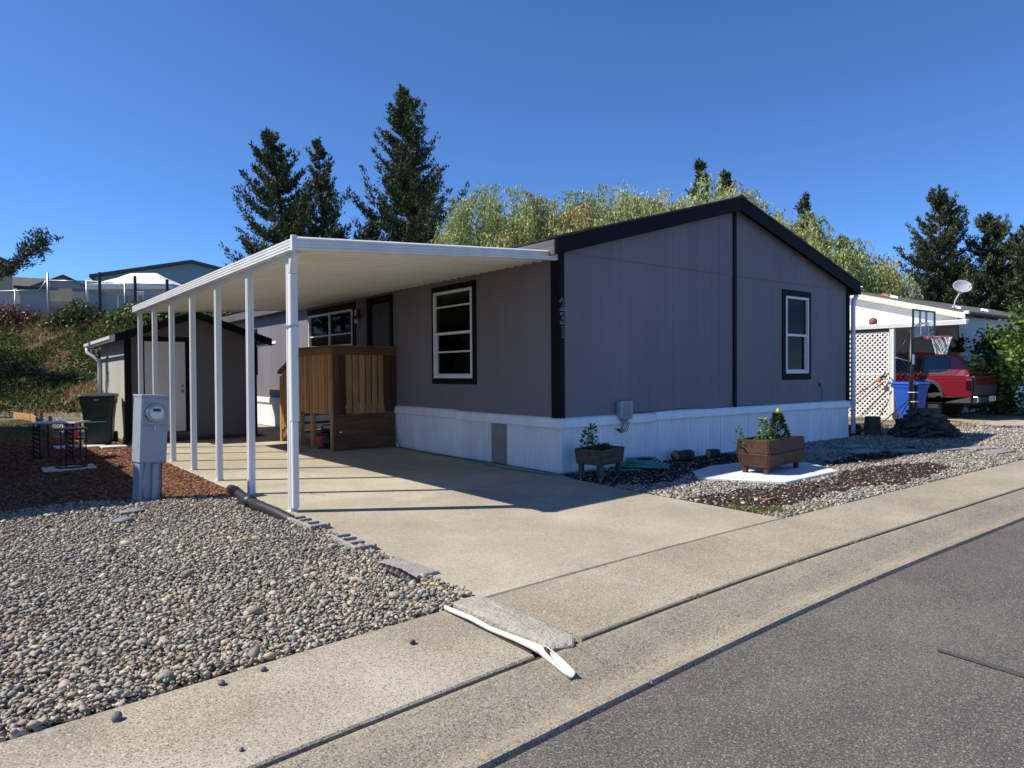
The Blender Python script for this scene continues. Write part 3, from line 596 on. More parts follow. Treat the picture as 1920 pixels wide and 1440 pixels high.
# ------------------------------------------------------------------ building pieces
def siding(parent, name, o, u, nrm, u0, u1, z0, top, holes, mat, pw=1.22, gr=0.203, gd=0.0016, thick=0.03, gw=0.003):
    """grooved sheet siding as separate sheets; holes are (ua, ub, za, zb); top is a function of u"""
    o, u, nrm = Vector(o), Vector(u), Vector(nrm)
    cuts = [u0]
    while cuts[-1] + pw < u1 - 0.05: cuts.append(cuts[-1] + pw)
    cuts.append(u1)
    for i in range(len(cuts) - 1):
        a, b = cuts[i] + 0.002, cuts[i + 1] - 0.002
        segs = sorted(set([a, b] + [h[k] for h in holes for k in (0, 1) if a < h[k] < b]))
        for s0, s1 in zip(segs[:-1], segs[1:]):
            mid = (s0 + s1) / 2; spans = [(z0, None)]
            for h in holes:
                if h[0] <= mid <= h[1]: spans = [(z0, h[2]), (h[3], None)]
            for za, zb in spans:
                colm = [(s0, 0.0)]
                g = math.ceil((s0 - u0 + 0.01) / gr) * gr + u0
                while g < s1 - 0.01:
                    colm += [(g - gw, 0), (g - gw * 0.5, -gd), (g + gw * 0.5, -gd), (g + gw, 0)]; g += gr
                colm += [(s1, 0.0), (s1, -thick), (s0, -thick)]
                n = len(colm)
                bot = [o + u * c[0] + nrm * c[1] + Vector((0, 0, za)) for c in colm]
                tp = [o + u * c[0] + nrm * c[1] + Vector((0, 0, zb if zb is not None else top(c[0]))) for c in colm]
                MB().loft([bot, tp]).build(name, mat, parent)

def window(parent, o, u, nrm, u0, u1, z0, z1, tw=(0.1, 0.1, 0.1, 0.1), mode='hung', frame='vinyl', extra=(), blind=0.0, rail=None):
    """window with black trim boards outside a white frame; mesh children: trim, pane, sash, blind. (u0..z1) is the outside of the trim"""
    o, u, nrm = Vector(o), Vector(u), Vector(nrm); Z = Vector((0, 0, 1))
    def bx(mb, a, b, c, d, n0, n1):
        P = lambda uu, zz, nn: o + u * uu + Z * zz + nrm * nn
        mb.hexa([P(a, c, n0), P(b, c, n0), P(b, c, n1), P(a, c, n1)], [P(a, d, n0), P(b, d, n0), P(b, d, n1), P(a, d, n1)]); return mb
    l, r, b, t = tw; fu0, fu1, fz0, fz1 = u0 + l, u1 - r, z0 + b, z1 - t; fw = 0.045
    fr = MB(); bx(fr, fu0, fu1, fz0, fz0 + fw, -0.07, 0.035); bx(fr, fu0, fu1, fz1 - fw, fz1, -0.07, 0.035); bx(fr, fu0, fu0 + fw, fz0 + fw, fz1 - fw, -0.07, 0.035); bx(fr, fu1 - fw, fu1, fz0 + fw, fz1 - fw, -0.07, 0.035)
    f = fr.build('window', frame, parent, bevel=0.004)
    for (a, bb, c, d) in ((u0, u1, z1 - t + 0.002, z1), (u0, u1, z0, z0 + b - 0.002), (u0, u0 + l - 0.002, z0 + b, z1 - t), (u1 - r + 0.002, u1, z0 + b, z1 - t)):
        bx(MB(), a, bb, c, d, 0.002, 0.024).build('trim_board', 'trim', f, bevel=0.003)
    a0, a1, c0, c1 = fu0 + fw, fu1 - fw, fz0 + fw, fz1 - fw
    zm = rail if rail else (c0 + c1) / 2; um = (a0 + a1) / 2
    if mode == 'hung':
        bx(MB(), a0, a1, zm - 0.022, zm + 0.022, -0.04, 0.02).build('sash_rail', frame, f, bevel=0.003)
        s = MB(); bx(s, a0, a1, c0, c0 + 0.03, -0.05, 0.0); bx(s, a0, a0 + 0.028, c0 + 0.03, zm - 0.022, -0.05, 0.0); bx(s, a1 - 0.028, a1, c0 + 0.03, zm - 0.022, -0.05, 0.0); s.build('sash', frame, f, bevel=0.003)
        for c, d, q in ((zm, c1, -0.012), (c0 + 0.02, zm, -0.028)): bx(MB(), a0, a1, c, d, q - 0.004, q).build('pane', 'glass', f)
    else:
        bx(MB(), um - 0.025, um + 0.025, c0, c1, -0.05, 0.028).build('sash_rail', frame, f, bevel=0.003)
        for a, b2, q in ((a0, um, -0.012), (um, a1, -0.028)): bx(MB(), a, b2, c0, c1, q - 0.004, q).build('pane', 'glass', f)
    for zz in extra: bx(MB(), a0, a1, zz - 0.013, zz + 0.013, -0.011, 0.012).build('sash_rail', frame, f)
    if blind > 0:
        bx(MB(), a0, a1, c1 - 0.05, c1, -0.12, -0.075).build('blind_rail', 'blind', f)
        n = int(blind / 0.012)
        mb = MB()
        for k in range(n): bx(mb, a0 + 0.01, a1 - 0.01, c1 - 0.056 - k * 0.012, c1 - 0.053 - k * 0.012, -0.115, -0.08)
        mb.build('blind_slats', 'blind', f)
    return f

# ------------------------------------------------------------------ the manufactured home
W_, L_, SK, EZ, RZ = 8.18, 17.0, 0.763, 3.10, 4.226; RX = W_ / 2; SL = (RZ - EZ) / RX
home = thing('manufactured_home', 'grey manufactured home with black trim, white skirting and house number 231', 'house')
WS = (2.03, 3.39, 1.23, 2.925); WG = (5.62, 6.633, 1.243, 2.96); W2 = (6.5, 9.14, 1.98, 2.95); W3 = (12.95, 13.75, 1.42, 2.72); DR = (4.95, 5.86, 0.97, 2.86)
def hole(w, t=0.1): return (w[0] + t, w[1] - t, w[2] + t, w[3] - t)
siding(home, 'siding_panel', (0, 0, 0), (0, 1, 0), (-1, 0, 0), 0.0, L_, SK - 0.02, lambda u: EZ + 0.1, [hole(WS), hole(W2), hole(W3), (DR[0], DR[1], DR[2], DR[3])], 'house')
siding(home, 'siding_panel', (0, 0, 0), (1, 0, 0), (0, -1, 0), 0.0, RX, SK - 0.02, lambda u: EZ - 0.003, [], 'house')
siding(home, 'siding_panel', (0, 0, 0), (1, 0, 0), (0, -1, 0), RX, W_, SK - 0.02, lambda u: EZ - 0.003, [hole(WG)], 'house')
siding(home, 'siding_panel', (0, -0.006, 0), (1, 0, 0), (0, -1, 0), 0.0, RX, EZ - 0.01, lambda u: EZ + 0.05 + SL * u, [], 'house')
siding(home, 'siding_panel', (0, -0.006, 0), (1, 0, 0), (0, -1, 0), RX, W_, EZ - 0.01, lambda u: EZ + 0.05 + SL * (W_ - u), [], 'house')
MB().box(0.0, W_, -0.012, 0.0, EZ - 0.012, EZ - 0.004).build('seam_flashing', 'house', home)
# rest of the shell
m = MB(); m.box(W_ - 0.03, W_, 0.03, L_, 0.0, EZ + 0.1); m.box(0.03, W_ - 0.03, L_ - 0.03, L_, 0.0, EZ + 0.1); m.build('wall', 'house', home)
m = MB(); m.box(0.035, W_ - 0.035, 0.035, L_ - 0.035, 0.66, 0.72); m.build('floor', 'room', home)
m = MB(); m.box(0.035, W_ - 0.035, 0.035, L_ - 0.035, 3.08, 3.12); m.box(2.6, 2.66, 0.04, L_ - 0.04, 0.72, 3.08); m.box(0.04, W_ - .04, 4.4, 4.46, 0.72, 3.08); m.build('inner_wall', 'room', home)
# corner and middle trim
for nm, b in (('corner_trim', (-0.02, 0.0, 0.002, 0.18)), ('corner_trim', (-0.022, 0.062, -0.022, 0.0)), ('corner_trim', (W_ - 0.1, W_ + 0.02, -0.022, 0.0)), ('centre_trim', (RX - 0.045, RX + 0.045, -0.03, -0.007))):
    MB().box(*b, SK + 0.0, EZ + 0.06 if nm == 'corner_trim' else RZ).build(nm, 'trim', home, bevel=0.003)
# roof
OV = 0.22; FY = -0.16
def rz(x): return EZ + SL * (x if x <= RX else W_ - x)
for s in (0, 1):
    xs_ = (-OV, RX) if s == 0 else (RX, W_ + OV)
    z = [rz(xs_[0]), rz(xs_[1])]
    MB().hexa([(xs_[0], FY - 0.015, z[0] + 0.2), (xs_[1], FY - 0.015, z[1] + 0.2), (xs_[1], L_ + 0.15, z[1] + 0.2), (xs_[0], L_ + 0.15, z[0] + 0.2)],
              [(xs_[0] - (0.03 if s == 0 else 0), FY - 0.015, z[0] + 0.225), (xs_[1] + (0.03 if s else 0), FY - 0.015, z[1] + 0.225), (xs_[1] + (0.03 if s else 0), L_ + 0.15, z[1] + 0.225), (xs_[0] - (0.03 if s == 0 else 0), L_ + 0.15, z[0] + 0.225)]).build('roof', 'shingle', home)
    MB().hexa([(xs_[0], FY, z[0] - 0.025), (xs_[1], FY, z[1] - 0.025), (xs_[1], FY + 0.03, z[1] - 0.025), (xs_[0], FY + 0.03, z[0] - 0.025)],
              [(xs_[0], FY, z[0] + 0.197), (xs_[1], FY, z[1] + 0.197), (xs_[1], FY + 0.03, z[1] + 0.197), (xs_[0], FY + 0.03, z[0] + 0.197)]).build('rake_board', 'trim', home, bevel=0.004)
    MB().hexa([(xs_[0] + .03, FY + 0.031, z[0] + 0.08), (xs_[1], FY + 0.031, z[1] + 0.08), (xs_[1], L_, z[1] + 0.08), (xs_[0] + .03, L_, z[0] + 0.08)],
              [(xs_[0] + .03, FY + 0.031, z[0] + 0.195), (xs_[1], FY + 0.031, z[1] + 0.195), (xs_[1], L_, z[1] + 0.195), (xs_[0] + .03, L_, z[0] + 0.195)]).build('soffit', 'trim', home)
z = rz(-OV)
MB().box(-OV - 0.0, -OV + 0.03, FY + 0.031, L_, z - 0.02, z + 0.19).build('eave_board', 'fasciagrey', home, bevel=0.004)
MB().box(W_ + OV - 0.03, W_ + OV, FY + 0.031, L_, z - 0.02, z + 0.19).build('eave_board', 'trim', home, bevel=0.004)
# shingle courses on the visible left slope edge are too thin to see; ridge cap
MB().hexa([(RX - 0.15, FY - 0.02, RZ + 0.19), (RX + 0.15, FY - 0.02, RZ + 0.19), (RX + 0.15, L_ + .15, RZ + 0.19), (RX - 0.15, L_ + .15, RZ + 0.19)], [(RX - 0.01, FY - 0.02, RZ + 0.245), (RX + 0.01, FY - 0.02, RZ + 0.245), (RX + 0.01, L_ + .15, RZ + 0.245), (RX - 0.01, L_ + .15, RZ + 0.245)]).build('ridge_cap', 'shingle', home)
# right gutter and downspout
MB().sweep([(0, 0), (0.1, 0.03), (0.12, 0.1), (0.1, 0.1), (0.08, 0.04), (0, 0.012)], (W_ + OV, FY + 0.02, rz(W_ + OV) + 0.07), (W_ + OV, L_, rz(W_ + OV) + 0.07), (1, 0, 0), (0, 0, 1)).build('gutter_channel', 'vinyl', home)
MB().tube([(W_ + OV + 0.03, -0.04, rz(W_ + OV) + 0.08), (W_ + OV + 0.0, -0.06, rz(W_ + OV) - 0.05), (W_ + 0.09, -0.07, rz(W_) - 0.2), (W_ + 0.065, -0.07, rz(W_) - 0.34), (W_ + 0.065, -0.07, 1.6), (W_ + 0.07, -0.07, 0.08)], 0.045, 10).build('downspout', 'vinyl', home, smooth=True)
# skirting
def skirt_mesh(wd):
    pr = []; n = 4
    for k in range(n):
        a = wd * k / n; s = wd / n
        pr += [(a + 0.002, 0), (a + s * 0.1, 0.006), (a + s * 0.5, 0.004), (a + s * 0.9, 0.006), (a + s - 0.002, 0)]
    pr += [(wd - 0.001, -0.012), (0.001, -0.012)]
    return pr
SW = 0.409
pr = skirt_mesh(SW)
me_s = MB().sweep(pr, (0, 0, 0), (0, 0, SK - 0.09), (1, 0, 0), (0, -1, 0)).mesh('skirting_panel', 'skirt')
me_g = MB().sweep(pr, (0, 0, 0), (0, 0, SK - 0.09), (1, 0, 0), (0, -1, 0)).mesh('skirting_panel', 'skirtgrey')
for k in range(20): part('skirting_panel', me_s, home, (k * SW, -0.008 + random.uniform(-0.003, 0.003), 0.0), (R(random.uniform(-0.5, 0.3)), 0, 0))
for k in range(int(L_ / SW)):
    y = (k + 1) * SW; me = me_g if k == 3 else me_s
    o = part('skirting_panel', me, home, (-0.008 + random.uniform(-0.003, 0.003), y, 0.0), (R(random.uniform(-0.4, 0.3)), 0, R(-90)))
    if k == 3: tag(o, 'unpainted grey skirting panel')
MB().box(-0.026, W_, -0.026, -0.021, 0.0, 0.02).build('base_rail', 'skirt', home)
def cap(p0, p1, a, z, sag=0.0):
    return MB().sweep([(0.02, 0), (0.055, 0.004), (0.06, 0.02), (0.045, 0.115), (0.03, 0.135), (0.0, 0.15), (0.0, 0.13), (0.02, 0.1)], (p0[0], p0[1], z), (p1[0], p1[1], z + sag), a, (0, 0, 1)).build('skirting_cap', 'skirt', home)
cap((-0.055, 0), (1.95, 0), (0, -1, 0), SK - 0.135); cap((1.955, 0), (6.95, 0), (0, -1, 0), SK - 0.115); cap((6.955, 0), (W_ + 0.02, 0), (0, -1, 0), SK - 0.128)
cap((0, 2.6), (0, -0.06), (-1, 0, 0), SK - 0.135); cap((0, 5.2), (0, 2.605), (-1, 0, 0), SK - 0.115); cap((0, L_), (0, 5.205), (-1, 0, 0), SK - 0.13)
# windows and door
window(home, (0, 0, 0), (0, 1, 0), (-1, 0, 0), *WS, tw=(0.1, 0.07, 0.1, 0.1), rail=2.1, extra=(2.56, 1.78), blind=0.1)
window(home, (0, 0, 0), (1, 0, 0), (0, -1, 0), *WG, tw=(0.1, 0.1, 0.12, 0.12), blind=0.12)
window(home, (0, 0, 0), (0, 1, 0), (-1, 0, 0), *W2, tw=(0.13, 0.06, 0.04, 0.14), mode='slide', extra=(2.3,))
window(home, (0, 0, 0), (0, 1, 0), (-1, 0, 0), *W3, tw=(0.1, 0.1, 0.1, 0.1))
d = MB().box(0.03, 0.07, DR[0] + 0.03, DR[1] - 0.03, DR[2], DR[3] - 0.03).build('door', 'doordark', home)
for (zz, hh) in ((1.15, 0.6), (1.9, 0.75)):
    for yy in (DR[0] + 0.14, DR[0] + 0.52): MB().box(0.022, 0.03, yy, yy + 0.27, zz, zz + hh).build('door_panel', 'doordark', d, bevel=0.01)
MB().lathe([(0.0, 0.0), (0.03, 0.0), (0.033, -0.02), (0.028, -0.045), (0.0, -0.05)], 14, (0.03, DR[1] - 0.12, 1.9), 'x').build('door_knob', 'metalg', d, smooth=True)
for b in ((DR[0] - 0.1, DR[0], DR[2], DR[3] + 0.1), (DR[1], DR[1] + 0.1, DR[2], DR[3] + 0.1), (DR[0], DR[1], DR[3], DR[3] + 0.1)): MB().box(-0.024, 0.03, b[0], b[1], b[2], b[3]).build('door_trim', 'trim', home, bevel=0.003)
# security light
s = MB().box(-0.05, -0.001, 6.26, 6.36, 2.56, 2.66).build('security_light', 'blackplastic', home, bevel=0.008)
for yy in (6.22, 6.4):
    MB().box(-0.14, -0.06, yy - 0.05, yy + 0.05, 2.62, 2.76).build('lamp_head', 'blackplastic', s, bevel=0.01); MB().box(-0.146, -0.141, yy - 0.042, yy + 0.042, 2.63, 2.75).build('lens', 'vinyl', s)
MB().lathe([(0, -0.09), (0.03, -0.08), (0.04, -0.04), (0.035, 0.0), (0, 0.0)], 12, (-0.08, 6.31, 2.56)).build('motion_sensor', 'vinyl', s, smooth=True)
# utility box with cables
ub = MB().box(1.09, 1.36, -0.115, -0.008, 0.71, 0.985).build('utility_box', 'meter', home, bevel=0.022, seg=2)
for k in range(7): MB().box(1.135 + k * 0.028, 1.147 + k * 0.028, -0.121, -0.114, 0.75, 0.95).build('rib', 'meter', ub)
for k in range(5):
    x = 1.13 + k * 0.04; d0 = 0.1 + 0.018 * k
    MB().tube([(x, -0.06, 0.715), (x + 0.012, -0.085, 0.64), (x - 0.01 * k, -0.085, 0.58 - 0.012 * k), (1.12, -0.075, 0.565 - 0.014 * k), (1.06 + 0.004 * k, -0.03, 0.575)], 0.0055, 6).build('cable', 'blackplastic' if k != 4 else 'brickred', ub, smooth=True)
def wire(pts, r=0.005): MB().tube(pts, r, 5).build('cable', 'blackplastic', home, smooth=True)
wire([(1.36, -0.03, 0.8), (1.9, -0.03, 0.79), (2.6, -0.028, 0.815), (3.4, -0.028, 0.79), (4.2, -0.04, 0.8), (5.4, -0.028, 0.79), (6.6, -0.028, 0.8), (7.0, -0.025, 0.79), (7.07, -0.025, 0.95), (7.05, -0.025, 1.08), (7.0, -0.02, 1.12)])
MB().box(6.975, 7.01, -0.03, -0.01, 1.09, 1.17).build('cable_clip', 'blackplastic', home)
# house number
def digit(ch, x, z, h):
    c = bpy.data.curves.new('number', 'FONT'); c.body = ch; c.size = h; c.extrude = 0.004; c.align_x = 'CENTER'; c.offset = 0.0
    t = bpy.data.objects.new('number', c); COL.objects.link(t); dg = bpy.context.evaluated_depsgraph_get()
    a = bpy.data.meshes.new_from_object(t.evaluated_get(dg)); c.offset = 0.0045; c.extrude = 0.003; dg.update(); dg = bpy.context.evaluated_depsgraph_get(); b = bpy.data.meshes.new_from_object(t.evaluated_get(dg))
    bpy.data.objects.remove(t)
    a.materials.clear(); a.materials.append(M['digit']); b.materials.clear(); b.materials.append(M['silver'])
    o = part('number', a, home, (x, -0.032, z), (R(90), 0, 0)); part('number_outline', b, home, (x, -0.0265, z), (R(90), 0, 0)); return o
for ch, z in (('2', 2.285), ('3', 2.095), ('1', 1.905)): digit(ch, 0.02, z, 0.22)

# ------------------------------------------------------------------ carport
cp = thing('carport', 'white aluminium carport with ribbed pan roof on seven slim posts', 'carport')
XO = -3.97; ZO = 2.66; ZH = 3.0; N_P = 42
yo = np.linspace(-0.47, 8.0, N_P + 1); yh = np.linspace(0.06, 9.25, N_P + 1)
for i in range(N_P):
    # one roll-formed pan: flat web with a raised rib at its edge
    pr = [(0.0, 0.085), (0.22, 0.085), (0.36, 0.0), (0.64, 0.0), (0.78, 0.085), (1.0, 0.085)]
    top = [(t, zz + 0.006) for t, zz in reversed(pr)]
    ring = pr + top; A = []; B = []
    for t, zz in ring:
        ya = yo[i] + (yo[i + 1] - yo[i]) * t; yb_ = yh[i] + (yh[i + 1] - yh[i]) * t
        A.append((XO + 0.03, ya, ZO + zz)); B.append((-0.03, yb_, ZH + zz))
    MB().loft([A, B]).build('roof_pan', 'soffit', cp)
# ribbed fascias
fp = [(0.0, 0.0)]
for k in range(4): z = 0.006 + k * 0.031; fp += [(0.012, z), (0.022, z + 0.007), (0.022, z + 0.02), (0.012, z + 0.027)]
fp += [(0.0, 0.132), (-0.01, 0.132), (-0.01, 0.0)]
fx = [(-0.02, 0)] + fp[1:-2] + [(-0.02, 0.14), (-0.03, 0.14), (-0.03, 0.0)]
MB().sweep(fx, (XO, -0.5, ZO - 0.025), (XO, 4.2, ZO - 0.025), (-1, 0, 0), (0, 0, 1)).build('fascia', 'alu', cp)
MB().sweep(fx, (XO, 4.205, ZO - 0.028), (XO, 8.02, ZO - 0.028), (-1, 0, 0), (0, 0, 1)).build('fascia', 'alu', cp)
fd = Vector((0.0 - XO, 0.55, 0)).normalized(); fn = Vector((fd.y, -fd.x, 0))
MB().sweep(fx, Vector((XO - 0.0, -0.51, ZO - 0.022)), Vector((-0.03, 0.03, ZH - 0.025)), fn, (0, 0, 1)).build('fascia', 'alu', cp)
MB().box(XO - 0.03, XO + 0.02, -0.54, -0.49, ZO - 0.03, ZO + 0.125).build('corner_cap', 'alu', cp, bevel=0.004)
fd2 = Vector((0.0 - XO, 1.25, 0)).normalized()
MB().sweep(fx, Vector((-0.03, 9.27, ZH - 0.03)), Vector((XO, 8.02, ZO - 0.03)), Vector((-fd2.y, fd2.x, 0)), (0, 0, 1)).build('fascia', 'alu', cp)
MB().box(XO + 0.03, XO + 0.12, -0.4, 7.98, ZO - 0.05, ZO - 0.004).build('beam', 'alu', cp, bevel=0.004)
# posts: roll-formed square tube with a groove down each face
def post_prof(s=0.038, g=0.006):
    q = []
    for (ax, ay, bx_, by_) in ((-1, -1, 1, -1), (1, -1, 1, 1), (1, 1, -1, 1), (-1, 1, -1, -1)):
        for t, dd in ((-0.9, 0), (-0.3, 0), (-0.2, g), (0.2, g), (0.3, 0), (0.9, 0)):
            cx, cy = (ax + bx_) / 2, (ay + by_) / 2; tx, ty = (bx_ - ax) / 2, (by_ - ay) / 2
            q.append((s * (cx + tx * t) - cx * dd, s * (cy + ty * t) - cy * dd))
    return q
pm = MB().sweep(post_prof(), (0, 0, 0), (0, 0, ZO - 0.05), (1, 0, 0), (0, 1, 0)).mesh('post', 'alu')
bm_ = MB().box(-0.055, 0.055, -0.004 - 0.05, 0.05, 0.0, 0.006).mesh('foot_plate', 'alu')
for i in range(7):
    y = -0.168 + 1.343 * i; po = part('post', pm, cp, (-3.885, y, 0.0), (R(random.uniform(-.15, .15)), R(0.15), 0)); part('foot_plate', bm_, po, (0, 0, 0.002))
# downspout on the front post
ds = MB().box(-3.925, -3.845, -0.276, -0.212, 0.93, ZO - 0.22).build('downspout', 'alu', cp, bevel=0.008)
MB().hexa([(-3.925, -0.276, ZO - 0.22), (-3.845, -0.276, ZO - 0.22), (-3.845, -0.212, ZO - 0.22), (-3.925, -0.212, ZO - 0.22)], [(-3.95, -0.4, ZO - 0.03), (-3.86, -0.4, ZO - 0.03), (-3.86, -0.31, ZO - 0.03), (-3.95, -0.31, ZO - 0.03)]).build('elbow', 'alu', ds, bevel=0.01)
MB().box(-3.918, -3.852, -0.272, -0.214, 0.04, 0.926).build('lower_spout', 'alu', ds, bevel=0.006)
for z in (1.9,):
    m = MB(); m.box(-3.932, -3.838, -0.284, -0.279, z, z + 0.02); m.box(-3.932, -3.927, -0.279, -0.12, z, z + 0.02); m.box(-3.843, -3.838, -0.279, -0.12, z, z + 0.02); m.build('strap', 'metalg', ds)

# ------------------------------------------------------------------ porch with steps
pc = thing('wooden_porch', 'cedar porch with picket rail and steps up to the side door', 'porch')
PX, PY, PE = -1.3, 4.76, 6.42
def bd(name, mat, x0, x1, y0, y1, z0, z1, lab=None):
    o = MB().box(x0, x1, y0, y1, z0, z1).build(name, mat, pc, bevel=0.004)
    if lab: tag(o, lab)
    return o
bd('cap_rail', 'cedar_x', PX - 0.04, -0.0, PY - 0.05, PY + 0.09, 1.9, 1.94); bd('cap_rail', 'cedar_y', PX - 0.04, PX + 0.1, PY + 0.092, PE + 0.05, 1.9, 1.94)
bd('top_board', 'cedar_x', PX + 0.0, -0.01, PY - 0.035, PY - 0.0, 1.77, 1.897); bd('top_board', 'cedar_y', PX - 0.035, PX - 0.0, PY + 0.0, PE + 0.03, 1.77, 1.897)
xw = -PX / 10.0
for i in range(10):
    x0 = PX + i * xw + 0.002; wd = 0.106 if 0 < i < 8 else 0.124
    dz = random.uniform(-0.012, 0.012)
    bd('picket', 'cedardark_z' if i in (0, 1, 8, 9) else 'cedar_z', x0, x0 + wd, PY - 0.028 + random.uniform(-.004, .004), PY - 0.001, 0.68 + dz, 1.768, 'dark stained picket' if i in (0, 1, 8, 9) else None)
for i in range(11):
    y0 = PY + 0.02 + i * 0.147; dz = random.uniform(-0.012, 0.012)
    bd('picket', 'cedar_z', PX - 0.028, PX - 0.001, y0, y0 + 0.118, 0.67 + dz, 1.768)
bd('corner_post', 'cedar_z', PX + 0.002, PX + 0.09, PY + 0.003, PY + 0.09, 0.0, 1.898); bd('post', 'cedar_z', PX + 0.002, PX + 0.09, 5.74, 5.83, 0.0, 1.7); bd('post', 'cedar_z', PX + 0.002, PX + 0.09, PE - 0.09, PE, 0.0, 1.898); bd('post', 'cedar_z', -0.14, -0.05, PY + 0.003, PY + 0.09, 0.0, 1.898)
bd('lower_board', 'cedar_z', PX - 0.028, PX - 0.0, PY - 0.03, PY + 0.06, 0.0, 0.66)
for k in range(4): bd('plank', 'cedardark_x', PX + 0.003, -0.035, PY - 0.025, PY - 0.0, 0.02 + k * 0.165, 0.18 + k * 0.165)
bd('rim_joist', 'cedar_y', PX + 0.0, PX + 0.035, PY + 0.1, PE, 0.76, 0.94); bd('rim_joist', 'cedar_x', PX + 0.04, -0.03, PE - 0.04, PE, 0.76, 0.94)
for k in range(9): bd('deck_board', 'cedar_y', PX + 0.01 + k * 0.141, PX + 0.01 + k * 0.141 + 0.135, PY + 0.0, PE + 0.02, 0.942, 0.975)
for k in range(4):
    y0 = PE + 0.02 + k * 0.26; z = 0.78 - k * 0.19; bd('tread', 'cedar_x', PX + 0.04, -0.2, y0, y0 + 0.28, z - 0.035, z)
for x in (PX + 0.0, -0.2):
    MB().hexa([(x, PE, 0.5), (x + 0.04, PE, 0.5), (x + 0.04, PE + 1.0, -0.0), (x, PE + 1.0, -0.0)], [(x, PE, 0.78), (x + 0.04, PE, 0.78), (x + 0.04, PE + 1.12, 0.06), (x, PE + 1.12, 0.06)]).build('stringer', 'cedar_y', pc, bevel=0.004)
bd('stair_post', 'cedar_z', PX - 0.03, PX + 0.06, 7.33, 7.42, 0.0, 1.38)
MB().hexa([(PX - 0.04, PE, 1.8), (PX + 0.1, PE, 1.8), (PX + 0.1, 7.52, 1.42), (PX - 0.04, 7.52, 1.42)], [(PX - 0.04, PE, 1.87), (PX + 0.1, PE, 1.87), (PX + 0.1, 7.52, 1.49), (PX - 0.04, 7.52, 1.49)]).build('handrail', 'cedar_y', pc, bevel=0.004)
for k in range(6):
    y0 = 6.5 + k * 0.14; z1 = 1.73 - (y0 - PE) * 0.345; bd('picket', 'cedar_z', PX - 0.03, PX - 0.002, y0, y0 + 0.095, z1 - 1.2, z1)

# shop vacuum under the porch
v = thing('shop_vacuum', 'red and black shop vacuum standing under the porch', 'vacuum', (-1.12, 5.42, 0.0), R(-25))
rings = []
for z, s, rr in ((0.03, 0.17, .06), (0.05, 0.185, .07), (0.24, 0.205, .08), (0.25, 0.2, .08)):
    ring = []
    for (cx, cy, a0) in ((1, 1, 0), (-1, 1, 90), (-1, -1, 180), (1, -1, 270)):
        for k in range(4): q = R(a0 + 30 * k); ring.append((cx * (s - rr) + rr * math.cos(q), cy * (s * 0.9 - rr) + rr * math.sin(q), z))
    rings.append(ring)
MB().loft(rings).build('tank', 'redplastic', v, smooth=False, bevel=0.006)
MB().box(-0.215, 0.215, -0.195, 0.195, 0.252, 0.3).build('lid', 'blackplastic', v, bevel=0.02, seg=2)
MB().box(-0.13, 0.13, -0.12, 0.12, 0.301, 0.37).build('motor_housing', 'blackplastic', v, bevel=0.03, seg=2)
MB().tube([(-0.11, 0, 0.36), (-0.1, 0, 0.42), (-0.05, 0, 0.44), (0.05, 0, 0.44), (0.1, 0, 0.42), (0.11, 0, 0.36)], 0.018, 8).build('handle', 'redplastic', v, smooth=True)
MB().lathe([(0.0, -0.235), (0.04, -0.235), (0.09, -0.22), (0.11, -0.19), (0.11, -0.17), (0, -0.17)], 18, (0.0, 0.0, 0.14), 'y').build('hose_port', 'blackplastic', v, smooth=True)
for sx_ in (-1, 1):
    for sy in (-1, 1): MB().lathe([(0.0, -0.02), (0.028, -0.02), (0.028, 0.02), (0, 0.02)], 10, (sx_ * 0.15, sy * 0.13, 0.028), 'y').build('caster', 'blackplastic', v)

# ------------------------------------------------------------------ shed
sh = thing('garden_shed', 'dark grey gabled shed with white door behind the carport posts', 'shed')
SX0, SX1, SY0, SY1, SEZ, SAZ = -3.97, -1.33, 8.95, 12.4, 2.17, 2.63; SXM = (SX0 + SX1) / 2; SS = (SAZ - SEZ) / (SXM - SX0)
DRS = (-3.63, -2.83, 0.2, 2.13)
siding(sh, 'siding_panel', (0, SY0, 0), (1, 0, 0), (0, -1, 0), SX0, SX1, 0.08, lambda u: SEZ + 0.04 + SS * (u - SX0 if u < SXM else SX1 - u), [DRS], 'shedfront', pw=1.32, gr=0.165)
siding(sh, 'siding_panel', (SX0, 0, 0), (0, 1, 0), (-1, 0, 0), SY0 + 0.03, SY1, 0.05, lambda u: SEZ + 0.03, [], 'shedside', pw=1.22, gr=0.1, gd=0.008)
m = MB(); m.box(SX1 - 0.03, SX1, SY0 + 0.03, SY1, 0.0, SEZ + 0.03); m.box(SX0 + 0.03, SX1 - 0.03, SY1 - 0.03, SY1, 0.0, SEZ + 0.03); m.build('wall', 'shedfront', sh)
MB().box(SX0 + 0.01, SX1 - 0.01, SY0 + 0.01, SY1, -0.02, 0.079).build('floor', 'cedardark_x', sh)
def srz(x): return SEZ + SS * (x - SX0 if x < SXM else SX1 - x)
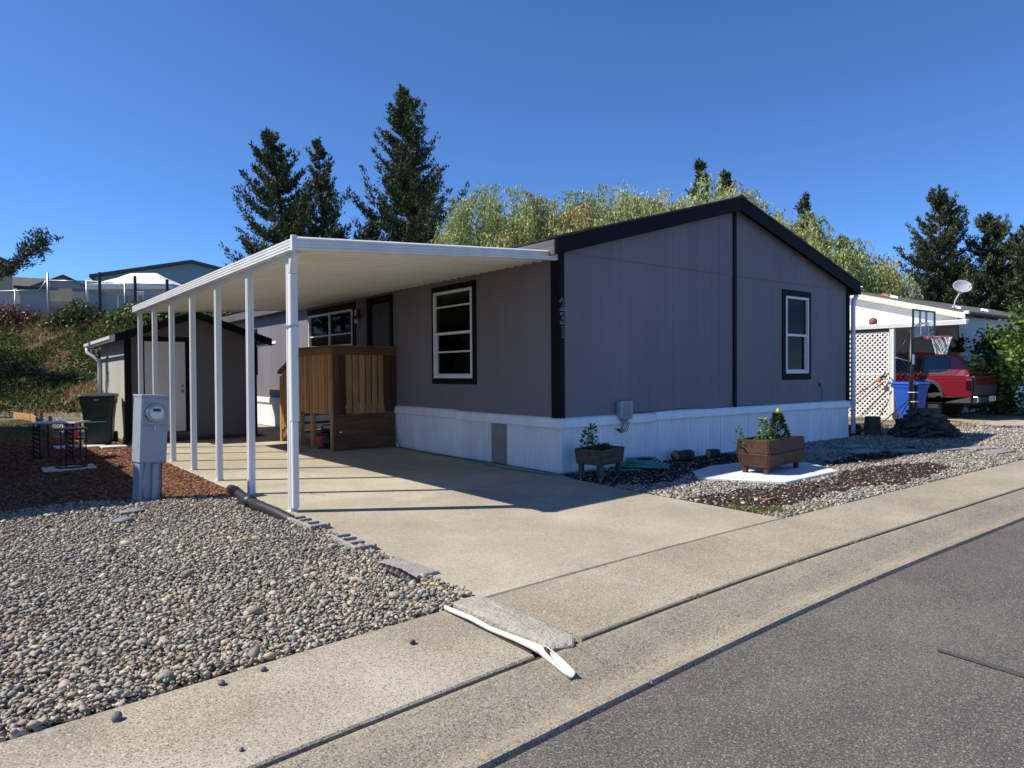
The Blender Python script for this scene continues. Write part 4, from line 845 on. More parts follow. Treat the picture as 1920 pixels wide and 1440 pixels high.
for a, b in ((SX0 - 0.22, SXM), (SXM, SX1 + 0.3)):
    za, zb = srz(a), srz(b)
    MB().hexa([(a, SY0 - 0.2, za + 0.05), (b, SY0 - 0.2, zb + 0.05), (b, SY1 + 0.2, zb + 0.05), (a, SY1 + 0.2, za + 0.05)], [(a, SY0 - 0.2, za + 0.16), (b, SY0 - 0.2, zb + 0.16), (b, SY1 + 0.2, zb + 0.16), (a, SY1 + 0.2, za + 0.16)]).build('roof', 'shingle', sh)
    MB().hexa([(a, SY0 - 0.23, za - 0.0), (b, SY0 - 0.23, zb - 0.0), (b, SY0 - 0.203, zb - 0.0), (a, SY0 - 0.203, za - 0.0)], [(a, SY0 - 0.23, za + 0.165), (b, SY0 - 0.23, zb + 0.165), (b, SY0 - 0.203, zb + 0.165), (a, SY0 - 0.203, za + 0.165)]).build('rake_board', 'trim', sh, bevel=0.003)
for x0, x1 in ((SX0 - 0.015, SX0 + 0.1), (SX1 - 0.1, SX1 + 0.015)): MB().box(x0, x1, SY0 - 0.02, SY0 - 0.001, 0.06, SEZ + 0.02).build('corner_trim', 'trim', sh, bevel=0.003)
MB().box(SX0 - 0.018, SX0 - 0.001, SY0 - 0.02, SY0 + 0.09, 0.06, SEZ + 0.0).build('corner_trim', 'trim', sh, bevel=0.003)
d = MB().box(DRS[0] + 0.005, DRS[1] - 0.005, SY0 - 0.012, SY0 + 0.025, DRS[2] + 0.01, DRS[3] - 0.005).build('door', 'dooralu', sh, bevel=0.004)
for xx in (DRS[0] + 0.1, DRS[0] + 0.44):
    for z0_, z1_ in ((0.35, 0.95), (1.1, 1.55), (1.68, 2.02)): MB().box(xx, xx + 0.26, SY0 - 0.019, SY0 - 0.0125, z0_, z1_).build('door_panel', 'dooralu', d, bevel=0.006)
for z, r_ in ((1.06, 0.032), (1.18, 0.026)): MB().lathe([(0, 0), (r_, 0), (r_ * 1.1, -0.02), (r_ * 0.9, -0.06), (0, -0.065)], 14, (DRS[1] - 0.07, SY0 - 0.012, z), 'y').build('door_knob', 'metalg', d, smooth=True)
for b in ((DRS[0] - 0.09, DRS[0], 0.1, DRS[3] + 0.1), (DRS[1], DRS[1] + 0.1, 0.1, DRS[3] + 0.1), (DRS[0], DRS[1], DRS[3], DRS[3] + 0.1)): MB().box(b[0], b[1], SY0 - 0.022, SY0 + 0.02, b[2], b[3]).build('door_trim', 'trim', sh, bevel=0.003)
MB().box(DRS[0] - 0.1, DRS[1] + 0.1, SY0 - 0.05, SY0 - 0.001, 0.1, 0.195).build('threshold', 'oldwood', sh)
gz = srz(SX0 - 0.22) + 0.02
gp = [(0, 0), (0.07, 0.0), (0.1, 0.04), (0.105, 0.1), (0.095, 0.1), (0.085, 0.05), (0.06, 0.012), (0.0, 0.012)]
MB().sweep(gp, (SX0 - 0.22, SY0 - 0.22, gz), (SX0 - 0.22, SY1 + 0.3, gz - 0.03), (-1, 0, 0), (0, 0, 1)).build('gutter_channel', 'vinyl', sh)
MB().tube([(SX0 - 0.27, SY1 + 0.15, gz - 0.03), (SX0 - 0.27, SY1 + 0.12, gz - 0.12), (SX0 - 0.15, SY1 - 0.05, gz - 0.25), (SX0 - 0.05, SY1 - 0.12, gz - 0.35), (SX0 - 0.045, SY1 - 0.12, gz - 0.6), (SX0 - 0.045, SY1 - 0.12, 0.1)], 0.042, 10).build('downspout', 'vinyl', sh, smooth=True)
gz2 = srz(SX1 + 0.3) + 0.02
MB().sweep(gp, (SX1 + 0.3, SY0 - 0.22, gz2), (SX1 + 0.3, SY1 + 0.2, gz2), (1, 0, 0), (0, 0, 1)).build('gutter_channel', 'vinyl', sh)

# ------------------------------------------------------------------ foreground pieces
# mortar patch and the cut drain pipe
pl = [(-4.21, yb(-4.21) + 0.03), (-4.12, yb(-4.1) + 0.05), (-3.99, yb(-4) + 0.04), (-3.97, yb(-4) - 0.1), (-3.965, -4.2), (-3.985, YF + sx(-4) + 0.03), (-4.07, YF + sx(-4) - 0.05), (-4.17, YF + sx(-4) - 0.0), (-4.2, -4.3), (-4.19, -4.0)]
rings = []
c0 = Vector((-4.09, -4.1, 0))
for sc_, z in ((1.0, -0.08), (1.0, 0.004), (0.96, 0.019), (0.7, 0.027), (0.25, 0.03)):
    rings.append([(c0.x + (p[0] - c0.x) * (sc_ if sc_ > 0.9 else sc_), c0.y + (p[1] - c0.y) * (sc_ if sc_ < 0.9 else 0.5 + sc_ / 2), z + random.uniform(-.003, .003)) for p in pl])
o = MB().loft(rings).build('mortar_patch', 'mortar', smooth=False, bevel=0.006); tag(o, 'rough grey mortar patch between two sidewalk slabs beside the white pipe', 'patch')
pts = [(-4.262, yb(-4.26) + 0.03, 0.002), (-4.25, -3.95, 0.006), (-4.255, -4.15, 0.003), (-4.24, -4.35, 0.006), (-4.245, -4.5, 0.014), (-4.262, -4.6, 0.026)]
pp = thing('drain_pipe', 'white plastic drain pipe with slant cut end crossing the sidewalk joint', 'pipe')
MB().tube(pts, [0.015, 0.016, 0.015, 0.017, 0.021, 0.026], 16).build('pipe', 'pvc', pp, smooth=True)
# slant-cut open end: a trough whose walls fall away
rings = []; d = Vector((-0.12, -0.99, -0.1)).normalized(); side = Vector((0.99, -0.12, 0)); b0 = Vector((-4.262, -4.598, 0.028))
for k in range(8):
    t = k / 7; r_ = 0.028; ring = []; half = math.pi * (0.999 if k == 0 else 0.86 - 0.42 * t)
    for j in range(13):
        a = -math.pi / 2 + half * (j / 6 - 1); ring.append(b0 + d * (0.24 * t) + side * (r_ * math.cos(a)) + Vector((0, 0, 1)) * (r_ * math.sin(a)))
    for j in range(13):
        a = -math.pi / 2 + half * (1 - j / 6); ring.append(b0 + d * (0.24 * t) + side * ((r_ - 0.004) * math.cos(a)) + Vector((0, 0, 1)) * ((r_ - 0.004) * math.sin(a)))
    rings.append(ring)
MB().loft(rings).build('cut_end', 'pvc', pp, smooth=True)
MB().tube([b0 + d * 0.012, b0 + d * 0.016], 0.026, 14).build('bore', 'pvcin', pp)
o = MB().add([(-4.33, -3.78, 0.0045), (-4.3, -4.5, 0.0045), (-4.16, -4.5, 0.0045), (-4.16, -3.7, 0.0045)], [(0, 1, 2, 3)]).build('joint_fill', 'joint'); tag(o, kind='structure')
o.location.z = -0.02
# thin cement smear beside the pipe
# concrete blocks at the edge of the drive
for i, (x, y, rzz, lab, tilt) in enumerate([(-3.985, -0.93, 2, 'concrete block at the drive edge closest to the front carport post', 0), (-3.99, -1.9, -3, 'middle of the three concrete blocks along the drive edge', 0), (-3.985, -2.8, 4, 'concrete block at the drive edge nearest the sidewalk, lying flat', 0)]):
    bl = thing('concrete_block', lab, 'block', (x - 0.03, y, -0.088 if i == 2 else -0.08), R(rzz), 'concrete blocks along the drive edge')
    prf = [(-0.095, 0), (0.095, 0), (0.095, 0.13), (0.07, 0.13), (0.06, 0.105), (-0.06, 0.105), (-0.07, 0.13), (-0.095, 0.13)] if i < 2 else [(-0.095, 0), (0.095, 0), (0.095, 0.11), (-0.095, 0.11)]
    m = MB().sweep(prf, (0, -0.26, 0), (0, 0.26, 0), (1, 0, 0), (0, 0, 1)); m.build('block_body', 'block', bl, bevel=0.006)
    if i < 2:
        for yy in (-0.256, -0.09, 0.08, 0.22): MB().box(-0.0585, 0.0585, yy, yy + 0.035, 0.106, 0.128).build('web', 'block', bl, bevel=0.004)
# black downspout extension
bp_ = thing('drain_hose', 'smooth black drain hose with coupling lying along the drive edge', 'pipe')
MB().tube([(-4.03, 1.5, 0.03), (-4.06, 1.2, 0.05), (-4.12, 0.8, 0.055), (-4.15, 0.5, 0.055), (-4.16, 0.3, 0.055)], 0.056, 14).build('hose_length', 'blackplastic', bp_, smooth=True)
MB().tube([(-4.155, 0.52, 0.055), (-4.16, 0.28, 0.055)], 0.066, 16).build('coupling', 'blackplastic', bp_, smooth=True)
MB().tube([(-4.16, 0.3, 0.055), (-4.15, 0.0, 0.05), (-4.12, -0.35, 0.04), (-4.09, -0.65, 0.012), (-4.08, -0.8, -0.03)], 0.054, 14).build('hose_length', 'blackplastic', bp_, smooth=True)
m = MB(); n = 44
m.tube([(-4.14 + 0.004 * math.sin(k), -2.62 - 0.0125 * k, 0.002 - abs(k - n / 2) * 0.0008) for k in range(n)], [0.034 if k % 2 else 0.041 for k in range(n)], 14)
o = m.build('corrugated_pipe', 'blackplastic'); tag(o, 'short corrugated black pipe half buried in the river rock', 'pipe')
# electric meter pedestal
mt = thing('meter_pedestal', 'leaning grey electric meter pedestal at the edge of the river rock', 'electric meter', (-4.9, 1.55, -0.03)); mt.rotation_euler = (0, R(2.6), R(9))
MB().box(-0.13, 0.12, 0.0, 0.2, 0.0, 0.45).build('lower_cabinet', 'meter', mt, bevel=0.006)
up_ = MB().box(-0.145, 0.145, -0.045, 0.215, 0.45, 1.215).build('upper_cabinet', 'meter', mt, bevel=0.008)
MB().box(-0.15, 0.15, -0.055, 0.225, 1.195, 1.225).build('rain_hood', 'meter', mt, bevel=0.006)
MB().box(-0.135, 0.135, -0.053, -0.046, 0.47, 0.87).build('door', 'meter', mt, bevel=0.003)
MB().box(-0.135, 0.135, -0.053, -0.046, 0.885, 1.185).build('meter_panel', 'meter', mt, bevel=0.003)
MB().box(-0.015, 0.012, -0.066, -0.054, 0.83, 0.87).build('latch', 'metalg', mt, bevel=0.003)
MB().lathe([(0, -0.054), (0.1, -0.054), (0.108, -0.062), (0.108, -0.08), (0.095, -0.088), (0, -0.088)], 28, (0.0, 0, 1.02), 'y').build('meter_ring', 'metalg', mt, smooth=True)
MB().lathe([(0, -0.0885), (0.084, -0.0885), (0.084, -0.12), (0.078, -0.14), (0.06, -0.152), (0, -0.156)], 28, (0.0, 0, 1.02), 'y').build('meter_cover', 'clear', mt, smooth=True)
MB().lathe([(0, -0.0883), (0.076, -0.0883), (0.076, -0.1), (0, -0.1)], 24, (0.0, 0, 1.02), 'y').build('meter_face', 'vinyl', mt)
MB().box(-0.04, 0.04, -0.106, -0.1005, 1.035, 1.07).build('meter_display', 'truckgrey', mt)
MB().box(0.0, 0.065, -0.04, -0.002, 0.0, 0.44).build('conduit_cover', 'meter', mt, bevel=0.006)
MB().tube([(0.1, -0.02, 0.44), (0.095, -0.025, 0.3), (0.105, -0.025, 0.18), (0.1, -0.02, 0.0)], 0.006, 6).build('ground_wire', 'blackplastic', mt, smooth=True)
MB().tube([(-0.08, -0.012, 0.44), (-0.085, -0.014, 0.2), (-0.09, -0.012, 0.0)], 0.005, 6).build('ground_wire', 'metalg', mt, smooth=True)
# stones sunk in the river rock
for i, (x, y) in enumerate([(-5.35, 0.42), (-5.2, 0.85)]):
    v_, f_, c_ = stones(np.array([[x, y, 0.012]]), np.array([[0.13, 0.08, 0.02]]), np.array([[0.2, 0.205, 0.21]]), 14, 8, 0.05, 0.04)
    o = fast('flat_stone', v_, f_, c_, 'stone', smooth=True); tag(o, ['larger flat grey stone showing in the river rock', 'smaller flat grey stone nearer the meter pedestal'][i], 'stone')

# ------------------------------------------------------------------ left yard
ct = thing('trash_cart', 'dark green wheeled trash cart beside the shed', 'trash cart', (-4.42, 9.25, 0.0), R(-14))
def rring(hx, hy, r_, z, cy=0.0, n=4):
    ring = []
    for (cx, sy, a0) in ((1, 1, 0), (-1, 1, 90), (-1, -1, 180), (1, -1, 270)):
        for k in range(n): q = R(a0 + 90 * k / (n - 1)); ring.append((cx * (hx - r_) + r_ * math.cos(q), cy + sy * (hy - r_) + r_ * math.sin(q), z))
    return ring
MB().loft([rring(0.235, 0.25, 0.05, 0.03, 0.03), rring(0.255, 0.28, 0.05, 0.5, 0.01), rring(0.285, 0.34, 0.05, 0.82), rring(0.3, 0.36, 0.05, 0.84), rring(0.31, 0.38, 0.05, 0.98)]).build('bin_body', 'cart', ct, bevel=0.006)
MB().box(-0.16, 0.16, -0.305, -0.29, 0.5, 0.8).build('front_panel', 'cart', ct, bevel=0.01)
MB().box(-0.17, 0.17, -0.315, -0.285, 0.475, 0.497).build('grab_bar', 'metalg', ct, bevel=0.005)
MB().box(-0.045, 0.045, -0.382, -0.3795, 0.92, 0.935).build('stamp', 'vinyl', ct)
MB().loft([rring(0.33, 0.4, 0.05, 0.985), rring(0.335, 0.405, 0.05, 1.0), rring(0.31, 0.37, 0.06, 1.035), rring(0.16, 0.2, 0.06, 1.06)]).build('lid', 'cart', ct, bevel=0.006)
MB().tube([(-0.25, 0.42, 0.96), (0.25, 0.42, 0.96)], 0.018, 8).build('handle', 'cart', ct, smooth=True)
for s_ in (-1, 1):
    w_ = MB().lathe([(0, -0.03), (0.11, -0.03), (0.125, -0.015), (0.125, 0.015), (0.11, 0.03), (0, 0.03)], 18, (s_ * 0.27, 0.26, 0.125), 'x').build('wheel', 'tyre', ct)
# pavers under the cart and under the small table
for i, (x, y, a) in enumerate([(-5.0, 9.05, 3), (-4.6, 8.85, 2), (-4.28, 8.5, 0)]):
    o = MB().box(-0.22, 0.22, -0.2, 0.2, -0.02, 0.022).build('paver', 'whitepaver', bevel=0.006); o.location = (x, y, 0); o.rotation_euler = (0, 0, R(a)); tag(o, ['pale paver left of the trash cart', 'pale paver just under the front of the trash cart', 'pale paver nearest the shed corner'][i], 'paver', 'pale pavers in the bark')
for i, x in enumerate((-5.56, -5.33, -5.1)):
    o = MB().box(-0.112, 0.112, -0.24, 0.24, -0.02, 0.02).build('paver', 'whitepaver', bevel=0.005); o.location = (x, 5.3, 0); tag(o, ['left of three white pavers under the small black table', 'middle white paver under the small black table', 'right of three white pavers under the small black table'][i], 'paver', 'white pavers under the table')
tb = thing('side_table', 'small black metal side table with loop base on white pavers', 'table', (-5.3, 5.3, 0.02), R(-35))
MB().lathe([(0, 0.575), (0.22, 0.575), (0.225, 0.585), (0.22, 0.6), (0, 0.6)], 24).build('table_top', 'blackmetal', tb)
for a in (40, 160, 280):
    q = R(a); MB().tube([(0.2 * math.cos(q), 0.2 * math.sin(q), 0.58), (0.2 * math.cos(q), 0.2 * math.sin(q), 0.01)], 0.009, 8).build('leg', 'blackmetal', tb, smooth=True)
MB().tube([(0.205 * math.cos(R(k * 15)), 0.205 * math.sin(R(k * 15)), 0.014) for k in range(25)], 0.013, 8, cap=False).build('base_ring', 'blackmetal', tb, smooth=True)
tb = thing('patio_table', 'larger low patio table with slatted black legs behind the small one', 'table', (-5.32, 7.0, 0.0), R(-30))
MB().box(-0.4, 0.4, -0.28, 0.28, 0.6, 0.625).build('table_top', 'metalg', tb, bevel=0.006)
for x in (-0.3, 0.22):
    lg = MB().box(x - 0.012, x + 0.012, -0.2, -0.17, 0.0, 0.598).build('leg', 'blackmetal', tb); MB().box(x + 0.09, x + 0.114, -0.2, -0.17, 0.0, 0.598).build('leg', 'blackmetal', tb)
    for k in range(7): MB().hexa([(x + 0.013, -0.198, 0.05 + k * 0.075), (x + 0.089, -0.198, 0.02 + k * 0.075), (x + 0.089, -0.17, 0.02 + k * 0.075), (x + 0.013, -0.17, 0.05 + k * 0.075)], [(x + 0.013, -0.198, 0.085 + k * 0.075), (x + 0.089, -0.198, 0.055 + k * 0.075), (x + 0.089, -0.17, 0.055 + k * 0.075), (x + 0.013, -0.17, 0.085 + k * 0.075)]).build('slat', 'blackmetal', tb)
    MB().box(x + 0.04, x + 0.062, 0.17, 0.2, 0.0, 0.598).build('leg', 'blackmetal', tb)
# red pail
rb = thing('red_pail', 'red plastic pail with dark lid peeking out left of the trash cart', 'pail', (-4.72, 11.3, 0.0))
MB().lathe([(0, 0), (0.13, 0), (0.16, 0.34), (0.175, 0.35), (0.175, 0.37), (0, 0.37)], 22).build('pail', 'redplastic', rb, smooth=False); MB().lathe([(0, 0.371), (0.185, 0.371), (0.185, 0.4), (0, 0.42)], 22).build('lid', 'blackplastic', rb)
MB().tube([(-0.17, 0, 0.33), (-0.15, -0.1, 0.22), (0, -0.18, 0.17), (0.15, -0.1, 0.22), (0.17, 0, 0.33)], 0.006, 6).build('bail', 'metalg', rb, smooth=True)
# timber edging between lawn and gravel path
ed = thing('timber_edging', 'timber garden edging with short stakes beside the lawn', 'edging')
for (a, b) in (((-5.0, 11.6), (-4.98, 14.4)), ((-4.98, 14.42), (-4.97, 17.4)), ((-4.97, 17.42), (-4.98, 19.6)), ((-4.99, 19.62), (-5.35, 21.6))):
    n_ = Vector((b[1] - a[1], a[0] - b[0], 0)).normalized() * 0.022
    MB().hexa([(a[0] - n_.x, a[1] - n_.y, -0.03), (a[0] + n_.x, a[1] + n_.y, -0.03), (b[0] + n_.x, b[1] + n_.y, -0.03), (b[0] - n_.x, b[1] - n_.y, -0.03)], [(a[0] - n_.x, a[1] - n_.y, 0.2), (a[0] + n_.x, a[1] + n_.y, 0.2), (b[0] + n_.x, b[1] + n_.y, 0.2), (b[0] - n_.x, b[1] - n_.y, 0.2)]).build('board', 'edgewood', ed, bevel=0.006)
for (x, y, h) in ((-4.94, 9.9, 0.5), (-4.93, 14.3, 0.38), (-4.92, 17.3, 0.42), (-4.93, 19.5, 0.4), (-5.3, 21.6, 0.42)): MB().box(x, x + 0.09, y - 0.045, y + 0.045, -0.05, h).build('stake', 'cedar_z', ed, bevel=0.005)
o = MB().prism([(-4.9, 11.5), (-4.05, 11.5), (-4.05, 24), (-4.9, 24)], -0.1, -0.015).build('garden_path', 'bed'); tag(o, kind='structure')
P = jgrid(-4.95, -4.0, 11.4, 21.5, 0.06, 0.6); n = len(P); a = RNG.uniform(0.02, 0.035, n)
v_, f_, c_ = stones(np.column_stack([P, np.full(n, -0.008)]), np.column_stack([a, a * .8, a * .5]), palette(n, PALE, [0.3, 0.3, 0.2, 0.2, 0.05, 0.1], 0.15), 5, 2, 0.3)
o = fast('gravel', v_, f_, c_, 'stone', smooth=True); tag(o, 'strip of pale gravel path beyond the trash cart', kind='stuff'); o['category'] = 'gravel'

# ------------------------------------------------------------------ right-hand bed
o = MB().prism(padp, -0.005, 0.035).build('planter_pad', 'pad', bevel=0.006); tag(o, 'white rounded pad under the larger planter', 'pad')
def planter(name, lab, loc, rz_, hx, hy, z0, z1, flare, mat, legh, rows, bulge=0.0):
    t = thing(name, lab, 'planter', loc, R(rz_))
    def wall(ax):      # boards of one side; ax 0 = long front/back, 1 = ends
        for s in (-1, 1):
            for k in range(rows):
                f0, f1 = k / rows, (k + 1) / rows - 0.012
                za, zb = z0 + (z1 - z0) * f0, z0 + (z1 - z0) * f1
                def ext(f): return flare * f + bulge * math.sin(math.pi * min(1, f * 1.15)) 
                xa, xb = hx + ext(f0), hx + ext(f1); ya, yb2 = hy + ext(f0), hy + ext(f1); th = 0.024
                if ax == 0:
                    b = [(-xa, s * ya, za), (xa, s * ya, za), (xa, s * (ya - th), za), (-xa, s * (ya - th), za)]; tp = [(-xb, s * yb2, zb), (xb, s * yb2, zb), (xb, s * (yb2 - th), zb), (-xb, s * (yb2 - th), zb)]
                else:
                    b = [(s * xa - s * 0.0, -ya + th + .002, za), (s * xa, ya - th - .002, za), (s * (xa - th), ya - th - .002, za), (s * (xa - th), -ya + th + .002, za)]; tp = [(s * xb, -yb2 + th + .002, zb), (s * xb, yb2 - th - .002, zb), (s * (xb - th), yb2 - th - .002, zb), (s * (xb - th), -yb2 + th + .002, zb)]
                if s > 0: b = b[::-1]; tp = tp[::-1]
                MB().hexa(b, tp).build('board', mat, t, bevel=0.007)
    wall(0); wall(1)
    for sx__ in (-1, 1):
        for sy in (-1, 1): MB().box(sx__ * (hx - 0.05) - 0.03, sx__ * (hx - 0.05) + 0.03, sy * (hy - 0.05) - 0.03, sy * (hy - 0.05) + 0.03, 0.0, z0 + 0.06).build('leg', mat, t, bevel=0.004)
    MB().box(-hx + 0.02, hx - 0.02, -hy + 0.02, hy - 0.02, z0 + 0.003, z0 + 0.03).build('bottom', mat, t)
    MB().box(-hx + 0.0, hx - 0.0, -hy + 0.0, hy - 0.0, z1 - 0.1, z1 - 0.05).build('potting_soil', 'soil', t)
    return t
pa = planter('wooden_planter', 'larger brown stained planter with yellow flower on the white pad', (2.3, -1.82, 0.035), 6, 0.5, 0.2, 0.09, 0.46, 0.03, 'planter', 0.1, 2, 0.03)
pb_ = planter('wooden_planter', 'smaller weathered planter on tall legs at the house corner', (0.2, -0.56, 0.0), 14, 0.28, 0.2, 0.19, 0.4, 0.02, 'oldwood', 0.2, 1)
def leafset(C, D, size, cols, wts, asp=0.45, droop=0.0, var=0.25, tri=False):
    """flat diamond leaves: centre-base C, direction D"""
    n = len(C); D = D / (np.linalg.norm(D, axis=1, keepdims=True) + 1e-9); rnd = RNG.normal(0, 1, (n, 3)); S = np.cross(D, rnd); S /= (np.linalg.norm(S, axis=1, keepdims=True) + 1e-9)
    l = size * RNG.uniform(0.6, 1.35, (n, 1)); tip = C + D * l; tip[:, 2] -= droop * l[:, 0]
    if tri:
        w3 = S * l * asp * 0.5; base = C + D * l * 0.12
        return np.stack([base - w3, base + w3, tip], 1).reshape(-1, 3), np.arange(3 * n).reshape(-1, 3), np.repeat(palette(n, cols, wts, var), 3, 0)
    mid = C + D * l * 0.45; w_ = l * asp * 0.5; nrm = np.cross(D, S) * l * 0.06
    V = np.stack([C, mid + S * w_ + nrm, tip, mid - S * w_ + nrm], 1).reshape(-1, 3); b = (np.arange(n) * 4)[:, None]
    Fc = np.concatenate([b + np.array([[0, 1, 2]]), b + np.array([[0, 2, 3]])], 0)
    return V, Fc, np.repeat(palette(n, cols, wts, var), 4, 0)
GREEN = [(0.07, 0.13, 0.03), (0.12, 0.2, 0.05), (0.045, 0.085, 0.025)]
def herb(name, lab, loc, hgt, rad, n, size, flower=None, cols=GREEN, bushy=0.0):
    t = thing(name, lab, 'plant', loc)
    MB().tube([(0, 0, -0.03), (0.004, 0.003, hgt * 0.6), (0.01, -0.004, hgt)], [0.007, 0.005, 0.003], 6).build('stem', mk_stem, t, smooth=True)
    u_ = RNG.uniform(0, 1, n); z = hgt * (0.05 + 0.92 * u_); a = RNG.uniform(0, 2 * np.pi, n); r_ = rad * (1 - u_ * 0.92) * np.sqrt(RNG.uniform(0.02, 1, n))
    C = np.column_stack([r_ * np.cos(a), r_ * np.sin(a), z]); D = np.column_stack([np.cos(a), np.sin(a), RNG.uniform(-0.1, 0.9, n)])
    V, Fc, Cc = leafset(C, D, size, cols, [2, 2, 1]); o = fast('foliage', V, Fc, Cc, 'leaf', t)
    if flower:
        m = MB()
        for k in range(16):
            q = k * 2.4; zz = hgt + 0.004 * k; rr = 0.03 * (1 - k / 22)
            for j in range(4): s_ = q + j * 1.57; m.add([(rr * .3 * math.cos(s_), rr * .3 * math.sin(s_), zz - 0.01), (rr * math.cos(s_ - .5), rr * math.sin(s_ - .5), zz + 0.012), (rr * 1.25 * math.cos(s_), rr * 1.25 * math.sin(s_), zz + 0.004), (rr * math.cos(s_ + .5), rr * math.sin(s_ + .5), zz + 0.012)], [(0, 1, 2, 3)])
        me = m.mesh('flower', flower); link('flower', me, t)
    return t
mk_stem = mk('green stem', (0.1, 0.15, 0.05), 0.6, var=0.1, scale=8)
herb('snapdragon', 'tall dark leafy snapdragon topped by a yellow flower in the larger planter', (2.5, -1.8, 0.42), 0.4, 0.17, 520, 0.06, 'flower', [(0.03, 0.06, 0.022), (0.05, 0.09, 0.03), (0.02, 0.04, 0.016)])
herb('snapdragon', 'bright green spire plant at the left end of the larger planter', (1.98, -1.9, 0.42), 0.36, 0.11, 240, 0.05, None, [(0.17, 0.26, 0.07), (0.24, 0.33, 0.12), (0.1, 0.17, 0.04)])
herb('sprig', 'small dark leafy sprig leaning out behind the larger planter', (1.74, -1.68, 0.38), 0.28, 0.07, 50, 0.055)
herb('snapdragon', 'taller of two thin spires in the smaller planter', (0.11, -0.52, 0.34), 0.38, 0.1, 120, 0.05, None)
herb('snapdragon', 'shorter of two thin spires in the smaller planter', (0.03, -0.5, 0.34), 0.34, 0.11, 120, 0.055, None)
t = thing('bedding_plant', 'low mounded greenery filling the smaller planter', 'plant', (0.24, -0.56, 0.34))
n = 700; a = RNG.uniform(0, 2 * np.pi, n); r_ = np.sqrt(RNG.uniform(0, 1, n)); C = np.column_stack([0.22 * r_ * np.cos(a), 0.13 * r_ * np.sin(a), 0.1 * (1 - r_ ** 2) * RNG.uniform(0.3, 1, n)]); D = np.column_stack([np.cos(a), np.sin(a), RNG.uniform(0.2, 1.2, n)])
fast('foliage', *leafset(C, D, 0.045, GREEN, [2, 1, 2]), 'leaf', t)
# hose: coil and the run along the wall
hs = thing('garden_hose', 'green garden hose coiled by the skirting and trailing along the wall', 'hose')
pts = []
for k in range(0, 5 * 24):
    q = 2 * math.pi * k / 24; rr = 0.34 - 0.035 * (k // 24) + 0.015 * math.sin(q * 1.3 + k // 24); pts.append((1.22 + rr * math.cos(q) + 0.03 * math.sin(k * .05), -0.42 + rr * 0.98 * math.sin(q), 0.055 + 0.022 * (k // 24) + 0.012 * math.sin(q * 2 + k * .02)))
MB().tube(pts, 0.017, 8).build('coil', 'hose', hs, smooth=True)
MB().tube([(0.95, -0.62, 0.03), (0.55, -0.28, 0.03), (0.1, -0.2, 0.03), (-0.15, -0.12, 0.018), (-0.26, 0.3, 0.016), (-0.3, 0.9, 0.016), (-0.22, 1.6, 0.016), (-0.15, 2.4, 0.016), (-0.16, 3.2, 0.016), (-0.13, 3.9, 0.016), (-0.14, 4.35, 0.03), (-0.1, 4.55, 0.13), (-0.06, 4.68, 0.3), (-0.05, 4.72, 0.38)], 0.0135, 8).build('run', 'hose', hs, smooth=True)
nz = MB().lathe([(0, 0), (0.022, 0.0), (0.026, 0.05), (0.016, 0.08), (0.014, 0.16), (0.022, 0.18), (0, 0.185)], 12).build('nozzle', 'blackplastic', hs, smooth=True); nz.location = (1.05, -0.5, 0.11); nz.rotation_euler = (R(85), 0, R(60))
# logs
def log(name, lab, p0, p1, r_, mat='logbark', grp=None, n=12):
    t = thing(name, lab, 'log', p0, 0, grp); d = Vector(p1) - Vector(p0)
    k_ = 5; pts = [d * (i / k_) + Vector((random.uniform(-.1, .1) * r_, random.uniform(-.1, .1) * r_, random.uniform(-.08, .08) * r_)) for i in range(k_ + 1)]
    MB().tube(pts, [r_ * random.uniform(0.92, 1.06) for _ in pts], n).build('bark', mat, t, smooth=True)
    e = d.normalized() * 0.004
    for s, q in ((0, -1), (1, 1)):
        a = pts[-1] if s else pts[0]; MB().tube([a - e * 0.5, a + e * q], r_ * 0.9, n).build('cut_end', 'logend' if mat == 'logbark' else mat, t)
    return t
log('log_round', 'log lying against the white skirting beside the hose coil', (2.2, -0.22, 0.09), (2.56, -0.24, 0.09), 0.085)
log('log_round', 'short log half hidden behind the left end of the larger planter', (3.0, -0.25, 0.07), (3.2, -0.3, 0.07), 0.07)
log('log_round', 'small dark log against the skirting right of the larger planter', (4.75, -0.28, 0.07), (4.95, -0.26, 0.07), 0.07)
log('log_round', 'second small log against the skirting furthest right', (5.15, -0.3, 0.08), (5.35, -0.28, 0.08), 0.075)
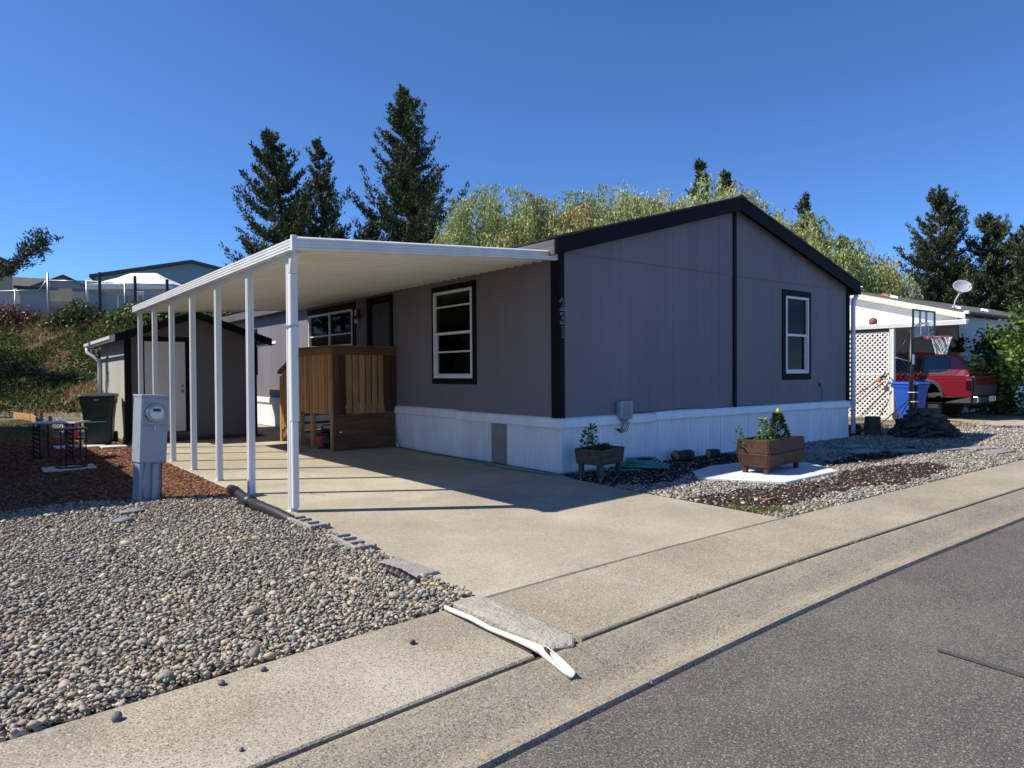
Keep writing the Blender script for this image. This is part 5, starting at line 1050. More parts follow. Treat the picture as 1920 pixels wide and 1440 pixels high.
# leaf scrap, plates and stepping stones
o = MB().hexa([(0.28, -3.0, 0.012), (0.42, -3.05, 0.012), (0.44, -3.0, 0.012), (0.3, -2.94, 0.012)], [(0.28, -3.0, 0.02), (0.42, -3.06, 0.05), (0.44, -3.0, 0.03), (0.3, -2.94, 0.018)]).build('bark_piece', 'brickred'); tag(o, 'curled reddish bark piece on the dark mulch near the weeds', 'bark')
for i, (x, y, a, mat, hx, hy, lab) in enumerate([(6.25, -0.95, -4, 'tealplate', 0.3, 0.2, 'teal plate in the shaded gravel nearest the skirting'), (5.55, -1.5, -12, 'tealplate', 0.33, 0.16, 'teal plate in the shaded gravel second from the skirting'), (5.0, -1.0, 8, 'paver', 0.28, 0.2, 'dull flat paver left of the teal plates'), (6.3, -1.9, -14, 'paver', 0.3, 0.14, 'grey stepping stone just right of the teal plates'), (6.9, -2.3, -14, 'paver', 0.32, 0.15, 'grey stepping stone in the middle of the shaded row'), (7.6, -2.6, -12, 'paver', 0.3, 0.15, 'grey stepping stone at the edge of the house shadow'), (7.2, -3.0, -4, 'paver', 0.36, 0.16, 'grey stepping stone lying in full sun by the sidewalk')]):
    o = MB().box(-hx, hx, -hy, hy, -0.01, 0.024).build('stepping_stone', mat, bevel=0.006); o.location = (x, y, 0.006); o.rotation_euler = (R(random.uniform(-1.5, 1.5)), R(random.uniform(-1, 1)), R(a)); tag(o, lab, 'stepping stone', 'stepping stones in the side gravel')

# ------------------------------------------------------------------ trees
def tubes(segs, n=5):
    """many tapered limbs as one mesh: segs is a list of (points, radii)"""
    m = MB()
    for pts, rr in segs: m.tube(pts, rr, n, cap=False)
    return m
CON = [(0.05, 0.072, 0.032), (0.075, 0.1, 0.042), (0.12, 0.135, 0.06), (0.03, 0.045, 0.022), (0.15, 0.13, 0.06)]
CONW = [3, 3, 1.6, 2, 0.6]
def conifer(name, lab, x, y, z0, H, rad, seed, dens=0.85, low=0.1, lean=(0, 0), up=0.5, sz=0.17, cols=CON, gap=0.1, group='conifers behind the homes'):
    """fir: tapered leader, whorls of limbs, each limb a flat fan of twigs clad in short needle sprays; ragged, pointed outline"""
    rs = np.random.default_rng(seed); t = thing(name, lab, 'tree', (x, y, z0), 0, group)
    ax = lambda q: np.array([lean[0] * q ** 1.5 + 0.06 * math.sin(q * 9 + seed), lean[1] * q ** 1.5, H * q])
    seg = [([Vector(ax(q)) for q in np.linspace(0, 1, 10)], [max(0.012, 0.02 * H * (1 - q) ** 0.9) for q in np.linspace(0, 1, 10)])]
    Cs, Ds = [], []
    q = low
    while q < 0.985:
        for k in range(rs.integers(5, 8)):
            if rs.uniform() < gap: continue
            az = rs.uniform(0, 2 * np.pi); big = 1.3 if rs.uniform() < 0.1 else 1.0
            Lb = (rad * (1 - q) ** 0.92 * rs.uniform(0.55, 1.1) * (0.8 + 0.2 * min(1, q / 0.2)) + 0.05) * big
            el = 0.08 + up * q + rs.normal(0, 0.13); h = np.array([math.cos(az), math.sin(az), 0.0]); sd = np.array([-math.sin(az), math.cos(az), 0.0]); b = ax(min(0.99, q + rs.uniform(-0.012, 0.012)))
            S = np.linspace(0, 1, 6); rise = np.tan(el) * S - 0.12 * np.sin(math.pi * S) * (1 - q) + 0.32 * S ** 3
            pts = b + (h[None] * S[:, None] + np.array([0, 0, 1.0])[None] * rise[:, None] + sd[None] * (rs.normal(0, 0.06) * S ** 2)[:, None]) * Lb
            seg.append(([Vector(p) for p in pts], [max(0.006, 0.014 * Lb * (1.05 - s_)) for s_ in S]))
            nt_ = int(5 + 6.5 * Lb)
            for j in range(nt_):
                s_ = 0.12 + 0.88 * (j + rs.uniform(0, 1)) / nt_; f_ = s_ * 5; i0 = min(int(f_), 4); p = pts[i0] * (1 - f_ + i0) + pts[i0 + 1] * (f_ - i0); ld = pts[i0 + 1] - pts[i0]; ld = ld / np.linalg.norm(ld)
                tl_ = (0.34 * Lb * (1.0 - s_) + 0.07 + 0.13 * (1 - q)) * rs.uniform(0.5, 1.15); an = rs.choice([-1, 1]) * rs.uniform(0.5, 1.15) if s_ < 0.95 else rs.normal(0, 0.2)
                td = ld * math.cos(an) + sd * math.sin(an) + np.array([0, 0, rs.normal(0.16, 0.14)]); td /= np.linalg.norm(td)
                n = max(5, int((9 + 40 * tl_) * dens)); u_ = rs.uniform(0, 1, n)
                Cs.append(p + td[None] * (u_ * tl_)[:, None] + rs.normal(0, 1, (n, 3)) * np.array([0.05, 0.05, 0.04]) * (1 + 0.25 * Lb)); Ds.append(td[None] * 0.9 + rs.normal(0, 0.42, (n, 3)) + np.array([0, 0, 0.25]))
        q += (0.5 / H) * (1.05 - 0.35 * q)
    n = int(60 * dens); u_ = rs.uniform(0.93, 1.0, n); Cs.append(np.array([ax(v) for v in u_]) + rs.normal(0, 0.045, (n, 3))); Ds.append(rs.normal(0, 0.4, (n, 3)) + np.array([0, 0, 0.9]))
    tubes(seg).build('trunk', 'bark', t, smooth=True)
    V, Fc, Cc = leafset(np.concatenate(Cs), np.concatenate(Ds), sz, cols, CONW, asp=0.46, var=0.3, tri=True)
    fast('crown', V, Fc, Cc, 'needle', t); return t
def hz(x, y): return float(hill(np.array([[x, y]]))[0]) - 0.1
G_ = hz
conifer('conifer', 'tallest dark conifer behind the carport roof', 11.6, 24.5, G_(11.6, 24.5), 16.1 - G_(11.6, 24.5), 5.1, 3, dens=1.1, lean=(-0.2, 0.1), gap=0.06)
conifer('conifer', 'broad ragged conifer at the left of the conifer group', 6.0, 26.4, G_(6.0, 26.4), 13.3 - G_(6.0, 26.4), 4.2, 8, dens=1.1, lean=(-0.9, 0.4), gap=0.05)
conifer('conifer', 'slimmer conifer between the two larger ones behind the carport', 8.1, 27.4, G_(8, 27.4), 13.6 - G_(8, 27.4), 2.8, 15, gap=0.15, lean=(-0.1, 0.1))
conifer('conifer', 'low spreading conifer filling the gap left of the tallest one', 9.6, 24.9, G_(9.6, 24.9), 6.2, 3.0, 24)
conifer('conifer', 'conifer tip poking above the willow over the house ridge', 22.4, 14.5, 0, 11.9, 2.8, 31, low=0.4)
conifer('conifer', 'lower conifer tip just right of the one above the ridge', 23.9, 14.0, 0, 11.6, 2.6, 33, low=0.4)
conifer('conifer', 'pointed conifer behind the willow over the right roof slope', 27.2, 11.6, 0, 10.3, 2.6, 41, low=0.3)
conifer('conifer', 'small conifer at the right end of the willows', 29.2, 10.6, 0, 8.3, 3.0, 43, low=0.2)
conifer('conifer', 'tall pointed conifer left of the right-hand group', 37.7, 9.3, 0, 12.0, 5.0, 51, dens=1.1, low=0.05)
conifer('conifer', 'full conifer second from the right edge', 40.2, 7.6, 0, 10.4, 5.2, 55, dens=1.1, low=0.05, gap=0.08)
conifer('conifer', 'conifer cut by the right edge of the picture', 39.4, 5.4, 0, 9.6, 4.6, 58, dens=1.1, low=0.05)
conifer('conifer', 'low conifer at the left foot of the right-hand group', 36.5, 12.3, 0, 6.2, 2.8, 61, low=0.05)
conifer('conifer', 'small conifer between willow and right-hand group', 33.0, 12.6, 0, 5.4, 2.4, 63, low=0.05)
conifer('conifer', 'conifer filling behind the white neighbouring roof', 42.5, 10.2, 0, 8.2, 4.0, 65, low=0.05)

# weeping willows behind the house
WIL = [(0.3, 0.36, 0.12), (0.4, 0.45, 0.18), (0.22, 0.28, 0.09), (0.47, 0.5, 0.25)]
def willow(lab, x, y, z0, H, rx, seed, n_s=900, tint=None):
    """weeping crown: lumpy dome of limb heads, each pouring a curtain of hanging leafy strands"""
    rs = np.random.default_rng(seed); t = thing('willow_tree', lab, 'tree', (x, y, z0), 0, 'willows behind the house')
    seg = [([Vector((0, 0, 0)), Vector((0.1, 0.05, H * 0.3)), Vector((0.0, 0.1, H * 0.5))], [0.38, 0.3, 0.24])]
    nh = 130; Cs, Ds, Cl = [], [], []
    for i in range(nh):
        u_ = (i + 0.5) / nh; th = math.acos(1 - u_ * 0.98); az = i * 2.39996 + rs.normal(0, 0.25); lump = 1 + 0.14 * math.sin(az * 3 + seed) + rs.normal(0, 0.06)
        hd = np.array([rx * math.sin(th) * math.cos(az) * lump, rx * math.sin(th) * math.sin(az) * lump, H * (0.52 + 0.46 * math.cos(th) * lump)])
        if i % 4 == 0: m0 = Vector((0, 0.1, H * 0.5)); e = Vector(hd) * 0.85; seg.append(([m0, m0 * 0.5 + e * 0.5 + Vector((0, 0, 0.3)), e], [0.1, 0.06, 0.02]))
        dead = rs.uniform() < (tint or 0.1); base = np.array([(0.45, 0.37, 0.11), (0.4, 0.25, 0.1), (0.48, 0.43, 0.17)])[rs.integers(0, 3)] if dead else np.array(WIL)[rs.integers(0, 4)]
        out = np.array([hd[0], hd[1], 0.0]); out /= (np.linalg.norm(out) + 1e-6)
        for j in range(n_s // nh):
            Ls = rs.uniform(0.7, 2.4); k = int(Ls / 0.052); u2 = np.linspace(0, 1, k); st_ = hd + rs.normal(0, 1, 3) * np.array([0.26, 0.26, 0.1]); sw = rs.normal(0, 0.06, 2)
            a_ = np.minimum(u2 * Ls / 0.5, 1.0); P_ = st_[None] + out[None] * (0.3 * a_)[:, None] + np.column_stack([sw[0] * u2 * Ls, sw[1] * u2 * Ls, 0.14 * np.sin(a_ * math.pi) - Ls * u2]) + rs.normal(0, 0.03, (k, 3))
            d = rs.normal(0, 0.42, (k, 3)); d[:, 2] -= 0.9; Cs.append(P_); Ds.append(d); Cl.append(np.tile(base * rs.uniform(0.8, 1.2), (k, 1)))
    tubes(seg, 6).build('trunk', 'bark', t, smooth=True)
    C = np.concatenate(Cs); D = np.concatenate(Ds); cl = np.concatenate(Cl)
    V, Fc, Cc = leafset(C, D, 0.15, GREEN, [1, 1, 1], asp=0.38, tri=True); Cc = np.repeat(np.clip(cl * (1 + RNG.normal(0, 0.14, (len(cl), 1))), 0, 1), 3, 0)
    fast('crown', V, Fc, Cc, 'leaf', t); return t
willow('leftmost willow with drooping pale strands above the eave', 11.0, 15.8, 0.0, 8.7, 2.5, 5, 2300)
willow('willow with browning strands above the middle of the roof', 13.0, 14.0, 0.0, 8.3, 2.8, 6, 2200, 0.3)
willow('willow left of the ridge above the roof', 15.0, 12.9, 0.0, 8.85, 3.0, 7, 2200, 0.12)
willow('yellowing willow right behind the ridge', 18.4, 11.0, 0.0, 9.1, 3.1, 9, 2200, 0.35)
willow('willow above the right-hand roof slope', 21.8, 9.5, 0.0, 8.0, 2.7, 10, 2000, 0.15)
willow('rightmost low willow beyond the roof end', 24.2, 8.0, 0.0, 6.6, 2.2, 12, 1700, 0.1)

conifer('conifer', 'fir standing off the left edge at the foot of the bank', -10.8, 31.0, 3.0, 8.5, 2.6, 75, group=None)
conifer('conifer', 'second fir off the left edge lower on the bank', -11.5, 27.0, 1.0, 7.0, 2.4, 77, group=None)
# overhanging fir at the left edge: only one limb reaches into the picture
fir = conifer('conifer', 'fir off the left edge with one limb reaching into the sky', -9.6, 15.6, 0, 8.0, 2.1, 71, group=None)
seg = [(-8.9, 15.1, 2.9), (-7.4, 14.0, 3.3), (-6.5, 13.2, 3.55), (-5.95, 12.8, 3.8), (-5.55, 12.45, 4.05), (-5.25, 12.2, 4.35), (-5.1, 12.1, 4.6)]
sp = np.array(seg) - np.array([-9.6, 15.6, 0]); n = 4200; u_ = RNG.uniform(0.1, 6, n); i0 = np.minimum(u_.astype(int), 5); fr = (u_ - i0)[:, None]
base = sp[i0] * (1 - fr) + sp[i0 + 1] * fr; tg = sp[i0 + 1] - sp[i0]; wd = np.where(u_ > 4.2, 0.085, 0.055)[:, None]
k = 190; ci = RNG.integers(0, k, n); cen = RNG.normal(0, 1, (k, 3)); C = base[ci % n] * 0.0 + base; off = cen[(u_ * 31).astype(int) % k] * wd * 1.2 + RNG.normal(0, 0.05, (n, 3))
V, Fc, Cc = leafset(base + off, tg * 0.6 + RNG.normal(0, 0.4, (n, 3)) + np.array([0, 0, 0.3]), 0.085, CON, CONW, asp=0.34)
fast('limb_foliage', V, Fc, Cc, 'needle', fir); MB().tube([tuple(p) for p in sp], [0.07, 0.055, 0.045, 0.035, 0.025, 0.02, 0.01], 6).build('limb', 'bark', fir, smooth=True)

# ------------------------------------------------------------------ bank: ivy, dry grass, fence, buildings beyond
def camp(d, r): p = C2 + CF * d + CR * r; return p
def bank_leaves(n, d0, d1, r0, r1, size, cols, wts, mask, lift=0.25, asp=0.8):
    d = RNG.uniform(d0, d1, n); r = RNG.uniform(r0, r1, n); P = C2 + d[:, None] * CF + r[:, None] * CR; P = P[mask(P)]; z = hill(P) - 0.05
    mound = np.clip(vnoise(P, 1.3, 41) * 0.7 + vnoise(P, 0.5, 42) * 0.35 + 0.3, 0, 1.3)
    C = np.column_stack([P, z + mound * lift * RNG.uniform(0.3, 1.6, len(P))]); D = RNG.normal(0, 0.7, (len(P), 3)) + np.column_stack([np.tile(-CF * 0.5, (len(P), 1)), np.full(len(P), 0.5)])
    return leafset(C, D, size, cols, wts, asp=asp, var=0.3)
IVY = [(0.06, 0.1, 0.022), (0.1, 0.15, 0.035), (0.15, 0.19, 0.05), (0.035, 0.06, 0.016), (0.2, 0.12, 0.06)]
ivymask = lambda P: (vnoise(P, 1.7, 51) * 0.5 + vnoise(P, 0.6, 52) * 0.5 > -0.26 + 0.9 * np.clip(((P - C2) @ CF - 31.3) / 1.4, 0, 1) * ((P - C2) @ CR < -17.5))
drymask = lambda P: ~ivymask(P) | (RNG.uniform(0, 1, len(P)) < 0.1)
V, Fc, Cc = bank_leaves(60000, 25.3, 34.2, -29, -13.5, 0.11, IVY, [3, 3, 2, 3, 1.2], ivymask, 0.55)
o = fast('ivy', V, Fc, Cc, 'leaf'); tag(o, 'green ivy and brambles covering the bank on the left', kind='stuff'); o['category'] = 'ivy'
n = 34000; d = RNG.uniform(24.2, 34.3, n); r = RNG.uniform(-29, -13.5, n); P = C2 + d[:, None] * CF + r[:, None] * CR; P = P[drymask(P)]
V, Fc, Cc = blades(P, 0.12, 0.4, 0.022, [(0.36, 0.24, 0.1), (0.28, 0.17, 0.075), (0.42, 0.3, 0.14)], [3, 2, 2], hill(P) - 0.08, 0.6)
o = fast('dry_grass', V, Fc, Cc, 'bladem'); tag(o, 'straw coloured dry grass on the upper bank', kind='stuff'); o['category'] = 'grass'
# brown dead bramble heap below the fence
for i, (rr0, rr1, lab) in enumerate([(-26.0, -22.6, 'brown dead bramble mound below the fence at the left edge'), (-22.0, -19.6, 'dark green bramble mound below the yellow boards'), (-19.2, -16.2, 'leafy green shrub mound below the tent')]):
    t = thing('bramble', lab, 'shrub', (0, 0, 0)); n = 2600; a = RNG.uniform(0, 1, n); d = 33.0 + RNG.normal(0, 0.45, n); r = rr0 + (rr1 - rr0) * a; P = C2 + d[:, None] * CF + r[:, None] * CR
    hgt = 0.75 * np.sin(np.pi * a) ** 0.5 * (1 + 0.4 * vnoise(P, 0.7, 60 + i)); C = np.column_stack([P, hill(P) + hgt * RNG.uniform(0, 1, n) ** 0.7])
    V, Fc, Cc = leafset(C, RNG.normal(0, 1, (n, 3)), 0.15, [[(0.16, 0.085, 0.055), (0.1, 0.06, 0.04), (0.2, 0.12, 0.07)], [(0.05, 0.08, 0.022), (0.08, 0.11, 0.03), (0.1, 0.07, 0.04)], [(0.09, 0.15, 0.03), (0.13, 0.2, 0.05), (0.06, 0.1, 0.025)]][i], [3, 3, 2], asp=0.7); fast('foliage', V, Fc, Cc, 'leaf', t)
    m = MB()
    for k in range(14):
        q = random.random(); p = C2 + (33.0 + random.uniform(-.3, .3)) * CF + (rr0 + (rr1 - rr0) * q) * CR; z = hz(*p); m.tube([(p[0], p[1], z - 0.05), (p[0] + random.uniform(-.2, .2), p[1] + random.uniform(-.2, .2), z + 0.3), (p[0] + random.uniform(-.5, .5), p[1] + random.uniform(-.4, .4), z + 0.5)], [0.015, 0.012, 0.006], 5)
    o = m.build('stems', 'bark', t)

# chain-link fence along the crest
def fpt(px_, z, d): # a point on the crest line at a given bearing, real distance d
    r = (px_ - 960) / 1303.0 * d; p = camp(d, r); return Vector((p[0], p[1], z))
fn_ = thing('chain_link_fence', 'grey chain link fence along the top of the bank', 'fence')
def fence_run(pA, pB, dA, dB, zb, zt0, zt1, posts, mat='metalg', brace=False):
    A = fpt(pA, 0, dA); B = fpt(pB, 0, dB); d = B - A; L_f = d.length; u = d / L_f
    P = lambda s, z: A + u * s + Vector((0, 0, z)); zt = lambda s: zt0 + (zt1 - zt0) * s / L_f
    MB().tube([P(0, zt(0)), P(L_f, zt(L_f))], 0.025, 6).build('top_rail', mat, fn_, smooth=True)
    for s in posts: MB().tube([P(s * L_f, zb - 0.6), P(s * L_f, zt(s * L_f) + 0.05)], 0.03, 6).build('post', mat, fn_, smooth=True)
    m = MB(); st = 0.085; hgt = max(zt0, zt1) - zb
    k = -hgt
    while k < L_f:
        for sgn in (1, -1):
            s0, s1 = (k, k + hgt) if sgn > 0 else (k + hgt, k); pts = []
            for q in (0, 1):
                s = s0 + (s1 - s0) * q; z = zb + hgt * q; pts.append((s, z))
            # clip to the run and under the rail
            (sa, za), (sb, zb_) = pts; f = lambda t: (sa + (sb - sa) * t, za + (zb_ - za) * t); ts = [t for t in np.linspace(0, 1, 24) if 0 <= f(t)[0] <= L_f and f(t)[1] <= zt(min(max(f(t)[0], 0), L_f))]
            if len(ts) > 1:
                p0, p1 = f(ts[0]), f(ts[-1]); m.tube([P(*p0), P(*p1)], 0.009, 3, cap=False)
        k += st
    o = m.build('mesh', 'metalg', fn_); o['kind'] = 'stuff'
zf = 4.1
fence_run(-30, 93, 34.5, 34.2, zf, zf + 1.5, zf + 1.55, (0, 0.5, 1))
fence_run(93, 165, 34.2, 34.2, zf + 0.1, zf + 2.0, zf + 1.95, (0, 1))
fence_run(165, 345, 34.2, 34.0, zf + 0.1, zf + 1.95, zf + 1.65, (0.0, 0.4, 1))
for px_ in (190, 256, 316): # dark timber posts
    p = fpt(px_, 0, 34.0); MB().box(p.x - 0.06, p.x + 0.06, p.y - 0.06, p.y + 0.06, zf - 0.4, zf + 2.35 - (px_ - 190) * 0.003).build('timber_post', 'blackmetal', fn_)
p0, p1 = fpt(75, zf + 1.45, 34.2), fpt(93, zf + 2.1, 34.2); MB().tube([p0, p1], 0.03, 6).build('brace', 'metalg', fn_, smooth=True)
p0 = fpt(93, zf - 0.5, 34.1); MB().tube([p0, p0 + Vector((0, 0, 2.85))], 0.045, 8).build('gate_post', 'metalg', fn_, smooth=True)

# tan boards stacked behind the fence
yb_t = thing('yellow_board', 'large pale yellow board leaning behind the chain link fence', 'board')
def wallpt(px_, py_, d): r = (px_ - 960) / 1303.0 * d; p = camp(d, r); z = CAM.z + ((720 - py_) / 1303.0 + math.tan(PITCH)) * d - r * math.sin(ROLL) * -1.0; return Vector((p[0], p[1], z))
def face(px0, px1, py0, py1, d, th=0.05):
    a, b = wallpt(px0, py1, d), wallpt(px1, py1, d); h0 = wallpt(px0, py0, d).z; h1 = wallpt(px1, py0, d).z; n_ = Vector((CF[0], CF[1], 0)) * th
    return MB().hexa([a, b, b + n_, a + n_], [Vector((a.x, a.y, h0)), Vector((b.x, b.y, h1)), Vector((b.x, b.y, h1)) + n_, Vector((a.x, a.y, h0)) + n_])
face(96, 138, 545, 565, 35.6).build('board', 'yellow', yb_t); face(113, 137, 541, 547, 35.8).build('board_top', 'yellow', yb_t)
o = face(138, 160, 547, 563, 35.5).build('tan_board', 'beigehouse'); tag(o, 'dull tan board beside the yellow one behind the fence', 'board')
o = face(96, 162, 565, 574, 35.4, 0.4).build('stone_ledge', 'block'); tag(o, 'grey ledge under the yellow boards behind the fence', 'ledge')

def gable_block(name, lab, cat, cpx, d, wid, dep, z0, ez, az_, wall, roof, along='r', ov=0.3, grp=None, windows=()):
    """far building: wall, two roof slopes, fascia; gable faces the camera (along='d') or the eave does ('r')"""
    c = camp(d, (cpx - 960) / 1303.0 * d); t = thing(name, lab, cat, (c[0], c[1], 0), -YAW + math.atan((960 - cpx) / 1303.0), grp)
    hx, hy = wid / 2, dep / 2
    if along == 'd':
        m = MB(); m.loft([[(-hx, s, z0), (hx, s, z0), (hx, s, ez), (0, s, az_), (-hx, s, ez)] for s in (0, dep)]); m.build('wall', wall, t)
        for s in (-1, 1): MB().hexa([(0, -ov, az_ + 0.02), (s * (hx + ov), -ov, ez - ov * (az_ - ez) / hx + 0.02), (s * (hx + ov), dep, ez - ov * (az_ - ez) / hx + 0.02), (0, dep, az_ + 0.02)], [(0, -ov, az_ + 0.2), (s * (hx + ov), -ov, ez - ov * (az_ - ez) / hx + 0.2), (s * (hx + ov), dep, ez - ov * (az_ - ez) / hx + 0.2), (0, dep, az_ + 0.2)]).build('roof', roof, t)
    else:
        m = MB(); m.loft([[(s, 0, z0), (s, dep, z0), (s, dep, ez), (s, hy, az_), (s, 0, ez)] for s in (-hx, hx)]); m.build('wall', wall, t)
        for s in (-1, 1): y1 = hy + s * (hy + ov); ze = ez - ov * (az_ - ez) / hy; MB().hexa([(-hx - ov, hy, az_ + 0.02), (hx + ov, hy, az_ + 0.02), (hx + ov, y1, ze + 0.02), (-hx - ov, y1, ze + 0.02)], [(-hx - ov, hy, az_ + 0.18), (hx + ov, hy, az_ + 0.18), (hx + ov, y1, ze + 0.18), (-hx - ov, y1, ze + 0.18)]).build('roof', roof, t)
    for (x0, x1, za, zb) in windows:
        w_ = MB().box(x0 - 0.06, x1 + 0.06, -0.04, -0.002, za - 0.06, zb + 0.06).build('window', 'vinyl', t); MB().box(x0, x1, -0.05, -0.041, za, zb).build('pane', 'carglass', w_)
    return t
gable_block('teal_house', 'teal house with low gable behind the white tent', 'house', 362, 48, 11.5, 14, 3.5, 7.85, 9.1, 'teal', 'roofgrey', 'd')
gable_block('teal_house', 'lower teal wall of a house seen through the fence', 'house', 140, 44, 5.5, 6, 3.2, 6.75, 7.05, 'teal', 'roofgrey', 'r')
gable_block('grey_house', 'long grey roofed house at the top left of the bank', 'house', 108, 66, 6.6, 9, 3.6, 9.0, 10.9, 'greyhouse', 'roofgrey', 'r', 0.4)
gable_block('grey_house', 'small gabled grey porch roof in front of the long grey house', 'house', 122, 60, 4.2, 6, 3.6, 8.9, 9.9, 'greyhouse', 'roofgrey', 'd', 0.3)
gable_block('grey_house', 'pale grey low house at the far left behind the fence', 'house', 48, 52, 5.2, 8, 3.6, 6.7, 8.3, 'greyhouse', 'roofgrey', 'r', 0.3, windows=((-0.6, 0.6, 5.2, 6.0),))
gable_block('beige_house', 'beige gabled house corner cut by the left edge', 'house', -35, 40, 3.1, 8, 3.5, 7.9, 8.6, 'beigehouse', 'roofgrey', 'd', 0.15)
# canopy tent
d_t = 38.0; tl = camp(d_t, (165 - 960) / 1303 * d_t); tr_ = camp(d_t, (325 - 960) / 1303 * d_t)
tt = thing('canopy_tent', 'white pop up canopy tent on the hilltop', 'tent', (tl[0], tl[1], 0), -YAW); wT = float(np.linalg.norm(tr_ - tl)); dT = 3.0; zE, zT, zB = 6.4, 7.2, 4.3
def ztent(u_, v_):  # soft sagging pyramid roof
    a = min(u_, 1 - u_) / 0.34; b = min(v_, 1 - v_) / 0.5; q = min(1.0, min(a, b)); return zE + (zT - zE) * (q ** 1.25)
m = MB(); nu, nv = 24, 12
for j in range(nv + 1):
    for i in range(nu + 1): m.v.append((wT * i / nu, dT * j / nv, ztent(i / nu, j / nv)))
for j in range(nv):
    for i in range(nu): a = j * (nu + 1) + i; m.f.append((a, a + 1, a + nu + 2, a + nu + 1))
o = m.build('canopy', 'tent', tt, smooth=True); so_ = o.modifiers.new('thick', 'SOLIDIFY'); so_.thickness = 0.015
for (x0, x1, y0, y1) in ((0, wT, 0, 0.02), (0, 0.02, 0.021, dT), (wT - 0.02, wT, 0.021, dT), (0, wT, dT, dT + 0.02)): MB().box(x0, x1, y0 - 0.01, y1 - 0.01, zE - 0.28, zE - 0.004).build('valance', 'tent', tt)
for x in (0.05, wT - 0.05):
    for y in (0.05, dT - 0.05): MB().box(x - 0.03, x + 0.03, y - 0.03, y + 0.03, zB - 0.6, zE - 0.29).build('leg', 'vinyl', tt)
MB().box(wT * 0.43, wT * 0.43 + 0.06, 0.03, 0.09, zB - 0.6, zE - 0.29).build('leg', 'vinyl', tt)
for x0 in (0.05, wT * 0.46):
    for s_ in range(2): MB().tube([(x0, 0.06, zE - 0.3 - 0.25 * s_), (x0 + wT * 0.42, 0.06, zE - 0.55 + 0.25 * s_)], 0.015, 5).build('truss', 'metalg', tt)
o = MB().box(wT * 0.06, wT * 0.42, 0.5, 0.9, zB - 0.5, zB + 0.4).build('bench', 'truckgrey'); o.location = (tl[0], tl[1], 0); o.rotation_euler = (0, 0, -YAW); tag(o, 'dark bench or cabinet standing inside the white tent', 'cabinet')
# toy hoop by the tent
tp = thing('toy_hoop', 'tiny white toy basketball stand beside the tent', 'toy hoop', tuple(camp(36.5, (266 - 960) / 1303 * 36.5)) + (0,), -YAW); MB().box(-0.03, 0.03, 0, 0.06, 3.8, 5.4).build('pole', 'vinyl', tp); MB().box(-0.2, 0.2, -0.03, -0.001, 5.3, 5.8).build('backboard', 'vinyl', tp, bevel=0.02); MB().box(-0.1, 0.1, -0.05, -0.031, 5.4, 5.6).build('rim', 'brickred', tp)

# ------------------------------------------------------------------ home off the left edge (its shadow falls across the bark)
nl = thing('manufactured_home', 'neighbouring manufactured home off the left edge shading the bark bed', 'house')
XL0, XL1, YL0, YL1 = -15.6, -7.45, 3.2, 19.0
m = MB(); m.loft([[(XL0, s, -0.05), (XL1, s, -0.05), (XL1, s, 3.05), ((XL0 + XL1) / 2, s, 4.15), (XL0, s, 3.05)] for s in (YL0, YL1)]); m.build('wall', 'white', nl)
for s in (-1, 1):
    xm = (XL0 + XL1) / 2; xe = xm + s * ((XL1 - XL0) / 2 + 0.25); MB().hexa([(xm, YL0 - 0.2, 4.17), (xe, YL0 - 0.2, 3.0), (xe, YL1 + 0.2, 3.0), (xm, YL1 + 0.2, 4.17)], [(xm, YL0 - 0.2, 4.35), (xe, YL0 - 0.2, 3.18), (xe, YL1 + 0.2, 3.18), (xm, YL1 + 0.2, 4.35)]).build('roof', 'roofgrey', nl)
for y in (6.0, 12.0): w_ = MB().box(XL1 + 0.001, XL1 + 0.04, y, y + 1.2, 1.2, 2.4).build('window', 'vinyl', nl); MB().box(XL1 + 0.041, XL1 + 0.046, y + 0.06, y + 1.14, 1.26, 2.34).build('pane', 'carglass', w_)

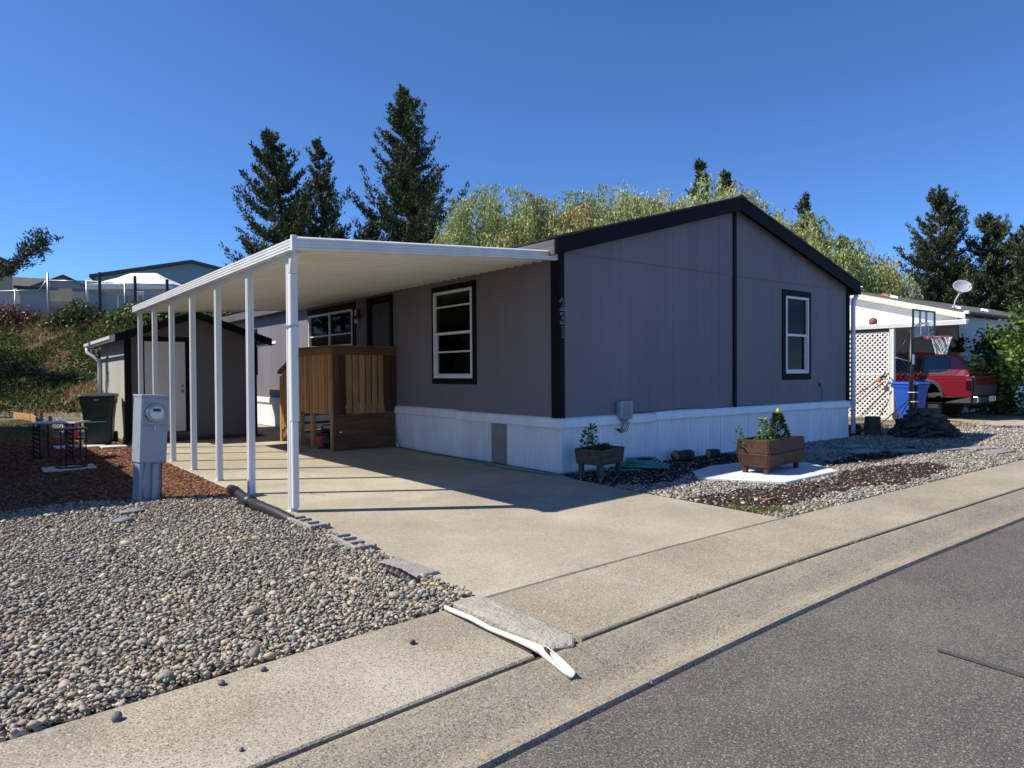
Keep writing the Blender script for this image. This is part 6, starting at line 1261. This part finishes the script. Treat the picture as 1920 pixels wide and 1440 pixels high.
# ------------------------------------------------------------------ white home and carport to the right
nb_ = thing('manufactured_home', 'white home with grey shingle roof to the right of the grey one', 'house')
NX, NY0, NY1, NEZ, NRZ = 18.7, 1.6, 9.9, 3.15, 4.28; NYM = (NY0 + NY1) / 2; NS = (NRZ - NEZ) / (NYM - NY0)
siding(nb_, 'siding_panel', (NX, 0, 0), (0, 1, 0), (-1, 0, 0), NY0, NY1, 0.1, lambda u: NEZ + NS * (u - NY0 if u < NYM else NY1 - u) + 0.02, [], 'white', gr=0.305)
MB().box(NX + 0.0, NX + 16, NY0 + 0.0, NY0 + 0.03, 0.0, NEZ).build('wall', 'white', nb_); MB().box(NX, NX + 16, NY1 - 0.03, NY1, 0.0, NEZ).build('wall', 'white', nb_)
for s in (-1, 1):
    ye = NYM + s * (NYM - NY0 + 0.26); ze = NEZ - 0.26 * NS
    MB().hexa([(NX - 0.25, ye, ze + 0.14), (NX - 0.25, NYM, NRZ + 0.14), (NX + 16, NYM, NRZ + 0.14), (NX + 16, ye, ze + 0.14)], [(NX - 0.25, ye, ze + 0.19), (NX - 0.25, NYM, NRZ + 0.19), (NX + 16, NYM, NRZ + 0.19), (NX + 16, ye, ze + 0.19)]).build('roof', 'roofgrey', nb_)
    for (ya, yb2) in (((ye, (ye + NYM) / 2 - 0.1), ((ye + NYM) / 2 - 0.096, NYM)) if s < 0 else ((ye, NYM),)):
        za, zb = NEZ + NS * (min(ya, NYM) - NY0 if s < 0 else NY1 - ya), NEZ + NS * (min(yb2, NYM) - NY0 if s < 0 else NY1 - yb2)
        MB().hexa([(NX - 0.25, ya, za - 0.06), (NX - 0.22, ya, za - 0.06), (NX - 0.22, yb2, zb - 0.06), (NX - 0.25, yb2, zb - 0.06)], [(NX - 0.25, ya, za + 0.138), (NX - 0.22, ya, za + 0.138), (NX - 0.22, yb2, zb + 0.138), (NX - 0.25, yb2, zb + 0.138)]).build('rake_board', 'creamfascia', nb_, bevel=0.004)
    MB().hexa([(NX - 0.21, ye, ze + 0.08), (NX - 0.21, NYM, NRZ + 0.08), (NX + 16, NYM, NRZ + 0.08), (NX + 16, ye, ze + 0.08)], [(NX - 0.21, ye, ze + 0.135), (NX - 0.21, NYM, NRZ + 0.135), (NX + 16, NYM, NRZ + 0.135), (NX + 16, ye, ze + 0.135)]).build('soffit', 'white', nb_)
ye = NY0 - 0.26; ze = NEZ - 0.26 * NS
MB().sweep(gp, (NX - 0.26, ye, ze + 0.08), (NX + 16, ye, ze + 0.08), (0, -1, 0), (0, 0, 1)).build('gutter_channel', 'truckgrey', nb_)
MB().box(NX - 0.3, NX - 0.15, ye - 0.12, ye + 0.03, ze + 0.1, ze + 0.2).build('gutter_end', 'vinyl', nb_, bevel=0.01)
for (x, y, sx2, col) in ((NX + 1.0, 3.9, 0.3, 'vinyl'), (NX + 2.2, 2.3, 0.35, 'vinyl'), (NX + 1.9, 4.6, 0.4, 'brickred'), (NX + 7, 3.0, 0.4, 'vinyl')):
    z = NEZ + NS * (y - NY0) + 0.19; MB().hexa([(x, y, z - 0.02), (x + sx2, y, z - 0.02), (x + sx2, y + 0.3, z + 0.06), (x, y + 0.3, z + 0.06)], [(x + .03, y + .03, z + 0.08), (x + sx2 - .03, y + .03, z + 0.08), (x + sx2 - .03, y + 0.27, z + 0.16), (x + .03, y + 0.27, z + 0.16)]).build('roof_vent', col, nb_)
# dish
dn = thing('satellite_dish', 'grey satellite dish on the edge of the white home roof', 'satellite dish', (NX - 0.18, 1.68, 3.42))
MB().box(-0.08, 0.08, -0.06, 0.06, -0.02, 0.0).build('foot', 'metalg', dn); MB().tube([(0, 0, 0), (0.0, -0.03, 0.2), (0.02, -0.14, 0.42), (0.05, -0.16, 0.5)], 0.024, 8).build('mast', 'dish', dn, smooth=True)
pr = []
for k in range(9): q = k / 8; pr.append((0.36 * q, 0.09 * q * q))
for k in range(8, -1, -1): q = k / 8; pr.append((0.355 * q, 0.09 * q * q + 0.012))
d_ = MB().lathe(pr, 28).build('reflector', 'dish', dn, smooth=True); d_.location = (0.05, -0.2, 0.62); d_.rotation_euler = (R(62), 0, R(-48)); d_.scale = (0.78, 0.66, 0.78)
MB().tube([(0.0, -0.18, 0.42), (-0.12, -0.42, 0.52), (-0.16, -0.5, 0.62)], 0.014, 6).build('feed_arm', 'dish', dn); MB().box(-0.21, -0.11, -0.57, -0.47, 0.6, 0.7).build('receiver', 'dish', dn, bevel=0.02)
# carport of the white home
nc = thing('carport', 'white flat carport of the neighbouring home with lattice side', 'carport')
CX0, CX1, CY0, CY1 = 14.5, 18.66, -0.05, 7.0
for k in range(23):
    y0 = CY0 + 0.02 + k * 0.305; MB().sweep([(0, 0), (0.03, 0), (0.05, -0.04), (0.25, -0.04), (0.27, 0), (0.303, 0), (0.303, 0.006), (0, 0.006)], (CX0 + 0.02, y0, 2.72), (CX1, y0 + 1.35 * (1 - k / 22.0), 2.98), (0, 1, 0), (0, 0, 1)).build('roof_pan', 'alu', nc)
MB().sweep(fx, (CX0, CY0, 2.62), (CX0, 3.3, 2.62), (-1, 0, 0), (0, 0, 1)).build('fascia', 'alu', nc); MB().sweep(fx, (CX0, 3.305, 2.62), (CX0, CY1, 2.62), (-1, 0, 0), (0, 0, 1)).build('fascia', 'alu', nc)
fd3 = Vector((CX1 - CX0, 1.35, 0)).normalized(); MB().sweep(fx, (CX0, CY0, 2.62), (CX1, CY0 + 1.35, 2.88), (fd3.y, -fd3.x, 0), (0, 0, 1)).build('fascia', 'alu', nc)
for y in (1.86, 4.4, 6.8): part('post', pm, nc, (CX0 + 0.06, y, 0), (0, 0, 0), (1.6, 1.6, 1.0))
MB().box(CX0 + 0.02, CX0 + 0.1, 1.93, CY1, 2.53, 2.615).build('beam', 'blackmetal', nc)
# lattice: two layers of crossing slats, clipped to the panel
lt = thing('lattice_panel', 'white diagonal lattice panel closing the side of the neighbouring carport', 'lattice')
LY0, LY1, LZ0, LZ1, LXP = 1.98, 4.36, 0.06, 2.5, CX0 + 0.05
def clip_slat(c, sgn, x0, x1):
    w2 = 0.021 * 1.414; hh = LZ1 - LZ0
    poly = []
    # line: y = c + sgn*(z-LZ0); polygon band in (y,z), clipped by y range
    pts = [(c - w2, LZ0), (c + w2, LZ0), (c + w2 + sgn * hh, LZ1), (c - w2 + sgn * hh, LZ1)]
    def clip(P, f):
        out = []
        for i in range(len(P)):
            a, b = P[i], P[(i + 1) % len(P)]; fa, fb = f(a), f(b)
            if fa >= 0: out.append(a)
            if (fa >= 0) != (fb >= 0): t = fa / (fa - fb); out.append((a[0] + (b[0] - a[0]) * t, a[1] + (b[1] - a[1]) * t))
        return out
    pts = clip(pts, lambda p: p[0] - LY0)
    if len(pts) > 2: pts = clip(pts, lambda p: LY1 - p[0])
    if len(pts) < 3: return
    MB().loft([[(x, p[0], p[1]) for p in pts] for x in (x0, x1)]).build('slat', 'lattice', lt)
st = 0.102 * 1.414
c = LY0 - (LZ1 - LZ0)
while c < LY1: clip_slat(c, 1, LXP, LXP + 0.007); c += st
c = LY0
while c < LY1 + (LZ1 - LZ0): clip_slat(c, -1, LXP - 0.008, LXP - 0.001); c += st
for b in ((LY0 - 0.03, LY1, LZ1, LZ1 + 0.05), (LY0 - 0.03, LY1, LZ0 - 0.05, LZ0), (LY0 - 0.03, LY0, LZ0, LZ1), (LY0 - 0.03, LY1, 1.28, 1.33)): MB().box(LXP - 0.014, LXP + 0.012, b[0], b[1], b[2], b[3]).build('frame', 'lattice', lt)
# ball on the carport roof
o = MB().lathe([(0.12 * math.sin(math.pi * k / 10) + 0.001, 0.12 - 0.12 * math.cos(math.pi * k / 10)) for k in range(11)], 18).build('basketball', 'oldball', smooth=True); o.location = (14.64, 2.45, 2.735); tag(o, 'worn basketball lying on the neighbouring carport roof', 'ball')

# ------------------------------------------------------------------ pickup truck
tk = thing('pickup_truck', 'dark red pickup truck with canopy shell parked under the white carport', 'truck', (15.35, 0.1, 0.0))
TW, TL = 1.98, 5.55
def section(y, prof):  # prof: list of (x from centre, z) for the right half, bottom to top
    return [(TW / 2 + x, y, z) for x, z in prof] + [(TW / 2 - x, y, z) for x, z in reversed(prof)]
H = TW / 2
def bed(y, k=1.0): return section(y, [(H - 0.08, 0.62), (H - 0.015, 0.7), (H, 0.9), (H - 0.012, 1.05), (H - 0.045, 1.2), (H - 0.1, 1.25)])
# bed sides with wheel arch, as an outer skin polygon swept inwards
def side_panel(x_in, x_out, y0, y1, zb, zt, yc, r_):
    pts = [(y0, zb), (yc - r_ - 0.02, zb)]
    for k in range(0, 13): q = math.pi - math.pi * k / 12; pts.append((yc + r_ * math.cos(q), zb - 0.04 + r_ * math.sin(q) * 0.98 + 0.04))
    pts += [(yc + r_ + 0.02, zb), (y1, zb), (y1, zt), (y0, zt)]
    return [[(x, p[0], p[1]) for p in pts] for x in (x_in, x_out)]
bd_ = MB()
for s in (0, 1):
    xi, xo = (0.12, 0.0) if s == 0 else (TW - 0.12, TW)
    o = MB().loft(side_panel(xi, xo, 0.02, 2.35, 0.66, 1.22, 1.2, 0.46)).build('bed_side', 'truckred', tk, bevel=0.03, seg=3)
    MB().loft(side_panel(xi * 0.5 + xo * 0.5, xo + (-0.012 if s == 0 else 0.012), 0.03, 0.72, 0.48, 0.655, 5.0, 0.01)).build('rocker_cladding', 'truckgrey', tk, bevel=0.008)
    # flare round the arch
    m = MB(); rings = []
    for k in range(15):
        q = math.pi - math.pi * k / 14; cy, cz = 1.2 + 0.46 * math.cos(q), 0.62 + 0.46 * math.sin(q) * 1.02; cy2, cz2 = 1.2 + 0.53 * math.cos(q), 0.62 + 0.53 * math.sin(q) * 1.02
        xa = xo; xb = xo + (-0.06 if s == 0 else 0.06); rings.append([(xa, cy, cz), (xb, cy, cz), (xb, (cy + cy2) / 2, (cz + cz2) / 2), (xa, cy2, cz2)])
    m.loft(rings).build('fender_flare', 'truckgrey', tk, smooth=False)
    # cab side
    MB().loft(side_panel(xi, xo, 2.4, 5.4, 0.5, 1.2, 4.55, 0.46)).build('cab_side', 'truckred', tk, bevel=0.03, seg=3)
MB().box(0.12, TW - 0.12, 0.05, 2.35, 0.66, 0.75).build('bed_floor', 'truckgrey', tk)
MB().box(0.02, TW - 0.02, 4.0, 5.45, 0.55, 1.15).build('bonnet', 'truckred', tk, bevel=0.06, seg=3)
MB().box(0.1, TW - 0.1, 2.4, 4.0, 0.45, 1.2).build('cab_floor', 'truckgrey', tk)
def house_sec(y, z0, z1, wb, wt, r_=0.1):
    c = TW / 2; return [(c + wb, y, z0), (c + wt + 0.01, y, z1 - r_), (c + wt - r_ * 0.6, y, z1 - 0.02), (c + wt - r_ * 2, y, z1), (c - wt + r_ * 2, y, z1), (c - wt + r_ * 0.6, y, z1 - 0.02), (c - wt - 0.01, y, z1 - r_), (c - wb, y, z0)]
# canopy shell over the bed and cab
MB().loft([house_sec(0.08, 1.235, 1.3, H - 0.03, H - 0.07, 0.03), house_sec(0.2, 1.235, 1.55, H - 0.03, H - 0.12, 0.06), house_sec(0.42, 1.235, 1.86, H - 0.03, H - 0.17), house_sec(0.65, 1.235, 1.92, H - 0.03, H - 0.18), house_sec(1.6, 1.235, 1.95, H - 0.03, H - 0.18), house_sec(2.36, 1.235, 1.92, H - 0.03, H - 0.18)]).build('canopy_shell', 'truckred', tk, bevel=0.02, seg=2)
MB().loft([house_sec(2.4, 1.205, 1.86, H - 0.03, H - 0.2), house_sec(3.3, 1.205, 1.88, H - 0.03, H - 0.2), house_sec(3.7, 1.205, 1.8, H - 0.03, H - 0.2), house_sec(4.3, 1.205, 1.25, H - 0.03, H - 0.08, 0.02)]).build('cab', 'truckred', tk, bevel=0.02, seg=2)
# canopy side windows and rear window, laid on the sloping sides
def onside(y, z, s, out=0.004):
    t_ = (z - 1.235) / (1.82 - 1.235); x = (H - 0.03) + ((H - 0.16) - (H - 0.03)) * t_ + out; return (TW / 2 - x if s == 0 else TW / 2 + x, y, z)
for s in (0, 1):
    for (y0, y1) in ((0.62, 1.25), (1.32, 2.25)):
        ring = [onside(y0 + 0.05 + (0.1 if y0 < 1 else 0), 1.33, s, 0.012), onside(y1 - 0.05, 1.33, s, 0.012), onside(y1, 1.4, s, 0.012), onside(y1, 1.7, s, 0.012), onside(y1 - 0.05, 1.76, s, 0.012), onside(y0 + 0.05 + (0.05 if y0 < 1 else 0), 1.76, s, 0.012), onside(y0 + 0.0, 1.7, s, 0.012), onside(y0 - (0.03 if y0 < 1 else 0), 1.4, s, 0.012)]
        inn = [onside(p[1], p[2], s, -0.03) for p in ring]; w_ = MB().loft([inn, ring]).build('side_window', 'carglass', tk)
        c_ = Vector((0, sum(p[1] for p in ring) / 8, sum(p[2] for p in ring) / 8)); big = [onside(c_.y + (p[1] - c_.y) * 1.08, c_.z + (p[2] - c_.z) * 1.14, s, 0.008) for p in ring]; MB().loft([inn, big]).build('window_seal', 'truckgrey', w_)
    for (y0, y1) in ((2.5, 3.1), (3.15, 3.75)):
        ring = [onside(y0, 1.27, s, 0.016), onside(y1 + 0.1, 1.27, s, 0.016), onside(y1 - 0.02, 1.72, s, 0.016), onside(y0, 1.72, s, 0.016)]; MB().loft([[onside(p[1], p[2], s, -0.04) for p in ring], ring]).build('side_window', 'carglass', tk)
def rearpt(x, z, out=0.0):
    zz = [1.3, 1.55, 1.86]; yy = [0.08, 0.2, 0.42]; y = float(np.interp(z, zz, yy)); return (TW / 2 + x, y - out, z)
ring = [rearpt(-0.8, 1.34, .012), rearpt(0.8, 1.34, .012), rearpt(0.76, 1.55, .012), rearpt(0.68, 1.8, .012), rearpt(-0.68, 1.8, .012), rearpt(-0.76, 1.55, .012)]
MB().loft([[(p[0], p[1] + 0.1, p[2]) for p in ring], ring]).build('rear_window', 'carglass', tk)
MB().box(0.14, TW - 0.14, -0.02, 0.06, 0.68, 1.23).build('tailgate', 'truckgrey', tk, bevel=0.02, seg=2)
MB().box(0.22, TW - 0.22, -0.026, -0.021, 0.98, 1.18).build('tailgate_panel', 'truckred', tk, bevel=0.004)
MB().box(TW / 2 - 0.12, TW / 2 + 0.12, -0.034, -0.027, 1.05, 1.12).build('tailgate_handle', 'blackplastic', tk)
for x0 in (0.0, TW - 0.13): MB().box(x0 - (0.004 if x0 == 0 else -0.004), x0 + 0.13, -0.015, 0.16, 0.8, 1.14).build('tail_light', 'lamp_red', tk, bevel=0.02, seg=2)
for x0, x1 in ((-0.02, 0.7), (1.28, TW + 0.02)): MB().box(x0, x1, -0.16, -0.02, 0.5, 0.665).build('rear_bumper', 'chrome', tk, bevel=0.025, seg=2)
MB().box(0.705, 1.275, -0.15, -0.02, 0.52, 0.64).build('bumper_step', 'blackplastic', tk, bevel=0.01)
MB().box(0.82, 1.16, -0.157, -0.151, 0.51, 0.66).build('licence_plate', 'plate', tk)
for s in (0, 1):
    for yc in (1.2, 4.55):
        xc = 0.14 if s == 0 else TW - 0.14
        ty = MB().lathe([(0.2, -0.11), (0.33, -0.115), (0.37, -0.085), (0.38, 0.0), (0.37, 0.085), (0.33, 0.115), (0.2, 0.11)], 30, (xc, yc, 0.38), 'x').build('wheel', 'tyre', tk)
        for k in range(30):
            q = 2 * math.pi * k / 30; MB().box(xc - 0.1, xc + 0.1, -0.012, 0.012, 0, 0.01)
        MB().lathe([(0, -0.06), (0.06, -0.09), (0.08, -0.06), (0.17, -0.05), (0.195, -0.1), (0.205, -0.1), (0.205, 0.1), (0, 0.1)] if s == 0 else [(0, 0.06), (0.06, 0.09), (0.08, 0.06), (0.17, 0.05), (0.195, 0.1), (0.205, 0.1), (0.205, -0.1), (0, -0.1)], 24, (xc, yc, 0.38), 'x').build('rim', 'chrome', ty, smooth=False)
MB().box(0.3, TW - 0.3, 0.1, 5.3, 0.42, 0.6).build('chassis', 'blackmetal', tk)

# ------------------------------------------------------------------ bin, hoop, firewood, shrub
bb = thing('recycling_bin', 'blue wheeled recycling bin behind the basketball pole', 'recycling bin', (13.9, 1.1, 0.0), R(-30))
MB().loft([rring(0.22, 0.24, 0.05, 0.03, 0.03), rring(0.25, 0.29, 0.05, 0.55), rring(0.29, 0.34, 0.05, 0.92), rring(0.31, 0.36, 0.05, 0.93), rring(0.315, 0.37, 0.05, 1.02)]).build('bin_body', 'bluebin', bb, bevel=0.006)
MB().loft([rring(0.335, 0.4, 0.05, 1.022), rring(0.335, 0.4, 0.05, 1.04), rring(0.3, 0.35, 0.06, 1.08), rring(0.15, 0.2, 0.06, 1.09)]).build('lid', 'bluebin', bb, bevel=0.006)
for k in range(3): MB().box(-0.2, -0.02 - 0.03 * k, -0.335, -0.325, 0.78 - k * 0.06, 0.81 - k * 0.06).build('stamp', 'vinyl', bb)
for s_ in (-1, 1): MB().lathe([(0, -0.03), (0.11, -0.03), (0.12, 0), (0.11, 0.03), (0, 0.03)], 16, (s_ * 0.25, 0.26, 0.12), 'x').build('wheel', 'tyre', bb)
hp = thing('basketball_hoop', 'black pole basketball hoop with clear backboard in front of the truck', 'basketball hoop', (11.85, 0.25, 0.0))
MB().tube([(0, 0, 0), (0, 0, 2.42)], 0.052, 12).build('pole', 'blackmetal', hp, smooth=True); MB().tube([(0.13, -0.06, 0.05), (0.13, -0.06, 1.05)], 0.04, 10).build('spare_pole', 'blackmetal', hp, smooth=True); MB().lathe([(0, 1.05), (0.042, 1.05), (0.042, 1.09), (0, 1.09)], 12, (0.13, -0.06, 0)).build('pole_cap', 'vinyl', hp)
for z in (0.3, 0.62, 0.85): MB().box(-0.06, 0.185, -0.11, 0.055, z, z + 0.02).build('tie', 'vinyl', hp, bevel=0.003)
MB().box(-0.055, 0.06, -0.06, -0.055, 1.55, 1.8).build('height_label', 'vinyl', hp)
MB().tube([(0, 0, 2.35), (-0.01, -0.13, 2.5), (-0.02, -0.26, 2.56)], 0.02, 8).build('upper_arm', 'blackmetal', hp, smooth=True); MB().tube([(0, 0, 2.05), (-0.01, -0.13, 2.2), (-0.02, -0.26, 2.28)], 0.02, 8).build('lower_arm', 'blackmetal', hp, smooth=True)
MB().tube([(-0.02, 0.0, 2.4), (-0.3, 0.2, 1.75)], 0.015, 8).build('lift_bar', 'blackmetal', hp, smooth=True); MB().tube([(-0.34, 0.22, 1.72), (-0.05, 0.0, 1.62)], 0.014, 8).build('crank', 'metalg', hp, smooth=True)
for e in ((-1.05, 0.35), (-0.72, 0.1)): MB().tube([(0, 0, 0.72), (e[0], e[1], 0.03)], 0.014, 8).build('stay', 'blackmetal', hp, smooth=True)
b0 = -0.3; X0, X1, Z0, Z1 = -0.62, 0.58, 2.19, 2.83
bf = MB().box(X0, X1, b0 - 0.012, b0, Z0, Z1).build('backboard', 'clear', hp)
for b in ((X0 - .03, X1 + .03, Z1, Z1 + 0.035), (X0 - .03, X1 + .03, Z0 - 0.035, Z0), (X0 - 0.03, X0, Z0, Z1), (X1, X1 + 0.03, Z0, Z1)): MB().box(b[0], b[1], b0 - 0.02, b0 + 0.02, b[2], b[3]).build('frame', 'blackmetal', bf)
for x in (-0.2, 0.16): MB().box(x - 0.02, x + 0.02, b0 + 0.003, b0 + 0.035, Z0, Z1).build('back_rib', 'blackmetal', bf)
for b in ((-0.25, 0.21, 2.53, 2.56), (-0.25, -0.22, 2.25, 2.53), (0.18, 0.21, 2.25, 2.53)): MB().box(b[0], b[1], b0 - 0.018, b0 - 0.0125, b[2], b[3]).build('target_line', 'vinyl', bf)
RC = (-0.02, b0 - 0.38, 2.2)
MB().tube([(RC[0] + 0.225 * math.cos(R(k * 12)), RC[1] + 0.225 * math.sin(R(k * 12)), RC[2]) for k in range(31)], 0.012, 8, cap=False).build('rim', 'pinkplastic', hp, smooth=True)
MB().box(-0.14, 0.1, b0 - 0.16, b0 - 0.019, 2.15, 2.22).build('rim_bracket', 'pinkplastic', hp, bevel=0.01)
m = MB()
for k in range(12):
    for sg in (1, -1):
        pts = []
        for j in range(6):
            u_ = j / 5; a = 2 * math.pi * k / 12 + sg * u_ * 1.05; rr = 0.225 - 0.115 * u_ ** 0.7; pts.append((RC[0] + rr * math.cos(a), RC[1] + rr * math.sin(a), RC[2] - 0.42 * u_))
        m.tube(pts, 0.0065, 4, cap=False)
o = m.build('net', 'net', hp); o['kind'] = 'stuff'
# firewood heap
random.seed(21)
cp_ = Vector((9.35, -1.05, 0)); vr = Vector((CR[0], CR[1], 0)); vf = Vector((CF[0], CF[1], 0))
for k in range(64):
    q = math.sqrt((k + 0.5) / 64); a = k * 2.39996; r_ = random.uniform(0.03, 0.062); L_l = random.uniform(0.3, 0.56)
    top = 0.53 * (1 - q ** 1.6) + 0.05; az = random.gauss(0, 0.55); dh = vr * math.cos(az) + vf * math.sin(az)
    c = cp_ + vr * (0.55 * q * math.cos(a)) + vf * (0.5 * q * math.sin(a)) + Vector((0, 0, top + random.uniform(-0.03, 0.03)))
    slope = -0.75 * q * math.cos(a) * random.uniform(0.3, 1.1); dv = (dh + Vector((0, 0, slope))).normalized() * L_l / 2
    p0, p1 = c - dv, c + dv; p0.z = max(p0.z, r_); p1.z = max(p1.z, r_)
    log('firewood', 'dark weathered branch log in the firewood heap by the hoop', tuple(p0), tuple(p1), r_, 'charlog', 'firewood heap', 8)
# stump and scattered logs
t = thing('chopping_stump', 'upright dark tree stump left of the firewood heap', 'stump', (8.95, -0.15, 0.0)); MB().lathe([(0, 0), (0.19, 0), (0.17, 0.12), (0.155, 0.36), (0.16, 0.4), (0, 0.4)], 16).build('bark', 'charlog', t, smooth=False); MB().lathe([(0, 0.401), (0.15, 0.401), (0.15, 0.41), (0, 0.41)], 16).build('cut_top', 'logbark', t)
for i, (p0, p1, r_, lab) in enumerate([((8.55, 0.15, 0.06), (8.95, 0.1, 0.06), 0.055, 'lowest of the short logs between house corner and stump'), ((8.6, 0.22, 0.17), (9.0, 0.16, 0.17), 0.05, 'log lying on top of the others by the house corner'), ((8.6, -0.1, 0.05), (8.85, -0.02, 0.05), 0.05, 'pale ended log nearest the house corner'), ((9.2, -0.38, 0.03), (9.4, -0.5, 0.22), 0.055, 'short log leaning between stump and firewood heap'), ((8.75, 0.3, 0.06), (9.15, 0.42, 0.06), 0.055, 'log half hidden behind the stump')]): log('short_log', lab, p0, p1, r_, 'logbark', None, 10)
for i, (x, y, hx, hy, a) in enumerate([(12.2, 1.55, 0.55, 0.3, -30), (12.6, 0.6, 0.6, 0.32, -28)]):
    o = MB().box(-hx, hx, -hy, hy, -0.02, 0.05).build('slate_slab', 'bluestone', bevel=0.015); o.location = (x, y, 0); o.rotation_euler = (0, 0, R(a)); tag(o, ['blue grey slab in the dry grass behind the stump', 'blue grey slab in the dry grass beside the hoop pole'][i], 'slab')
# trimmer leaning on the lattice
tm = thing('string_trimmer', 'orange and black garden tool leaning on the lattice', 'garden tool'); MB().tube([(14.1, 3.5, 0.1), (14.35, 1.98, 1.25)], 0.014, 8).build('shaft', 'blackmetal', tm, smooth=True); MB().tube([(13.9, 3.1, 0.05), (14.3, 1.98, 1.08)], 0.012, 8).build('shaft', 'blackmetal', tm, smooth=True); MB().tube([(14.37, 2.15, 1.15), (14.4, 1.98, 1.33), (14.36, 1.9, 1.3), (14.33, 1.98, 1.15)], 0.02, 8).build('grip', 'blackplastic', tm, smooth=True); MB().box(14.3, 14.38, 2.08, 2.22, 1.08, 1.18).build('motor', 'orange', tm, bevel=0.02)
# pink flower near house corner
herb('pink_flower', 'small pink flower low down by the house corner', (10.0, 0.75, 0.0), 0.16, 0.06, 30, 0.05, 'pinkplastic')

def shrub(name, lab, x, y, H_s, rx, ry, n, size, cols, wts, seed, z0=0.0, clumps=40, zmin=0.08):
    rs = np.random.default_rng(seed); t = thing(name, lab, 'shrub', (x, y, z0)); cen = []; seg = []
    for i in range(clumps):
        a = rs.uniform(0, 2 * np.pi); q = rs.uniform(zmin, 1.0); rr = (0.35 + 0.65 * math.sin(math.pi * min(1, q * 0.85 + 0.12))) * rs.uniform(0.3, 1.0); cen.append((rx * rr * math.cos(a), ry * rr * math.sin(a), H_s * q))
        if i % 2 == 0: seg.append(([Vector((0, 0, 0)), Vector((cen[-1][0] * 0.4, cen[-1][1] * 0.4, cen[-1][2] * 0.6)), Vector(cen[-1])], [0.025, 0.016, 0.006]))
    cen = np.array(cen); i = rs.integers(0, clumps, n); C = cen[i] + rs.normal(0, 1, (n, 3)) * np.array([0.2, 0.2, 0.17]) * rx; C[:, 2] = np.maximum(C[:, 2], 0.02); D = rs.normal(0, 0.7, (n, 3)) + np.column_stack([C[:, :2] - 0, np.full(n, 0.1)]) * 0.4
    tubes(seg).build('stems', 'bark', t, smooth=True); fast('foliage', *leafset(C, D, size, cols, wts, asp=0.75), 'leaf', t); return t
SHR = [(0.09, 0.16, 0.03), (0.14, 0.22, 0.05), (0.05, 0.09, 0.02), (0.2, 0.27, 0.07)]
shrub('leafy_shrub', 'big leafy green shrub at the right edge beside the truck', 18.2, -1.0, 3.05, 1.45, 1.05, 14000, 0.13, SHR, [3, 3, 2, 1], 81, clumps=60, zmin=0.42)
shrub('leafy_shrub', 'dark shrub against the white wall behind the truck tail', 19.3, 0.75, 2.5, 0.95, 0.6, 6000, 0.13, SHR[:3], [3, 3, 2], 86, clumps=40)
shrub('leafy_shrub', 'shrub behind the big one at the right edge', 20.6, -1.4, 3.3, 1.3, 1.1, 7000, 0.14, SHR, [3, 3, 2, 1], 82, clumps=50)
shrub('hanging_plant', 'dark leafy vine in the shade of the neighbouring carport', 18.0, 1.3, 2.4, 0.35, 0.3, 700, 0.12, [(0.03, 0.06, 0.015), (0.05, 0.08, 0.02)], [1, 1], 83, clumps=14)
